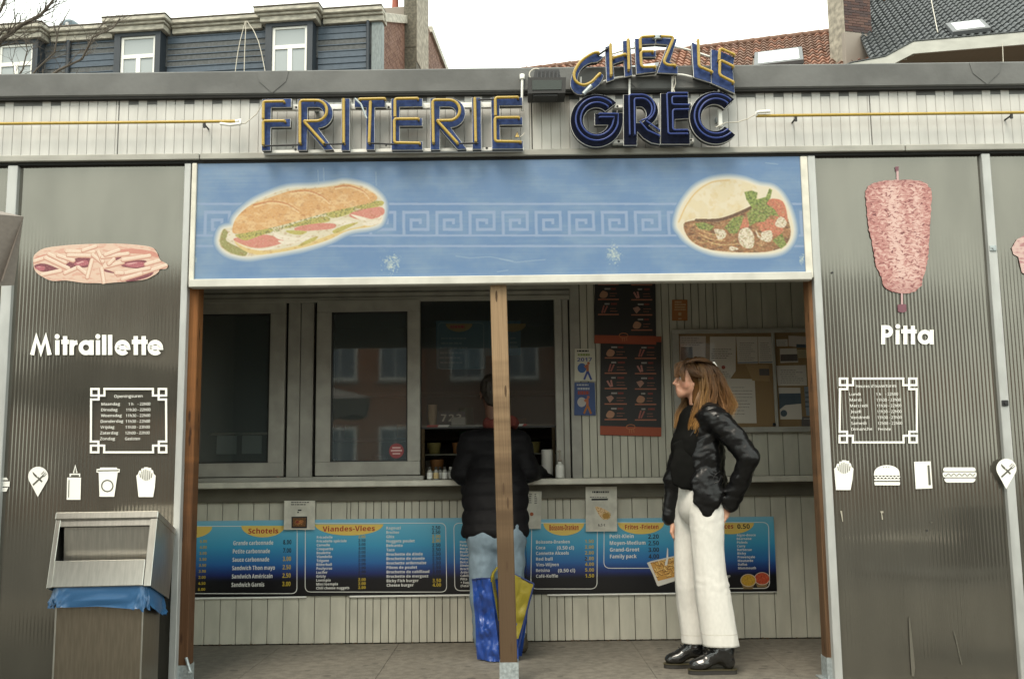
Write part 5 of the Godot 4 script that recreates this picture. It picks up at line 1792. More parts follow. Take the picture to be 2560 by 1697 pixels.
func wall_things() -> void:
	menu_boards()
	leaf_litter()
	# three papers stuck along the counter edge
	var z := -1.34
	var a: Transform2D = Transform2D(Vector2(0.0008769, -0.0000105), Vector2(0.0000102, -0.0008609), Vector2(-2.23, 1.14))
	var o := sheet("price_notice", "white paper with a small framed dish photograph, above the Schotels list", "notice", a, [786, 218, 1022, 218, 1020, 440, 784, 440], z, M.paper)
	var m := MB.new()
	greek_lines(m, a, 830, 990, 222, 256, 2, 7, z + 0.0008, 4)
	m.prism(a * V2([890, 286, 918, 286, 918, 296, 890, 296]), z + 0.0008, z + 0.0008)
	m.prism(a * V2([886, 302, 898, 302, 898, 312, 886, 312]), z + 0.0008, z + 0.0008)
	part("print", m, M.ink, o, "", true)
	m = MB.new()
	m.prism(a * V2([842, 340, 962, 338, 960, 428, 842, 428]), z + 0.0008, z + 0.0008)
	var ph := part("photo_frame", m, M.ink, o)
	var p := Pic.new(96, 64, Color8(104, 70, 34))
	p.ell(40, 34, 26, 20, Color8(150, 100, 50))
	p.ell(62, 32, 18, 17, Color8(170, 112, 60))
	p.ell(34, 30, 12, 10, Color8(140, 52, 40))
	p.mottle(V2([0, 0, 96, 0, 96, 64, 0, 64]), Color8(60, 40, 22), 12, 0.8, 0.05, 3)
	m = MB.new()
	var c := a * V2([852, 350, 952, 348, 951, 416, 852, 417])
	m.cutout(c, z + 0.0014, bounds(c))
	part("photo_print", m, printed(p), ph)
	a = Transform2D(Vector2(0.0008992, -0.0000108), Vector2(-0.0000267, -0.0008835), Vector2(0.05, 1.114))
	o = sheet("price_notice", "narrow white paper half hidden behind the middle post, at the counter edge", "notice", a, [-40, 142, 156, 144, 154, 424, -40, 424], z, M.paper)
	m = MB.new()
	greek_lines(m, a, 62, 84, 158, 236, 5, 6, z + 0.0008, 9)
	greek_lines(m, a, 102, 124, 158, 240, 6, 6, z + 0.0008, 10)
	part("print", m, M.ink, o, "", true)
	m = MB.new()
	m.prism(a * ring(84, 314, 14), z + 0.0008, z + 0.0008)
	part("print", m, mat(0.35, 0.1, 0.04), o, "", true)
	o = sheet("price_notice", "white paper with a picture of a wrap, hanging from the counter edge", "notice", a, [483, 110, 716, 108, 720, 442, 488, 444], z, M.paper)
	m = MB.new()
	greek_lines(m, a, 525, 680, 136, 162, 1, 14, z + 0.0008, 12)
	greek_lines(m, a, 515, 660, 180, 196, 1, 5, z + 0.0008, 13)
	m.prism(a * V2([528, 198, 650, 196, 650, 210, 528, 212]), z + 0.0008, z + 0.0008)
	zt(m, a, "6,5 €", 578, 632, 404, 18, z + 0.0008)
	part("print", m, M.ink, o, "", true)
	p = Pic.new(96, 96, Color8(214, 184, 140))
	p.mottle(V2([0, 0, 96, 0, 96, 96, 0, 96]), Color8(150, 104, 56), 12, 0.7, 0.05, 5)
	p.ell(66, 68, 22, 20, Color8(176, 128, 60))
	p.mottle(V2([44, 44, 96, 44, 96, 96, 44, 96]), Color8(120, 130, 50), 8, 0.8, 0.1, 7)
	m = MB.new()
	c = a * curve(V2([556, 258, 590, 262, 640, 285, 670, 310, 665, 345, 630, 356, 600, 340, 570, 296]), true, 3)
	m.cutout(c, z + 0.0012, bounds(c))
	part("wrap_print", m, printed(p), o)

	# two dark hanging menu posters, one over the other
	a = Transform2D(Vector2(0.0007154, -0.0000088), Vector2(-0.0000197, -0.0007197), Vector2(0.342, 2.427))
	for q in [["lower", [388, 545, 972, 548, 966, 1496, 386, 1482], -1.366], ["upper", [330, -120, 912, -120, 918, 630, 326, 615], -1.352]]:
		var zz: float = q[2]
		o = sheet("menu_poster", "%s black hanging menu poster with orange bands on the boarded wall" % q[0], "menu poster", a, q[1], zz, mat(0.016, 0.015, 0.014, 0.55))
		var bar := MB.new()
		var lines := MB.new()
		var wht := MB.new()
		var red := MB.new()
		var cols := [[428, 640], [716, 920]] if q[0] == "lower" else [[360, 560], [680, 882]]
		if q[0] == "lower":
			bar.prism(a * V2([386, 1396, 967, 1412, 966, 1496, 386, 1480]), zz + 0.0006, zz + 0.0006)
			part("orange_band", bar, mat(0.3, 0.06, 0.022, 0.6), o)
			bar = MB.new()
			bar.prism(a * V2([388, 545, 972, 548, 970, 600, 388, 596]), zz + 0.0006, zz + 0.0006)
		else:
			bar.prism(a * V2([327, 536, 918, 546, 918, 628, 326, 614]), zz + 0.0006, zz + 0.0006)
		part("orange_band", bar, mat(0.3, 0.06, 0.022, 0.6), o)
		var kk := 0
		for cc in cols:
			for i in 5:
				var y: float = (752.0 if q[0] == "lower" else 46.0) + 146.0 * i
				if q[0] == "upper" and (i == 4 or (i == 3 and cc[0] == 360)):
					continue
				if cc[0] > 600:
					y += 4.0
				lines.prism(a * V2([cc[0], y - 6, cc[1], y - 6, cc[1], y + 6, cc[0], y + 6]), zz + 0.0006, zz + 0.0006)
				if q[0] == "upper" and i == 0:
					continue
				greek_lines(wht, a, cc[0] + 60, cc[0] + 120, y - 112, y - 92, 1, 15, zz + 0.0006, 20 + kk)
				greek_lines(red, a, cc[0] + 122, cc[1] - 8, y - 112, y - 92, 1, 17, zz + 0.0006, 40 + kk)
				greek_lines(lines, a, cc[0] + 112, cc[1] - 10, y - 70, y - 20, 2, 5, zz + 0.0006, 60 + kk)
				var food := MB.new()
				var sx: float = cc[0] + 14.0
				match kk % 4:
					0:
						food.prism(a * curve(V2([sx, y - 40, sx + 30, y - 84, sx + 80, y - 62, sx + 66, y - 20, sx + 20, y - 14]), true, 3), zz + 0.0007, zz + 0.0007)
					1:
						strokes(food, a, [[sx + 24, y - 14, sx + 44, y - 88], [sx + 44, y - 16, sx + 76, y - 84]], 15, zz + 0.0007)
					2:
						strokes(food, a, [[sx + 10, y - 74, sx + 44, y - 16], [sx + 46, y - 80, sx + 58, y - 18]], 17, zz + 0.0007)
					3:
						food.prism(a * V2([sx, y - 66, sx + 50, y - 82, sx + 76, y - 56, sx + 36, y - 12, sx + 22, y - 30]), zz + 0.0007, zz + 0.0007)
				part("food_print", food, mat([0.38, 0.3, 0.42, 0.36][kk % 4], [0.2, 0.1, 0.19, 0.2][kk % 4], [0.12, 0.08, 0.16, 0.15][kk % 4]), o)
				kk += 1
		var em := MB.new()
		var ec: Vector2 = Vector2(676, 1406) if q[0] == "lower" else Vector2(606, 540)
		strokes(em, a, [arc(ec.x, ec.y, 42, 22, 0, 350, 20), [ec.x - 12, ec.y + 24, ec.x - 12, ec.y + 58], [ec.x + 8, ec.y + 24, ec.x + 10, ec.y + 60], [ec.x + 28, ec.y + 22, ec.x + 32, ec.y + 54]], 7, zz + 0.0012)
		part("emblem", em, mat(0.42, 0.15, 0.06), o)
		part("shelf_lines", lines, mat(0.36, 0.13, 0.07, 0.6), o, "", true)
		part("white_print", wht, mat(0.36, 0.34, 0.31, 0.6), o, "", true)
		part("red_print", red, mat(0.24, 0.04, 0.025, 0.6), o, "", true)

	# two stickers with a walking figure and a globe
	for q in [[665.0, "cream sticker headed 2017 with a small walking figure and globe", Color(0.55, 0.54, 0.45), "2017"], [988.0, "blue sticker with a small walking figure and globe, below the cream one", Color(0.04, 0.075, 0.2), ""]]:
		var y: float = q[0]
		var zz := -1.362
		o = sheet("award_sticker", q[1], "sticker", a, [140, y, 332, y, 344, y + 310, 140, y + 308], zz, mat(q[2].r, q[2].g, q[2].b, 0.6))
		var ink := MB.new()
		if q[3]:
			zt(ink, a, q[3], 164, 306, y + 122, 34, zz + 0.0008)
		else:
			greek_lines(ink, a, 168, 320, y + 78, y + 116, 1, 34, zz + 0.0008, 3)
		part("year_print", ink, mat(0.05, 0.07, 0.25) if q[3] else mat(0.3, 0.06, 0.04), o)
		ink = MB.new()
		greek_lines(ink, a, 156, 322, y + 10, y + 34, 1, 14, zz + 0.0008, 5)
		part("print", ink, M.ink if q[3] else mat(0.4, 0.42, 0.45), o, "", true)
		ink = MB.new()
		greek_lines(ink, a, 166, 316, y + 40, y + 76, 1, 20, zz + 0.0008, 8)
		part("print", ink, mat(0.2, 0.27, 0.06) if q[3] else mat(0.4, 0.42, 0.45), o, "", true)
		ink = MB.new()
		ink.prism(a * arc(210, y + 185, 42, 46, 0, 345, 23), zz + 0.0008, zz + 0.0008)
		part("globe_print", ink, mat(0.05, 0.12, 0.32) if q[3] else mat(0.42, 0.4, 0.38), o)
		ink = MB.new()
		strokes(ink, a, [[262, y + 150, 264, y + 216], [262, y + 160, 236, y + 176]], 24, zz + 0.0011)
		ink.prism(a * ring(272, y + 138, 13), zz + 0.0013, zz + 0.0013)
		part("figure_print", ink, mat(0.4, 0.13, 0.06), o)
		ink = MB.new()
		strokes(ink, a, [[264, y + 216, 232, y + 294], [266, y + 216, 300, y + 296]], 19, zz + 0.0012)
		part("figure_print", ink, mat(0.05, 0.08, 0.28) if q[3] else mat(0.36, 0.13, 0.03), o)
	# orange notice high on the wall
	a = Transform2D(Vector2(0.0009937, -0.0000122), Vector2(-0.0000435, -0.0009989), Vector2(0.355, 2.48))
	o = sheet("small_notice", "small orange notice high on the wall right of the menu posters", "notice", a, [767, 190, 874, 190, 876, 336, 768, 336], -1.374, mat(0.34, 0.13, 0.035, 0.7))
	m = MB.new()
	greek_lines(m, a, 782, 862, 198, 268, 4, 10, -1.3732, 6)
	m.prism(a * V2([812, 280, 832, 280, 832, 300, 812, 300]), -1.3732, -1.3732)
	m.prism(a * V2([812, 318, 834, 318, 834, 327, 812, 327]), -1.3732, -1.3732)
	part("print", m, mat(0.5, 0.35, 0.2), o, "", true)
	notice_board()


func notice_board() -> void:
	var a: Transform2D = Transform2D(Vector2(0.0005013, -0.0000061), Vector2(-0.0000214, -0.0005029), Vector2(1.044, 2.105))
	var x0: float = (a * Vector2(115, 300)).x
	var x1 := 2.24
	var y0: float = (a * Vector2(1500, 1460)).y
	var y1: float = (a * Vector2(1000, 62)).y
	var b := thing("notice_board", "framed cork notice board in a pale case on the wall behind the woman", "notice board")
	var xi: float = (a * Vector2(205, 300)).x
	var yi0: float = (a * Vector2(1300, 1392)).y
	var yi1: float = (a * Vector2(1000, 118)).y
	part("cork", box(Vector3(x0 + 0.01, y0 + 0.01, -1.378), Vector3(x1 - 0.01, y1 - 0.01, -1.36)), M.cork, b)
	for f in [[x0, y0, x1, yi0], [x0, yi1, x1, y1], [x0, yi0, xi, yi1], [x1 - 0.04, yi0, x1, yi1]]:
		part("frame", box(Vector3(f[0], f[1], -1.379), Vector3(f[2], f[3], -1.33 - (0.001 if f[1] == yi0 else 0.0)), 0.003), M.window_frame, b)
	var xm: float = (a * Vector2(1512, 700)).x
	part("mullion", box(Vector3(xm - 0.011, yi0, -1.359), Vector3(xm + 0.008, yi1, -1.334), 0.003), M.window_frame, b)
	var lk := MB.new()
	lk.box(Vector3(xm - 0.032, yi0 + 0.004, -1.345), Vector3(xm - 0.012, yi0 + 0.026, -1.33), 0.003)
	part("lock", lk, M.black, b)
	var z := -1.357
	a = Transform2D(Vector2(0.0005033, -0.0000062), Vector2(-0.0000215, -0.0005050), Vector2(1.048, 2.109))
	var pale := mat(0.6, 0.55, 0.48, 0.8)
	var pink := mat(0.54, 0.47, 0.42, 0.8)
	var dark := mat(0.1, 0.085, 0.08, 0.8)
	var blue := mat(0.2, 0.24, 0.28, 0.8)
	var list := [
		[[210, 165, 566, 165, 560, 600, 225, 600], pink, "pinkish notice with a dark photograph, top left corner of the notice board"],
		[[622, 172, 972, 170, 972, 640, 790, 900, 622, 900], pale, "long pale notice with a red dot, above the woman's head"],
		[[978, 172, 1268, 172, 1272, 540, 1000, 540], pale, "pale notice in a clear sleeve, left one of two alike"],
		[[1274, 172, 1478, 174, 1482, 536, 1282, 536], pale, "pale notice in a clear sleeve, right one of two alike"],
		[[860, 740, 1230, 750, 1256, 1342, 880, 1342], pale, "large white notice with printed lines, just right of the woman's hair"],
		[[1110, 556, 1420, 560, 1436, 780, 1200, 770], mat(0.34, 0.22, 0.1, 0.8), "small brown card with a dark picture, centre of the notice board"],
		[[1522, 210, 1676, 206, 1680, 302, 1530, 304], pale, "small card with dark print, top right corner of the notice board"],
		[[1690, 160, 1960, 170, 1962, 330, 1690, 300], pink, "card with a dark blue strip, far top right on the notice board"],
		[[1572, 336, 1800, 330, 1822, 520, 1580, 530], pale, "card with a dark photograph of a house, right side of the notice board"],
		[[1800, 350, 1990, 350, 1990, 460, 1822, 462], mat(0.42, 0.36, 0.22, 0.8), "cream card partly hidden by the right wooden post"],
		[[1522, 568, 1924, 560, 1936, 836, 1546, 840], pale, "white card with six lines of print, right side of the notice board"],
		[[1550, 862, 1844, 866, 1866, 1290, 1574, 1290], pale, "printed flyer with a white car, lower right on the notice board"],
		[[1898, 850, 2010, 850, 2020, 1240, 1926, 1240], blue, "bluish flyer beside the right wooden post on the notice board"],
		[[1860, 1256, 2020, 1256, 2024, 1380, 1860, 1380], dark, "dark small flyer at the bottom right of the notice board"]]
	var k := 0
	for q in list:
		var zz: float = z + 0.0012 * (k % 4)
		var o := sheet("pinned_notice", q[2], "notice", a, q[0], zz, q[1], "notices pinned on the notice board")
		var r := bounds(V2(q[0]))
		var ink := MB.new()
		var e := zz + 0.0007
		match k:
			0:
				greek_lines(ink, a, 230, 550, 180, 300, 4, 7, e, 3)
				ink.prism(a * V2([228, 310, 385, 310, 390, 500, 232, 500]), e, e)
			1:
				greek_lines(ink, a, 640, 940, 330, 480, 5, 8, e, 4)
				greek_lines(ink, a, 640, 940, 640, 740, 4, 6, e, 5)
			4:
				greek_lines(ink, a, 900, 1200, 840, 1240, 9, 6, e, 6)
			5:
				ink.prism(a * V2([1290, 610, 1425, 610, 1428, 700, 1295, 700]), e, e)
			7:
				ink.prism(a * V2([1795, 275, 1958, 280, 1958, 325, 1795, 322]), e, e)
			8:
				ink.prism(a * V2([1580, 416, 1810, 410, 1816, 505, 1582, 508]), e, e)
			11:
				ink.prism(a * V2([1556, 945, 1848, 940, 1856, 1080, 1640, 1100, 1562, 1160]), e, e)
				ink.prism(a * ring(1620, 1210, 45), e, e)
			12:
				greek_lines(ink, a, 1910, 2000, 900, 1150, 4, 24, e, 8)
			13:
				greek_lines(ink, a, 1880, 2010, 1270, 1300, 1, 14, e, 9)
			_:
				greek_lines(ink, a, r.position.x + r.size.x * 0.12, r.end.x - r.size.x * 0.1, r.position.y + r.size.y * 0.2, r.end.y - r.size.y * 0.1, int(r.size.y / 42.0) + 1, 6, e, 30 + k)
		part("print", ink, mat(0.06, 0.085, 0.11, 0.8) if k in [7, 11, 12] else mat(0.4, 0.36, 0.33) if k == 13 else dark, o, "", true)
		if k == 1:
			ink = MB.new()
			ink.prism(a * ring(806, 590, 26), e, e)
			part("print", ink, mat(0.28, 0.05, 0.035), o, "", true)
		if k in [2, 3]:
			ink = MB.new()
			ink.prism(a * V2([r.position.x + 18, r.end.y - 22, r.end.x, r.end.y - 26, r.end.x, r.end.y - 8, r.position.x + 18, r.end.y - 4]), e, e)
			part("sleeve_edge", ink, blue, o)
		k += 1
	# sliding glass in front of the notices
	part("pane", pane(Rect2(xi, yi0, x1 - 0.04 - xi, yi1 - yi0), -1.338), glass(0.05), b)


# ---------------------------------------------------------------- what stands on the counter
func counter_things() -> void:
	var zc := -1.31
	var y := 1.0705
	var cap := mat(0.05, 0.05, 0.045, 0.4)
	var clear := mat(0.3, 0.3, 0.27, 0.2)
	var lab := mat(0.7, 0.7, 0.66, 0.6)
	var kinds := ["first small bottle beside the window sash, white label, on the counter", "second small bottle from the window sash, yellowish label, on the counter", "third small bottle from the window sash, tall with a white label, on the counter", "small squat jar with a white lid, nearest the customer, on the counter", "small dark capped bottle between the taller ones, on the counter"]
	var px := [1074, 1089, 1112, 1125, 1101]
	for i in 5:
		var x: float = [-0.561, -0.519, -0.46, -0.426, -0.496][i]
		var o := thing("sauce_bottle", kinds[i], "bottle", Vector3(x, y, zc - (0.06 if i > 2 else 0.0)), "small bottles on the counter")
		var m := MB.new()
		m.lathe([[0, 0], [0.017, 0.001], [0.018, 0.006], [0.018, 0.052], [0.012, 0.062], [0.009, 0.068], [0.009, 0.07], [0, 0.07]], 16)
		part("bottle_body", m, clear, o)
		m = MB.new()
		m.lathe([[0.0185, 0.008], [0.0186, 0.009], [0.0186, 0.047], [0.0185, 0.048]], 16)
		part("paper_label", m, lab if i != 1 else mat(0.55, 0.42, 0.2, 0.6), o)
		m = MB.new()
		m.lathe([[0, 0.069], [0.0105, 0.069], [0.0105, 0.083], [0.009, 0.086], [0, 0.086]], 14)
		part("cap", m, lab if i == 3 else cap, o)
	# paper roll and spray bottle at the right end
	var o := thing("paper_roll", "upright roll of white kitchen paper at the right end of the hatch", "paper roll", Vector3(0.229, y, -1.45))
	var m := MB.new()
	m.lathe([[0.019, 0.002], [0.02, 0.0], [0.038, 0.0], [0.04, 0.004], [0.04, 0.19], [0.038, 0.194], [0.02, 0.194], [0.019, 0.19], [0.019, 0.002]], 24)
	part("paper", m, mat(0.6, 0.58, 0.53, 0.9, 0.0, null, Vector3.ONE, relief(0.05, 3, 1.0), 0.3), o)
	o = thing("spray_bottle", "white bottle with a thin pump neck beside the right window jamb", "bottle", Vector3(0.309, y, -1.3))
	m = MB.new()
	m.lathe([[0, 0], [0.027, 0.001], [0.03, 0.006], [0.03, 0.075], [0.026, 0.088], [0.014, 0.096], [0.012, 0.1], [0.012, 0.112], [0, 0.112]], 20)
	part("bottle_body", m, mat(0.62, 0.62, 0.58, 0.3), o)
	m = MB.new()
	m.lathe([[0, 0.11], [0.014, 0.11], [0.014, 0.125], [0.006, 0.13], [0.005, 0.17], [0.009, 0.172], [0.009, 0.186], [0, 0.188]], 14)
	m.tube(PackedVector3Array([Vector3(0, 0.18, 0), Vector3(-0.012, 0.18, 0.008), Vector3(-0.026, 0.176, 0.015)]), 0.0035, 6)
	part("pump", m, mat(0.25, 0.22, 0.18, 0.4), o)


# ---------------------------------------------------------------- inside the hatch
func interior() -> void:
	# display unit behind the hatch: uprights, shelf with a red and white edge
	var wood := mat(0.16, 0.105, 0.045, 0.7, 0.0, noise(0.05, 4, 0.6, 1.0), Vector3(1, 12, 1))
	var d := thing("display_unit", "dark display unit with brown wooden uprights behind the serving hatch", "display unit")
	var zf := -1.72
	var x0: float = -0.655
	var x1: float = 0.298
	var yt: float = 1.441
	for x in [[x0, x0 + 0.022], [x1 - 0.022, x1]]:
		part("upright", box(Vector3(x[0], 1.07, zf - 0.04), Vector3(x[1], yt - 0.012, zf), 0.002), wood, d)
	part("top_shelf", box(Vector3(x0, yt - 0.012, zf - 0.5), Vector3(x1, yt + 0.012, zf)), M.dark_room, d)
	for e in [[1062, 1090, 0], [1090, 1117, 1], [1277, 1303, 1], [1303, 1312, 0]]:
		var l: float = x0 + (e[0] - 1053) * (x1 - x0) / 335.0
		var r: float = x0 + (e[1] - 1053) * (x1 - x0) / 335.0
		var m := MB.new()
		m.prism(V2([l, yt - 0.014, r, yt - 0.014, r + 0.02, yt + 0.014, l + 0.02, yt + 0.014]), zf + 0.0008, zf + 0.0016)
		part("edge_tape", m, M.ink_white if e[2] else M.ink_red, d)
	for k in 2:
		part("shelf", box(Vector3(x0, [1.24, 1.12][k], zf - 0.48), Vector3(x1, [1.25, 1.13][k], zf - 0.03)), mat(0.1, 0.1, 0.06, 0.4), d)
	var r := RandomNumberGenerator.new()
	r.seed = 9
	var tones := [mat(0.24, 0.2, 0.06), mat(0.3, 0.13, 0.04), mat(0.2, 0.22, 0.08), mat(0.35, 0.33, 0.28)]
	for i in 9:
		var x := lerpf(x0 + 0.08, x1 - 0.15, (i % 5) / 4.0) + 0.02 * float(i > 4)
		var o := thing("sauce_tub", "%s sauce tub on the %s display shelf, %s from the left" % [["yellow", "orange", "green", "pale"][i % 4], "upper" if i < 5 else "lower", ["first", "second", "third", "fourth", "fifth"][i % 5]], "tub", Vector3(x, 1.2505 if i < 5 else 1.1305, zf - 0.14), "sauce tubs in the display unit")
		var m := MB.new()
		m.lathe([[0, 0], [0.04, 0.001], [0.05, 0.075], [0.052, 0.08], [0.046, 0.078], [0.04, 0.062], [0, 0.06]], 16)
		part("tub_body", m, tones[i % 4], o)
	# goods on the top shelf
	var card := thing("price_card", "dark card with three pale price figures on top of the display unit", "price card", Vector3(-0.446, yt + 0.0125, -1.8))
	part("card", box(Vector3(-0.1, 0.0, -0.01), Vector3(0.1, 0.1, 0.0)), M.ink, card)
	var fig := MB.new()
	for i in 3:
		txt(fig, "723"[i], -0.075 + i * 0.055, -0.035 + i * 0.055, 0.03, 0.05, 0.0012)
	part("figures", fig, mat(0.5, 0.47, 0.4), card)
	for i in 2:
		var cup := thing("cup_stack", ["beige stack of paper cups on the display unit, left of the price card", "grey box of napkins on the display unit, under the price card's right end"][i], ["cups", "box"][i], Vector3([-0.586, -0.391][i], yt + 0.0125, [-1.85, -1.75][i]))
		var m := MB.new()
		if i == 0:
			for j in 5:
				m.lathe([[0.026, 0.02 * j], [0.034, 0.02 * j + 0.07], [0.036, 0.02 * j + 0.072], [0.034, 0.02 * j + 0.074]], 16)
		else:
			m.box(Vector3(-0.05, 0, -0.03), Vector3(0.05, 0.055, 0.03), 0.003)
		part("body", m, [mat(0.35, 0.26, 0.16), mat(0.25, 0.25, 0.22)][i], cup)
	# a blue lit-less menu panel hanging inside
	var b := thing("hanging_menu_sign", "dark blue menu sign hanging inside above the display unit", "sign")
	var a: Transform2D = Transform2D(Vector2(0.0011340, -0.0000139), Vector2(-0.0000077, -0.0011429), Vector2(-0.807, 2.681))
	var q := a * V2([190, 335, 775, 335, 775, 570, 535, 575, 530, 665, 195, 665])
	var m := MB.new()
	m.prism(q, -2.32, -2.3)
	part("panel", m, mat(0.03, 0.115, 0.16, 0.5), b)
	m = MB.new()
	for x in [350, 720]:
		m.prism(a * arc(x, 356, 92, 56, 0, 180, 16), -2.2985, -2.2985)
	part("title_plate", m, mat(0.3, 0.2, 0.04), b)
	m = MB.new()
	greek_lines(m, a, 285, 425, 362, 392, 1, 20, -2.298, 3)
	part("title_print", m, M.ink_red, b)
	m = MB.new()
	greek_lines(m, a, 215, 420, 440, 640, 6, 12, -2.2985, 4)
	greek_lines(m, a, 700, 760, 440, 530, 3, 12, -2.2985, 5)
	frame_line(m, a, 205, 350, 520, 668, -2.2985, 30, 4)
	part("print", m, mat(0.16, 0.24, 0.27), b, "", true)
	# shelves deeper in the room, behind the sliding windows
	var sh := thing("wall_shelf", "dark shelves on the far inner wall seen through the window panes", "shelf")
	for k in 3:
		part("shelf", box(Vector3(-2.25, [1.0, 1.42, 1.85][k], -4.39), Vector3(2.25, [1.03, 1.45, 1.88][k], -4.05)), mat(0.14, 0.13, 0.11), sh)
	for i in 16:
		var x := -2.1 + i * 0.27 + r.randf_range(-0.05, 0.05)
		var hh := r.randf_range(0.12, 0.3)
		var o := thing("stock_box", "%s on the far inner %s shelf, %s place" % [["brown carton", "white carton", "green tin", "silver tin"][i % 4], ["upper", "lower"][i % 2], ["first", "second", "third", "fourth", "fifth", "sixth", "seventh", "eighth"][i / 2]], "box", Vector3(x, [1.4505, 1.0305][i % 2], -4.2), "stock on the inner shelves")
		var mm := MB.new()
		if i % 4 < 2:
			mm.box(Vector3(-0.09, 0, -0.08), Vector3(0.09, hh, 0.08), 0.004)
		else:
			mm.lathe([[0, 0], [0.07, 0], [0.07, hh], [0.066, hh + 0.004], [0, hh + 0.004]], 18)
		part("body", mm, [mat(0.25, 0.16, 0.08), mat(0.5, 0.48, 0.42), mat(0.1, 0.2, 0.1), mat(0.35, 0.35, 0.33)][i % 4], o)
	# two hanging white towels of paper seen through the left pane
	for i in 2:
		var t := thing("fryer_basket", "pale metal fryer lid behind the left window pane, %s of two" % ["left", "right"][i], "fryer lid", Vector3([-2.183, -1.991][i], 1.336, -2.2), "fryer lids behind the left pane")
		part("lid", box(Vector3(-0.075, -0.06, -0.01), Vector3(0.075, 0.08, 0.0), 0.003), mat(0.3, 0.35, 0.33, 0.4), t)
		part("lid_handle", box(Vector3(-0.13, 0.085, -0.02), Vector3(0.13, 0.102, 0.01), 0.003), mat(0.4, 0.38, 0.32, 0.4), t)



# ---------------------------------------------------------------- bin, parasol and the street behind the camera
func street_things() -> void:
	litter_bin()
	parasol()
	var h := thing("drop_bolt", "short pale metal bolt leaning at the foot of the left wooden post", "bolt")
	var m := MB.new()
	m.tube(PackedVector3Array([Vector3(-1.744, 0.166, -0.03), Vector3(-1.727, 0.127, -0.02), Vector3(-1.712, 0.094, -0.01)]), 0.008, 8)
	m.tube(PackedVector3Array([Vector3(-1.723, 0.092, -0.01), Vector3(-1.702, 0.094, -0.01)]), 0.009, 8)
	part("rod", m, M.galvanised, h)
	for i in 4:
		opposite_house(i)
	chair()


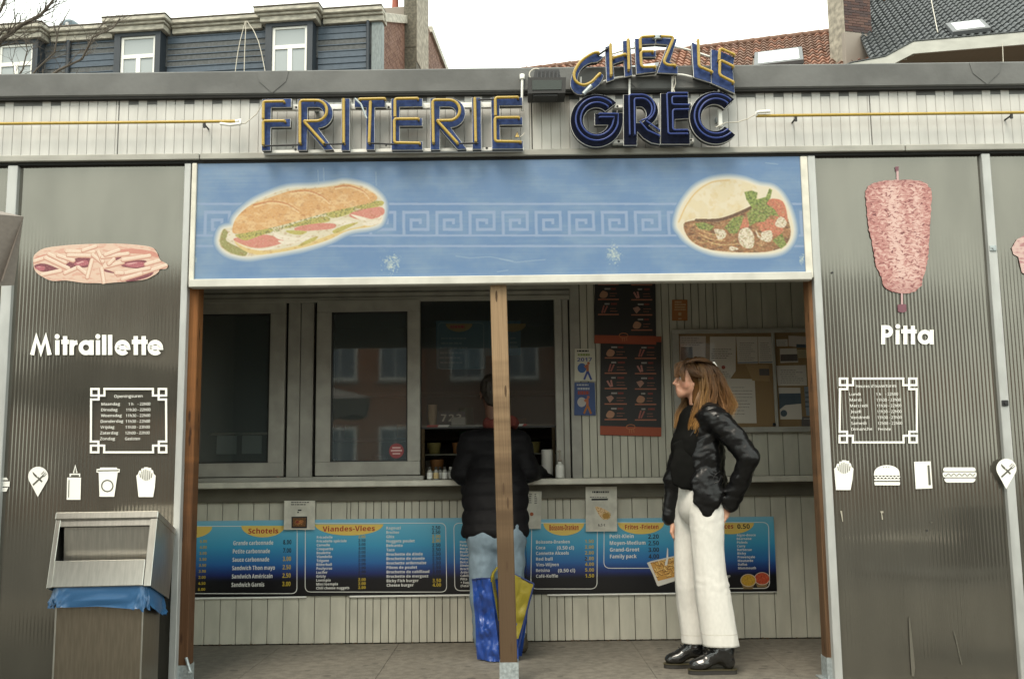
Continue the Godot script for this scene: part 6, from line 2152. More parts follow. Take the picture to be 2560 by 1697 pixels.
func litter_bin() -> void:
	var b := thing("litter_bin", "brushed steel litter bin with tilted hood and blue bag", "litter bin", Vector3(-2.004, 0, 0.36), "", 0.1)
	# body
	var m := MB.new()
	m.box(Vector3(-0.212, 0.02, -0.2), Vector3(0.195, 0.66, 0.135), 0.006)
	part("bin_body", m, mat(0.25, 0.215, 0.165, 0.36, 0.85, noise(0.02, 3, 0.82, 1.0), Vector3(6, 0.6, 6), relief(0.03, 2, 0.6), 0.15), b)
	part("plinth", box(Vector3(-0.19, 0.0, -0.18), Vector3(0.175, 0.03, 0.11)), M.dark_metal, b)
	for x in [-0.213, 0.19]:
		part("corner_strip", box(Vector3(x, 0.03, 0.128), Vector3(x + 0.007, 0.655, 0.139), 0.002), M.steel, b)
	# hood, tipped back
	var t := Transform3D(Basis(Vector3.RIGHT, -0.27), Vector3(-0.008, 0.595, 0.165))
	var w := 0.241
	var hh := 0.365
	m = MB.new()
	m.box(Vector3(w - 0.006, 0.0, -0.4), Vector3(w, hh - 0.03, -0.002), 0.001, t)
	m.box(Vector3(-w, 0.0, -0.4), Vector3(-w + 0.006, hh - 0.03, -0.002), 0.001, t)
	m.box(Vector3(-w, 0.0, -0.4), Vector3(w, hh - 0.03, -0.394), 0.0, t)
	m.box(Vector3(w - 0.034, 0.0, -0.008), Vector3(w, hh - 0.034, 0.0), 0.002, t)
	m.box(Vector3(-w, 0.0, -0.008), Vector3(-w + 0.022, hh - 0.034, 0.0), 0.002, t)
	m.box(Vector3(-w + 0.02, hh - 0.07, -0.02), Vector3(w - 0.03, hh - 0.034, -0.006), 0.002, t)
	part("hood", m, M.steel, b)
	m = MB.new()
	m.box(Vector3(-w - 0.003, hh - 0.036, -0.405), Vector3(w + 0.003, hh, 0.008), 0.004, t)
	part("lid", m, M.steel, b)
	m = MB.new()
	m.box(Vector3(-w + 0.024, 0.002, -0.006), Vector3(w - 0.036, 0.128, 0.006), 0.003, t)
	part("front_plate", m, M.steel, b)
	m = MB.new()
	var ft := t * Transform3D(Basis(Vector3.RIGHT, 0.38), Vector3(0, hh - 0.07, -0.02))
	m.box(Vector3(-w + 0.036, -0.22, -0.006), Vector3(w - 0.036, 0.0, 0.0), 0.002, ft)
	part("swing_flap", m, M.steel, b)
	m = MB.new()
	m.box(Vector3(-w + 0.008, 0.01, -0.39), Vector3(w - 0.008, hh - 0.04, -0.13), 0.0, t)
	part("inner_box", m, M.dark_gap, b)
	# blue bag folded over the rim
	var f := FastNoiseLite.new()
	f.seed = 12
	f.frequency = 5.0
	var rows := []
	var n := 96
	for i in 9:
		var line := PackedVector3Array()
		for j in n:
			var u := TAU * j / n
			var sq := Vector2(signf(cos(u)) * pow(absf(cos(u)), 0.22) * 0.238, signf(sin(u)) * pow(absf(sin(u)), 0.22) * 0.19)
			var fold := 0.024 * (absf(fposmod(u * 2.1 + 0.6 * f.get_noise_1d(u), 2.0) - 1.0) - 0.5) + 0.016 * (absf(f.get_noise_2d(u * 1.2 + i * 0.05, i * 0.12)) * 2.0 - 0.5)
			var drop := 0.1 + 0.03 * f.get_noise_1d(u * 0.7 + 7.0) + 0.014 * (absf(fposmod(u * 1.7, 2.0) - 1.0) - 0.5) + 0.02 * maxf(0.0, cos(u - 0.7))
			var k := i / 8.0
			var tip := 0.27 * (sq.y - 0.165)
			line.append(Vector3(-0.006 + sq.x * (0.94 + 0.05 * k) + cos(u) * fold * k, 0.605 + tip * 0.9 - drop * k + 0.008 * f.get_noise_2d(u * 8.0, k), -0.02 + sq.y * (0.94 + 0.08 * k) + sin(u) * fold * k))
		rows.append(line)
	m = MB.new()
	m.grid(rows, true)
	var blue := mat(0.03, 0.1, 0.22, 0.3)
	blue.backlight = Color(0.01, 0.03, 0.06)
	part("bin_bag", m, blue, b, "blue plastic bag folded out under the hood")


func parasol() -> void:
	var c: Vector3 = Vector3(-1.508, 1.92, 2.4)
	var o := thing("parasol", "grey brown cloth parasol, its corner showing at the left edge", "parasol", Vector3(c.x - 1.5, 0, c.z))
	var cloth := mat(0.2, 0.172, 0.15, 0.85, 0.0, noise(0.05, 4, 0.8, 1.0), Vector3(3, 3, 3), relief(0.2, 3, 1.0), 0.2)
	cloth.backlight = Color(0.12, 0.1, 0.09)
	var top := Vector3(0, c.y + 0.55, 0)
	var cs: Array[Vector3] = [Vector3(1.5, c.y, 0), Vector3(0, c.y, 1.5), Vector3(-1.5, c.y, 0), Vector3(0, c.y, -1.5)]
	var m := MB.new()
	var val := MB.new()
	for k in 4:
		var a := cs[k]
		var b := cs[(k + 1) % 4]
		var rows := []
		for i in 13:
			var q := i / 12.0
			var line := PackedVector3Array()
			for j in 17:
				var s := j / 16.0
				var e := a.lerp(b, s)
				e.y -= 0.05 * 4.0 * s * (1.0 - s) * q
				var p := top.lerp(e, q)
				p.y -= 0.06 * sin(q * PI)
				line.append(p)
			rows.append(line)
		m.grid(rows, false, Vector3.UP)
		rows = []
		for i in 9:
			var line := PackedVector3Array()
			for j in 33:
				var s := j / 32.0
				var e := a.lerp(b, s)
				e.y -= 0.05 * 4.0 * s * (1.0 - s)
				var scal := 0.17 + 0.05 * absf(sin(s * PI * 3.0 + 0.9))
				var out_ := Vector3(a.x + b.x, 0, a.z + b.z).normalized()
				e += out_ * (0.02 * sin(s * 19.0 + k) * (i / 8.0) - 0.05 * (i / 8.0)) + Vector3(0, -scal * (i / 8.0), 0)
				line.append(e)
			rows.append(line)
		val.grid(rows, false, Vector3(a.x + b.x, 0, a.z + b.z))
	part("canopy", m, cloth, o)
	part("valance", val, cloth, o)
	m = MB.new()
	m.tube(PackedVector3Array([Vector3(0, 0, 0), top + Vector3(0, 0.08, 0)]), 0.024, 12)
	part("pole", m, M.aluminium, o)
	for k in 4:
		m = MB.new()
		m.tube(PackedVector3Array([top - Vector3(0, 0.05, 0), cs[k] * 0.9 + top * 0.1 - Vector3(0, 0.06, 0)]), 0.011, 6)
		part("rib", m, M.aluminium, o)
	part("foot", box(Vector3(-0.3, 0.0, -0.3), Vector3(0.3, 0.09, 0.3), 0.02), M.mortar, o)


func opposite_house(i: int) -> void:
	var w := 7.2
	var x0 := -17.0 + i * w
	var top: float = [6.6, 6.0, 6.3, 5.6][i]
	var o := thing("brick_house", ["tallest brick house of the row across the street", "red brick house across the street, between the tallest and brown houses", "brown brick house across the street, beside the lowest house", "low brick house across the street, at the right end of its row"][i], "house", Vector3(x0, 0, 22.0), "houses across the street")
	var bm := mat(0.34, 0.15, 0.08, 0.85, 0.0, noise(0.05, 4, 0.6, 1.0), Vector3(1, 2, 1)) if i % 2 else mat(0.26, 0.14, 0.09, 0.85, 0.0, noise(0.05, 4, 0.6, 1.0), Vector3(1, 2, 1))
	part("wall", box(Vector3(0.02, 0, 0), Vector3(w - 0.02, top, 7.0)), bm, o)
	var roof := MB.new()
	roof.quad(Vector3(0, top, -0.3), Vector3(w, top, -0.3), Vector3(w, top + 1.2, 3.5), Vector3(0, top + 1.2, 3.5), Vector3(0, 1, -1))
	roof.quad(Vector3(0, top, 7.3), Vector3(w, top, 7.3), Vector3(w, top + 1.2, 3.5), Vector3(0, top + 1.2, 3.5), Vector3(0, 1, 1))
	roof.flat_tri(Vector3(0.03, top, -0.2), Vector3(0.03, top, 7.2), Vector3(0.03, top + 1.15, 3.5), Vector3(-1, 0, 0))
	roof.flat_tri(Vector3(w - 0.03, top, -0.2), Vector3(w - 0.03, top, 7.2), Vector3(w - 0.03, top + 1.15, 3.5), Vector3(1, 0, 0))
	part("roof", roof, M.dark_tile if i % 2 else M.red_tile, o)
	part("gutter", box(Vector3(0, top - 0.1, -0.35), Vector3(w, top + 0.03, -0.01)), M.white_plain, o)
	for f in 2:
		for k in 4:
			var x := 0.75 + k * 1.68
			var y := 1.0 if f == 0 else 3.95
			if f == 0 and k == 1:
				part("door", box(Vector3(x, 0.02, -0.03), Vector3(x + 1.0, 2.4, 0.05)), mat(0.03, 0.05, 0.04, 0.4), o)
				continue
			var wf := part("window", box(Vector3(x - 0.04, y - 0.04, -0.03), Vector3(x + 0.96, y + 1.5, 0.02)), M.white_plain, o)
			for q in [[0.05, 0.44], [0.5, 0.89]]:
				part("pane", box(Vector3(x + q[0] - 0.03, y + 0.05, -0.045), Vector3(x + q[1] - 0.01, y + 1.42, -0.031)), mat(0.16, 0.19, 0.22, 0.08), wf)
			part("sill", box(Vector3(x - 0.1, y - 0.13, -0.1), Vector3(x + 1.02, y - 0.042, -0.002)), M.mortar, wf)


func chair() -> void:
	var o := thing("terrace_chair", "dark terrace chair with metal arms facing the right panel", "chair", Vector3(2.64, 0, 1.0), "", -0.6)
	var dark := mat(0.02, 0.02, 0.02, 0.5)
	part("seat", box(Vector3(-0.24, 0.43, -0.24), Vector3(0.24, 0.46, 0.24), 0.012), dark, o)
	var m := MB.new()
	m.box(Vector3(-0.23, 0.52, -0.02), Vector3(0.23, 0.88, 0.0), 0.008, Transform3D(Basis(Vector3.RIGHT, -0.15), Vector3(0, 0, -0.2)))
	part("backrest", m, dark, o)
	for s in [-1.0, 1.0]:
		for z in [-0.22, 0.22]:
			m = MB.new()
			m.tube(PackedVector3Array([Vector3(s * 0.26, 0, z * 1.1), Vector3(s * 0.25, 0.66, z)]), 0.012, 8)
			part("leg", m, M.steel, o)
		m = MB.new()
		m.tube(PackedVector3Array([Vector3(s * 0.25, 0.66, -0.24), Vector3(s * 0.25, 0.675, 0.0), Vector3(s * 0.25, 0.65, 0.26)]), 0.014, 8)
		part("armrest", m, M.steel, o)



# ---------------------------------------------------------------- what rises behind the kiosk
func frame_at(o: Vector3, right: Vector3) -> Transform3D:
	var x := Vector3(right.x, 0, right.z).normalized()
	return Transform3D(Basis(x, Vector3.UP, x.cross(Vector3.UP)), o)


func brick_face(o: Node, xf: Transform3D, w: float, h0: float, h1: float, clip: PackedVector2Array, seed_: int, mats: Array) -> void:
	# courses of single bricks, joined per tone because they are too many and too small to pick apart
	var r := RandomNumberGenerator.new()
	r.seed = seed_
	var ms: Array[MB] = []
	for k in mats.size():
		ms.append(MB.new())
	var row := 0
	var y := h0
	while y < h1:
		var x := -0.11 * (row % 2)
		while x < w:
			var a := maxf(x, 0.0)
			var b := minf(x + 0.21, w)
			if b - a > 0.04 and (clip.is_empty() or Geometry2D.is_point_in_polygon(Vector2((a + b) / 2, y + 0.03), clip)):
				ms[r.randi() % ms.size()].box(Vector3(a, y, -0.02), Vector3(b, y + 0.058, 0.006 + r.randf() * 0.006), 0.0, xf)
			x += 0.222
		y += 0.07
		row += 1
	for k in ms.size():
		if ms[k].v.size():
			part("bricks", ms[k], mats[k], o, "", true)


func houses() -> void:
	bare_tree()
	slate_house()
	tiled_houses()


func slate_house() -> void:
	var o := thing("slate_house", "blue slate boarded house with white dormer windows and a brick gable", "house", Vector3(-3.32, 0, -19.44))
	o.transform = frame_at(Vector3(-3.32, 0, -19.44), Vector3(0.993, 0, 0.116))
	var W := 15.0
	part("wall", box(Vector3(-W, 0, -9.4), Vector3(-0.02, 9.6, 0.1)), M.brick_a, o)
	var man := part("mansard", box(Vector3(-W, 9.6, -8.0), Vector3(-0.08, 12.95, -0.03)), M.slate_frame, o)
	var dorm := [[-3.05, -1.77], [-7.25, -5.95], [-10.75, -9.43]]
	var y := 10.3
	while y < 12.9:
		for s in [[-1.72, -0.36], [-5.9, -3.1], [-9.38, -7.3], [-W, -10.8]]:
			var m := MB.new()
			m.box(Vector3(s[0], y, -0.032), Vector3(s[1], y + 0.172, -0.006), 0.0, Transform3D(Basis(Vector3.RIGHT, -0.07), Vector3(0, 0.0, 0.93 * 0 + y * 0.07 - 12.9 * 0.07 + 0.02)) if false else Transform3D(Basis(), Vector3(0, 0, 0.012 * rng.randf())))
			m.box(Vector3(s[0], y, -0.006), Vector3(s[1], y + 0.03, 0.022), 0.004)
			part("board", m, M.slate, man)
		y += 0.167
	# zinc corner and downpipe
	part("corner_zinc", box(Vector3(-0.28, 9.6, -0.2), Vector3(0.012, 12.93, 0.02), 0.01), mat(0.17, 0.2, 0.205, 0.5, 0.2, noise(0.02, 4, 0.7, 1.0), Vector3(2, 0.5, 2)), o)
	var m := MB.new()
	m.tube(PackedVector3Array([Vector3(-0.36, 9.0, 0.07), Vector3(-0.36, 12.9, 0.07)]), 0.045, 10)
	part("downpipe", m, M.slate_frame, o)
	m = MB.new()
	m.tube(PackedVector3Array([Vector3(-8.72, 9.0, 0.06), Vector3(-8.72, 12.9, 0.06)]), 0.06, 10)
	part("downpipe", m, M.slate_frame, o)
	# dormers
	for d in dorm:
		var dm := MB.new()
		var fz := 0.34
		var wl: float = d[0] + 0.17
		var wr: float = d[1] - 0.15
		dm.box(Vector3(d[0], 10.2, -0.6), Vector3(wl, 12.92, fz))
		dm.box(Vector3(wr, 10.2, -0.6), Vector3(d[1], 12.92, fz))
		dm.box(Vector3(wl, 12.78, -0.6), Vector3(wr, 12.92, fz - 0.002))
		dm.box(Vector3(wl, 10.2, -0.6), Vector3(wr, 10.6, fz - 0.002))
		var dn := part("dormer", dm, M.slate_frame, o)
		var wf := MB.new()
		var z := fz - 0.06
		for b in [[wl, 10.6, wl + 0.075, 12.78], [wr - 0.075, 10.6, wr, 12.78], [wl + 0.075, 12.72, wr - 0.075, 12.78], [wl + 0.075, 12.17, wr - 0.075, 12.28], [wl + 0.075, 10.6, wr - 0.075, 10.68]]:
			wf.box(Vector3(b[0], b[1], z - 0.06), Vector3(b[2], b[3], z), 0.004)
		var mid := (wl + wr) / 2.0
		wf.box(Vector3(mid - 0.06, 10.68, z - 0.06), Vector3(mid + 0.06, 12.17, z - 0.003), 0.004)
		part("window", wf, M.white_plain, dn)
		for g in [[wl + 0.07, 12.26, wr - 0.07, 12.74], [wl + 0.07, 10.66, mid - 0.05, 12.2], [mid + 0.05, 10.66, wr - 0.07, 12.2]]:
			part("pane", box(Vector3(g[0], g[1], z - 0.05), Vector3(g[2], g[3], z - 0.035)), M.house_glass, dn)
	# cornice in runs, stepping out round the dormers
	var runs := [[-W, -10.95, 0.0], [-10.95, -9.23, 0.34], [-9.23, -7.45, 0.0], [-7.45, -5.75, 0.34], [-5.75, -3.25, 0.0], [-3.25, -1.57, 0.34], [-1.57, 0.06, 0.0]]
	for r in runs:
		var c := MB.new()
		var z: float = r[2]
		c.box(Vector3(r[0] + (0.08 if z else 0.0), 12.88, -0.3), Vector3(r[1] - (0.08 if z else 0.0), 13.03, z + 0.1), 0.01)
		c.box(Vector3(r[0] + (0.03 if z else 0.0), 13.03, -0.3), Vector3(r[1] - (0.03 if z else 0.0), 13.1, z + 0.17), 0.012)
		c.box(Vector3(r[0] - (0.04 if z else 0.0), 13.1, -0.3), Vector3(r[1] + (0.04 if z else 0.0), 13.22, z + 0.26), 0.02)
		var cn := part("cornice", c, M.cornice, o)
		part("gutter_edge", box(Vector3(r[0] - (0.05 if z else 0.0), 13.22, -0.3), Vector3(r[1] + (0.05 if z else 0.0), 13.245, z + 0.28)), mat(0.12, 0.1, 0.08, 0.8), cn)
	# roof behind and gable
	var prof := V2([0.0, 13.05, 2.6, 14.1, 6.3, 15.5, 9.4, 15.25, 9.4, 12.0, 0.0, 12.0])
	m = MB.new()
	var side := Transform3D(Basis(Vector3(0, 0, -1), Vector3.UP, Vector3.RIGHT), Vector3.ZERO)
	m.prism(prof, -W, -0.3, side)
	part("roof", m, M.dark_tile, o)
	m = MB.new()
	var gab := V2([0.1, 9.0, 0.1, 12.9, 0.5, 13.15, 2.6, 14.1, 6.3, 15.55, 9.4, 15.3, 9.4, 9.0])
	m.prism(gab, -0.3, -0.008, side)
	var gn := part("gable", m, M.mortar, o)
	brick_face(gn, side, 9.4, 11.6, 15.5, gab, 3, [M.brick_a, M.brick_b, mat(0.2, 0.11, 0.075, 0.85)])
	m = MB.new()
	for e in [[0.0, 13.05, 2.62, 14.22], [6.28, 15.6, 9.45, 15.34]]:
		var p0 := Vector3(0, e[1], -e[0])
		var p1 := Vector3(0, e[3], -e[2])
		var bz := (p0 - p1).normalized()
		m = MB.new()
		m.box(Vector3(-0.06, -0.16, 0), Vector3(0.1, 0.07, p0.distance_to(p1)), 0.01, Transform3D(Basis(bz.cross(Vector3.UP) * -1.0, bz.cross(Vector3.RIGHT), bz), p1))
		part("coping", m, M.cornice, gn)
	# gable chimney: weathered render above, brick below
	m = MB.new()
	m.box(Vector3(-0.02, 13.3, -4.3), Vector3(0.36, 16.7, -2.62), 0.02)
	m.prism(V2([2.62, 12.6, 2.62, 13.3, 4.3, 13.3, 4.3, 12.9]), 0.0, 0.355, side)
	var ch := part("chimney", m, mat(0.13, 0.118, 0.09, 0.9, 0.0, noise(0.02, 5, 0.5, 1.0), Vector3(1, 1, 1)), o)
	part("pale_face", box(Vector3(0.36, 12.9, -4.29), Vector3(0.372, 16.6, -2.63)), M.render_wall, ch)
	part("chimney_foot", box(Vector3(0, 10.5, -4.2), Vector3(0.34, 13.3, -2.66)), M.mortar, ch)
	brick_face(ch, Transform3D(Basis(), Vector3(0, 0, -2.655)), 0.34, 10.6, 13.24, PackedVector2Array(), 5, [mat(0.075, 0.05, 0.04, 0.9), mat(0.1, 0.07, 0.055, 0.9)])
	m = MB.new()
	m.box(Vector3(-0.06, 16.05, -4.36), Vector3(0.42, 16.18, -2.56), 0.01)
	part("chimney_band", m, M.render_wall, ch)
	m = MB.new()
	m.box(Vector3(-0.82, 13.6, -3.4), Vector3(-0.06, 14.72, -2.9), 0.02)
	var sc := part("chimney", m, M.mortar, o)
	m = MB.new()
	m.lathe([[0.1, 14.7], [0.105, 14.72], [0.09, 15.2], [0.11, 15.22], [0.11, 15.3], [0.08, 15.3]], 14, Transform3D(Basis(), Vector3(-0.4, 0, -3.15)))
	part("chimney_pot", m, mat(0.3, 0.09, 0.06, 0.8), sc)
	# small things on the roof: dome light, vent, aerial, loose cables
	m = MB.new()
	m.lathe([[0.3, 13.25], [0.32, 13.35], [0.27, 13.55], [0.15, 13.66], [0.0, 13.7]], 18, Transform3D(Basis(), Vector3(-9.05, 0.08, -0.5)))
	part("dome_light", m, mat(0.06, 0.09, 0.11, 0.2), o)
	part("vent", box(Vector3(-8.35, 13.2, -0.8), Vector3(-7.8, 13.5, -0.4), 0.02), M.mortar, o)
	m = MB.new()
	m.tube(PackedVector3Array([Vector3(-4.92, 13.2, -0.6), Vector3(-4.92, 13.95, -0.6)]), 0.012, 6)
	part("aerial", m, M.galvanised, o)
	m = MB.new()
	for c in [[-3.62, 13.0, -3.8, 12.2, -3.92, 11.0], [-3.6, 13.0, -3.62, 12.2, -3.62, 11.0], [-3.58, 13.0, -3.2, 12.35, -2.9, 11.0]]:
		var pts := PackedVector3Array()
		for q in curve(V2(c), false, 4):
			pts.append(Vector3(q.x, q.y, 0.3 if q.x < -3.3 else 0.42))
		m.tube(pts, 0.012, 5)
	part("loose_cables", m, M.wire, o, "", true)
	# low roof further back
	var f := thing("low_roof", "small grey roof end just right of the brick gable", "roof", Vector3(-1.75, 0, -29))
	m = MB.new()
	m.prism(V2([-0.35, 0, -0.35, 13.62, -0.1, 13.78, 0.75, 13.85, 1.3, 13.05, 1.3, 0]), -3.0, 0.0)
	part("roof", m, M.dark_tile, f)


func pantile() -> ArrayMesh:
	var m := MB.new()
	var rows := []
	for i in 2:
		var line := PackedVector3Array()
		for j in 9:
			var x := j / 8.0
			var y := 0.035 * sin(x * TAU - 0.6) if x < 0.9 else 0.035 * sin(x * TAU - 0.6) + 0.004
			line.append(Vector3(x, y + (0.045 if i else 0.0), i))
		rows.append(line)
	m.grid(rows, false, Vector3.UP)
	var lip := []
	for i in 2:
		var line := PackedVector3Array()
		for j in 9:
			line.append(rows[1][j] + Vector3(0, -0.05 * i, 0))
		lip.append(line)
	m.grid(lip, false, Vector3(0, 0, 1))
	return m.done()


# tiles on a slope; the frame has x along the ridge, z down the slope, y out of it
func tile_slope(o: Node, xf: Transform3D, x0: float, x1: float, cols: int, rows: int, row_h: float, tones: Array, skip: Array, seed_: int) -> void:
	var r := RandomNumberGenerator.new()
	r.seed = seed_
	var mesh := pantile()
	var w := (x1 - x0) / cols
	var singles := 0
	var rest: Array = []
	for k in tones.size():
		rest.append([])
	for j in rows:
		for i in cols:
			var c := Vector2(x0 + (i + 0.5) * w, (j + 0.5) * row_h)
			var out_ := false
			for s in skip:
				if s.has_point(c):
					out_ = true
			if out_:
				continue
			var b := Basis(Vector3(w, 0, 0), Vector3(0, 1.0, 0), Vector3(0, 0, row_h * 1.08)).rotated(Vector3.UP, r.randf_range(-0.012, 0.012))
			var t := Transform3D(b, Vector3(x0 + i * w, r.randf_range(0.0, 0.008), j * row_h))
			var k := 0
			var u := r.randf()
			if u > 0.993:
				k = tones.size() - 1
			elif u > 0.6:
				k = 1
			if singles < 300:
				var tile := part("tile", mesh, tones[k], o)
				tile.transform = xf * t
				singles += 1
			else:
				rest[k].append(xf * t)
	for k in tones.size():
		if rest[k].is_empty():
			continue
		var mm := MultiMesh.new()
		mm.transform_format = MultiMesh.TRANSFORM_3D
		mm.mesh = mesh
		mm.instance_count = rest[k].size()
		for i in rest[k].size():
			mm.set_instance_transform(i, rest[k][i])
		var mi := MultiMeshInstance3D.new()
		mi.name = "further_tiles"
		mi.multimesh = mm
		mi.material_override = tones[k]
		mi.set_meta("kind", "stuff")
		o.add_child(mi, true)


func skylight(o: Node, xf: Transform3D, r: Rect2) -> void:
	var m := MB.new()
	m.box(Vector3(r.position.x, 0.02, r.position.y), Vector3(r.end.x, 0.13, r.end.y), 0.01, xf)
	var s := part("skylight", m, mat(0.1, 0.105, 0.11, 0.5), o)
	m = MB.new()
	m.box(Vector3(r.position.x + 0.1, 0.1301, r.position.y + 0.14), Vector3(r.end.x - 0.1, 0.14, r.end.y - 0.1), 0.0, xf)
	part("pane", m, mat(0.62, 0.66, 0.66, 0.1), s)


func slope_frame(o: Vector3, right: Vector3, pitch: float) -> Transform3D:
	var x := Vector3(right.x, 0, right.z).normalized()
	var out_ := x.cross(Vector3.UP)
	if out_.z < 0.0:
		out_ = -out_
	var v := out_ * cos(pitch) + Vector3.DOWN * sin(pitch)
	return Transform3D(Basis(x, v.cross(x), v), o)


func tiled_houses() -> void:
	var pitch := deg_to_rad(35)
	# red roof
	var o := thing("red_tiled_house", "house with an orange red pantile roof behind the CHEZ LE letters", "house")
	var xf := slope_frame(Vector3(0.33, 13.0, -23.1), Vector3(8.57, 0, 2.44), pitch)
	var sky1 := Rect2(6.88, 1.95, 1.2, 1.45)
	var sky2 := Rect2(3.35, 1.72, 1.0, 0.9)
	tile_slope(o, xf, -2.4, 9.9, 60, 15, 0.32, [M.red_tile, mat(0.32, 0.155, 0.1, 0.8, 0.0, noise(0.02, 4, 0.6, 1.0), Vector3(0.9, 0.9, 0.9)), mat(0.18, 0.1, 0.08, 0.8)], [sky1, sky2], 4)
	skylight(o, xf, sky1)
	skylight(o, xf, sky2)
	var m := MB.new()
	m.box(Vector3(-2.4, -0.06, 0), Vector3(9.9, -0.03, 5.0), 0.0, xf)
	m.box(Vector3(-2.4, -0.1, -0.05), Vector3(9.9, -0.06, 0.0), 0.0, xf)
	part("roof_deck", m, M.mortar, o)
	for i in 28:
		m = MB.new()
		m.tube(PackedVector3Array([xf * Vector3(-2.4 + i * 0.44, 0.02, 0), xf * Vector3(-2.4 + i * 0.44 + 0.4, 0.03, 0), xf * Vector3(-2.4 + i * 0.44 + 0.46, 0.045, 0)]), 0.085, 8)
		part("ridge_tile", m, M.red_tile, o)
	m = MB.new()
	var base := frame_at(Vector3(0.33, 0, -23.1), Vector3(8.57, 0, 2.44))
	m.box(Vector3(-2.3, 0, -6.0), Vector3(9.8, 9.3, 3.6), 0.0, base)
	part("wall", m, M.brick_b, o)
	# dark roof
	o = thing("dark_tiled_house", "house with a dark pantile roof, skylight and white flared eave, at the top right", "house")
	var dx := Vector3(3.55, 0, 0.95).normalized()
	var dout := Vector3(-dx.z, 0, dx.x)
	var dv := dout * cos(pitch) + Vector3.DOWN * sin(pitch)
	xf = slope_frame(Vector3(9.73, 13.25, -19.9) - dv * 1.2, dx, pitch)
	var sky3 := Rect2(1.34, 4.5, 0.8, 1.0)
	tile_slope(o, xf, -0.54, 5.1, 33, 24, 0.32, [M.dark_tile, mat(0.09, 0.098, 0.105, 0.6, 0.0, noise(0.02, 4, 0.6, 1.0), Vector3(0.9, 0.9, 0.9)), mat(0.22, 0.1, 0.07, 0.8)], [sky3], 8)
	skylight(o, xf, sky3)
	m = MB.new()
	m.box(Vector3(-0.54, -0.06, 0), Vector3(5.1, -0.03, 8.0), 0.0, xf)
	part("roof_deck", m, M.dark_tile, o)
	for i in 15:
		m = MB.new()
		m.tube(PackedVector3Array([xf * Vector3(-0.3 + i * 0.37, 0.02, 0), xf * Vector3(-0.3 + i * 0.37 + 0.33, 0.03, 0), xf * Vector3(-0.3 + i * 0.37 + 0.39, 0.045, 0)]), 0.07, 8)
		part("ridge_tile", m, M.dark_tile if i != 2 else M.red_tile, o)
	m = MB.new()
	base = frame_at(Vector3(9.73, 0, -19.9), dx)
	m.box(Vector3(-0.5, 0, -5.0), Vector3(5.0, 9.0, 4.5), 0.0, base)
	part("wall", m, M.brick_a, o)
	# flared white eave in front of it, boarded soffit and brown wall under it
	m = MB.new()
	var fascia := V2([6.3, 8.72, 6.64, 8.87, 7.31, 8.99, 7.87, 9.29, 10.02, 9.46, 13.5, 9.74, 13.5, 9.48, 10.0, 9.21, 7.85, 9.05, 7.29, 8.76, 6.64, 8.66, 6.3, 8.6])
	m.prism(fascia, -13.05, -13.0)
	part("eave_board", m, mat(0.44, 0.44, 0.4, 0.6, 0.0, noise(0.008, 4, 0.82, 1.0), Vector3(0.4, 0.8, 0.4)), o)
	for i in 40:
		var x := 7.3 + i * 0.15
		var yb := lerpf(8.76, 9.05, clampf((x - 7.29) / 0.56, 0, 1)) + maxf(0.0, (x - 7.85) * 0.0745)
		part("soffit_board", box(Vector3(x, yb + 0.03, -14.6), Vector3(x + 0.143, yb + 0.05, -13.055), 0.004), mat(0.2, 0.18, 0.14, 0.7) if i == 0 else o.get_node("soffit_board").material_override, o)
	part("gable_wall", box(Vector3(7.2, 0, -15.0), Vector3(13.4, 9.25, -14.4)), mat(0.14, 0.055, 0.03, 0.85), o)
	m = MB.new()
	m.prism(V2([6.3, 8.73, 6.64, 8.88, 7.31, 9.0, 7.87, 9.3, 10.02, 9.47, 13.5, 9.75, 13.5, 9.765, 10.02, 9.485, 7.865, 9.315, 7.3, 9.015, 6.63, 8.895, 6.3, 8.745]), -16.0, -12.985)
	part("porch_roof", m, M.dark_tile, o)
	m = MB.new()
	m.tube(PackedVector3Array([Vector3(9.595, 9.235, -13), Vector3(9.578, 8.813, -13)]), 0.008, 6)
	part("cable", m, M.wire, o)
	m = MB.new()
	var cab := PackedVector3Array()
	for q in [[2320, 32], [2305, 55], [2275, 92], [2245, 125], [2220, 150]]:
		cab.append(at_depth(q[0], q[1]))
	m.tube(cab, 0.011, 5)
	part("cable", m, M.wire, o)
	# chimney between the two roofs
	var c := thing("chimney", "square chimney standing between the red and dark tiled roofs", "chimney", Vector3(8.5, 0, -17.6), "", deg_to_rad(15))
	part("stack", box(Vector3(-0.35, 9.0, -0.6), Vector3(0.4, 14.4, -0.02)), M.mortar, c)
	part("render_face", box(Vector3(-0.385, 9.0, -0.63), Vector3(-0.352, 14.4, 0.005), 0.006), M.render_wall, c)
	brick_face(c, Transform3D(Basis(), Vector3(-0.345, 0, -0.015)), 0.745, 11.6, 14.3, PackedVector2Array(), 11, [mat(0.075, 0.04, 0.035, 0.9), mat(0.105, 0.06, 0.05, 0.9), mat(0.06, 0.04, 0.04, 0.9)])
	part("flashing", box(Vector3(-0.4, 9.0, -0.1), Vector3(0.43, 11.55, 0.03), 0.01), M.mortar, c)
	# satellite dish
	var d := thing("satellite_dish", "white satellite dish fixed to the chimney at the top edge", "satellite dish", Vector3(8.39, 12.841, -18.2))
	m = MB.new()
	var tilt := Transform3D(Basis(Vector3.UP, -0.5) * Basis(Vector3.RIGHT, PI / 2 - 0.35), Vector3.ZERO)
	m.lathe([[0.0, -0.06], [0.1, -0.053], [0.2, -0.03], [0.29, 0.0], [0.3, 0.004], [0.29, -0.008], [0.2, -0.04], [0.0, -0.07]], 28, tilt)
	part("dish", m, M.white_plain, d)
	m = MB.new()
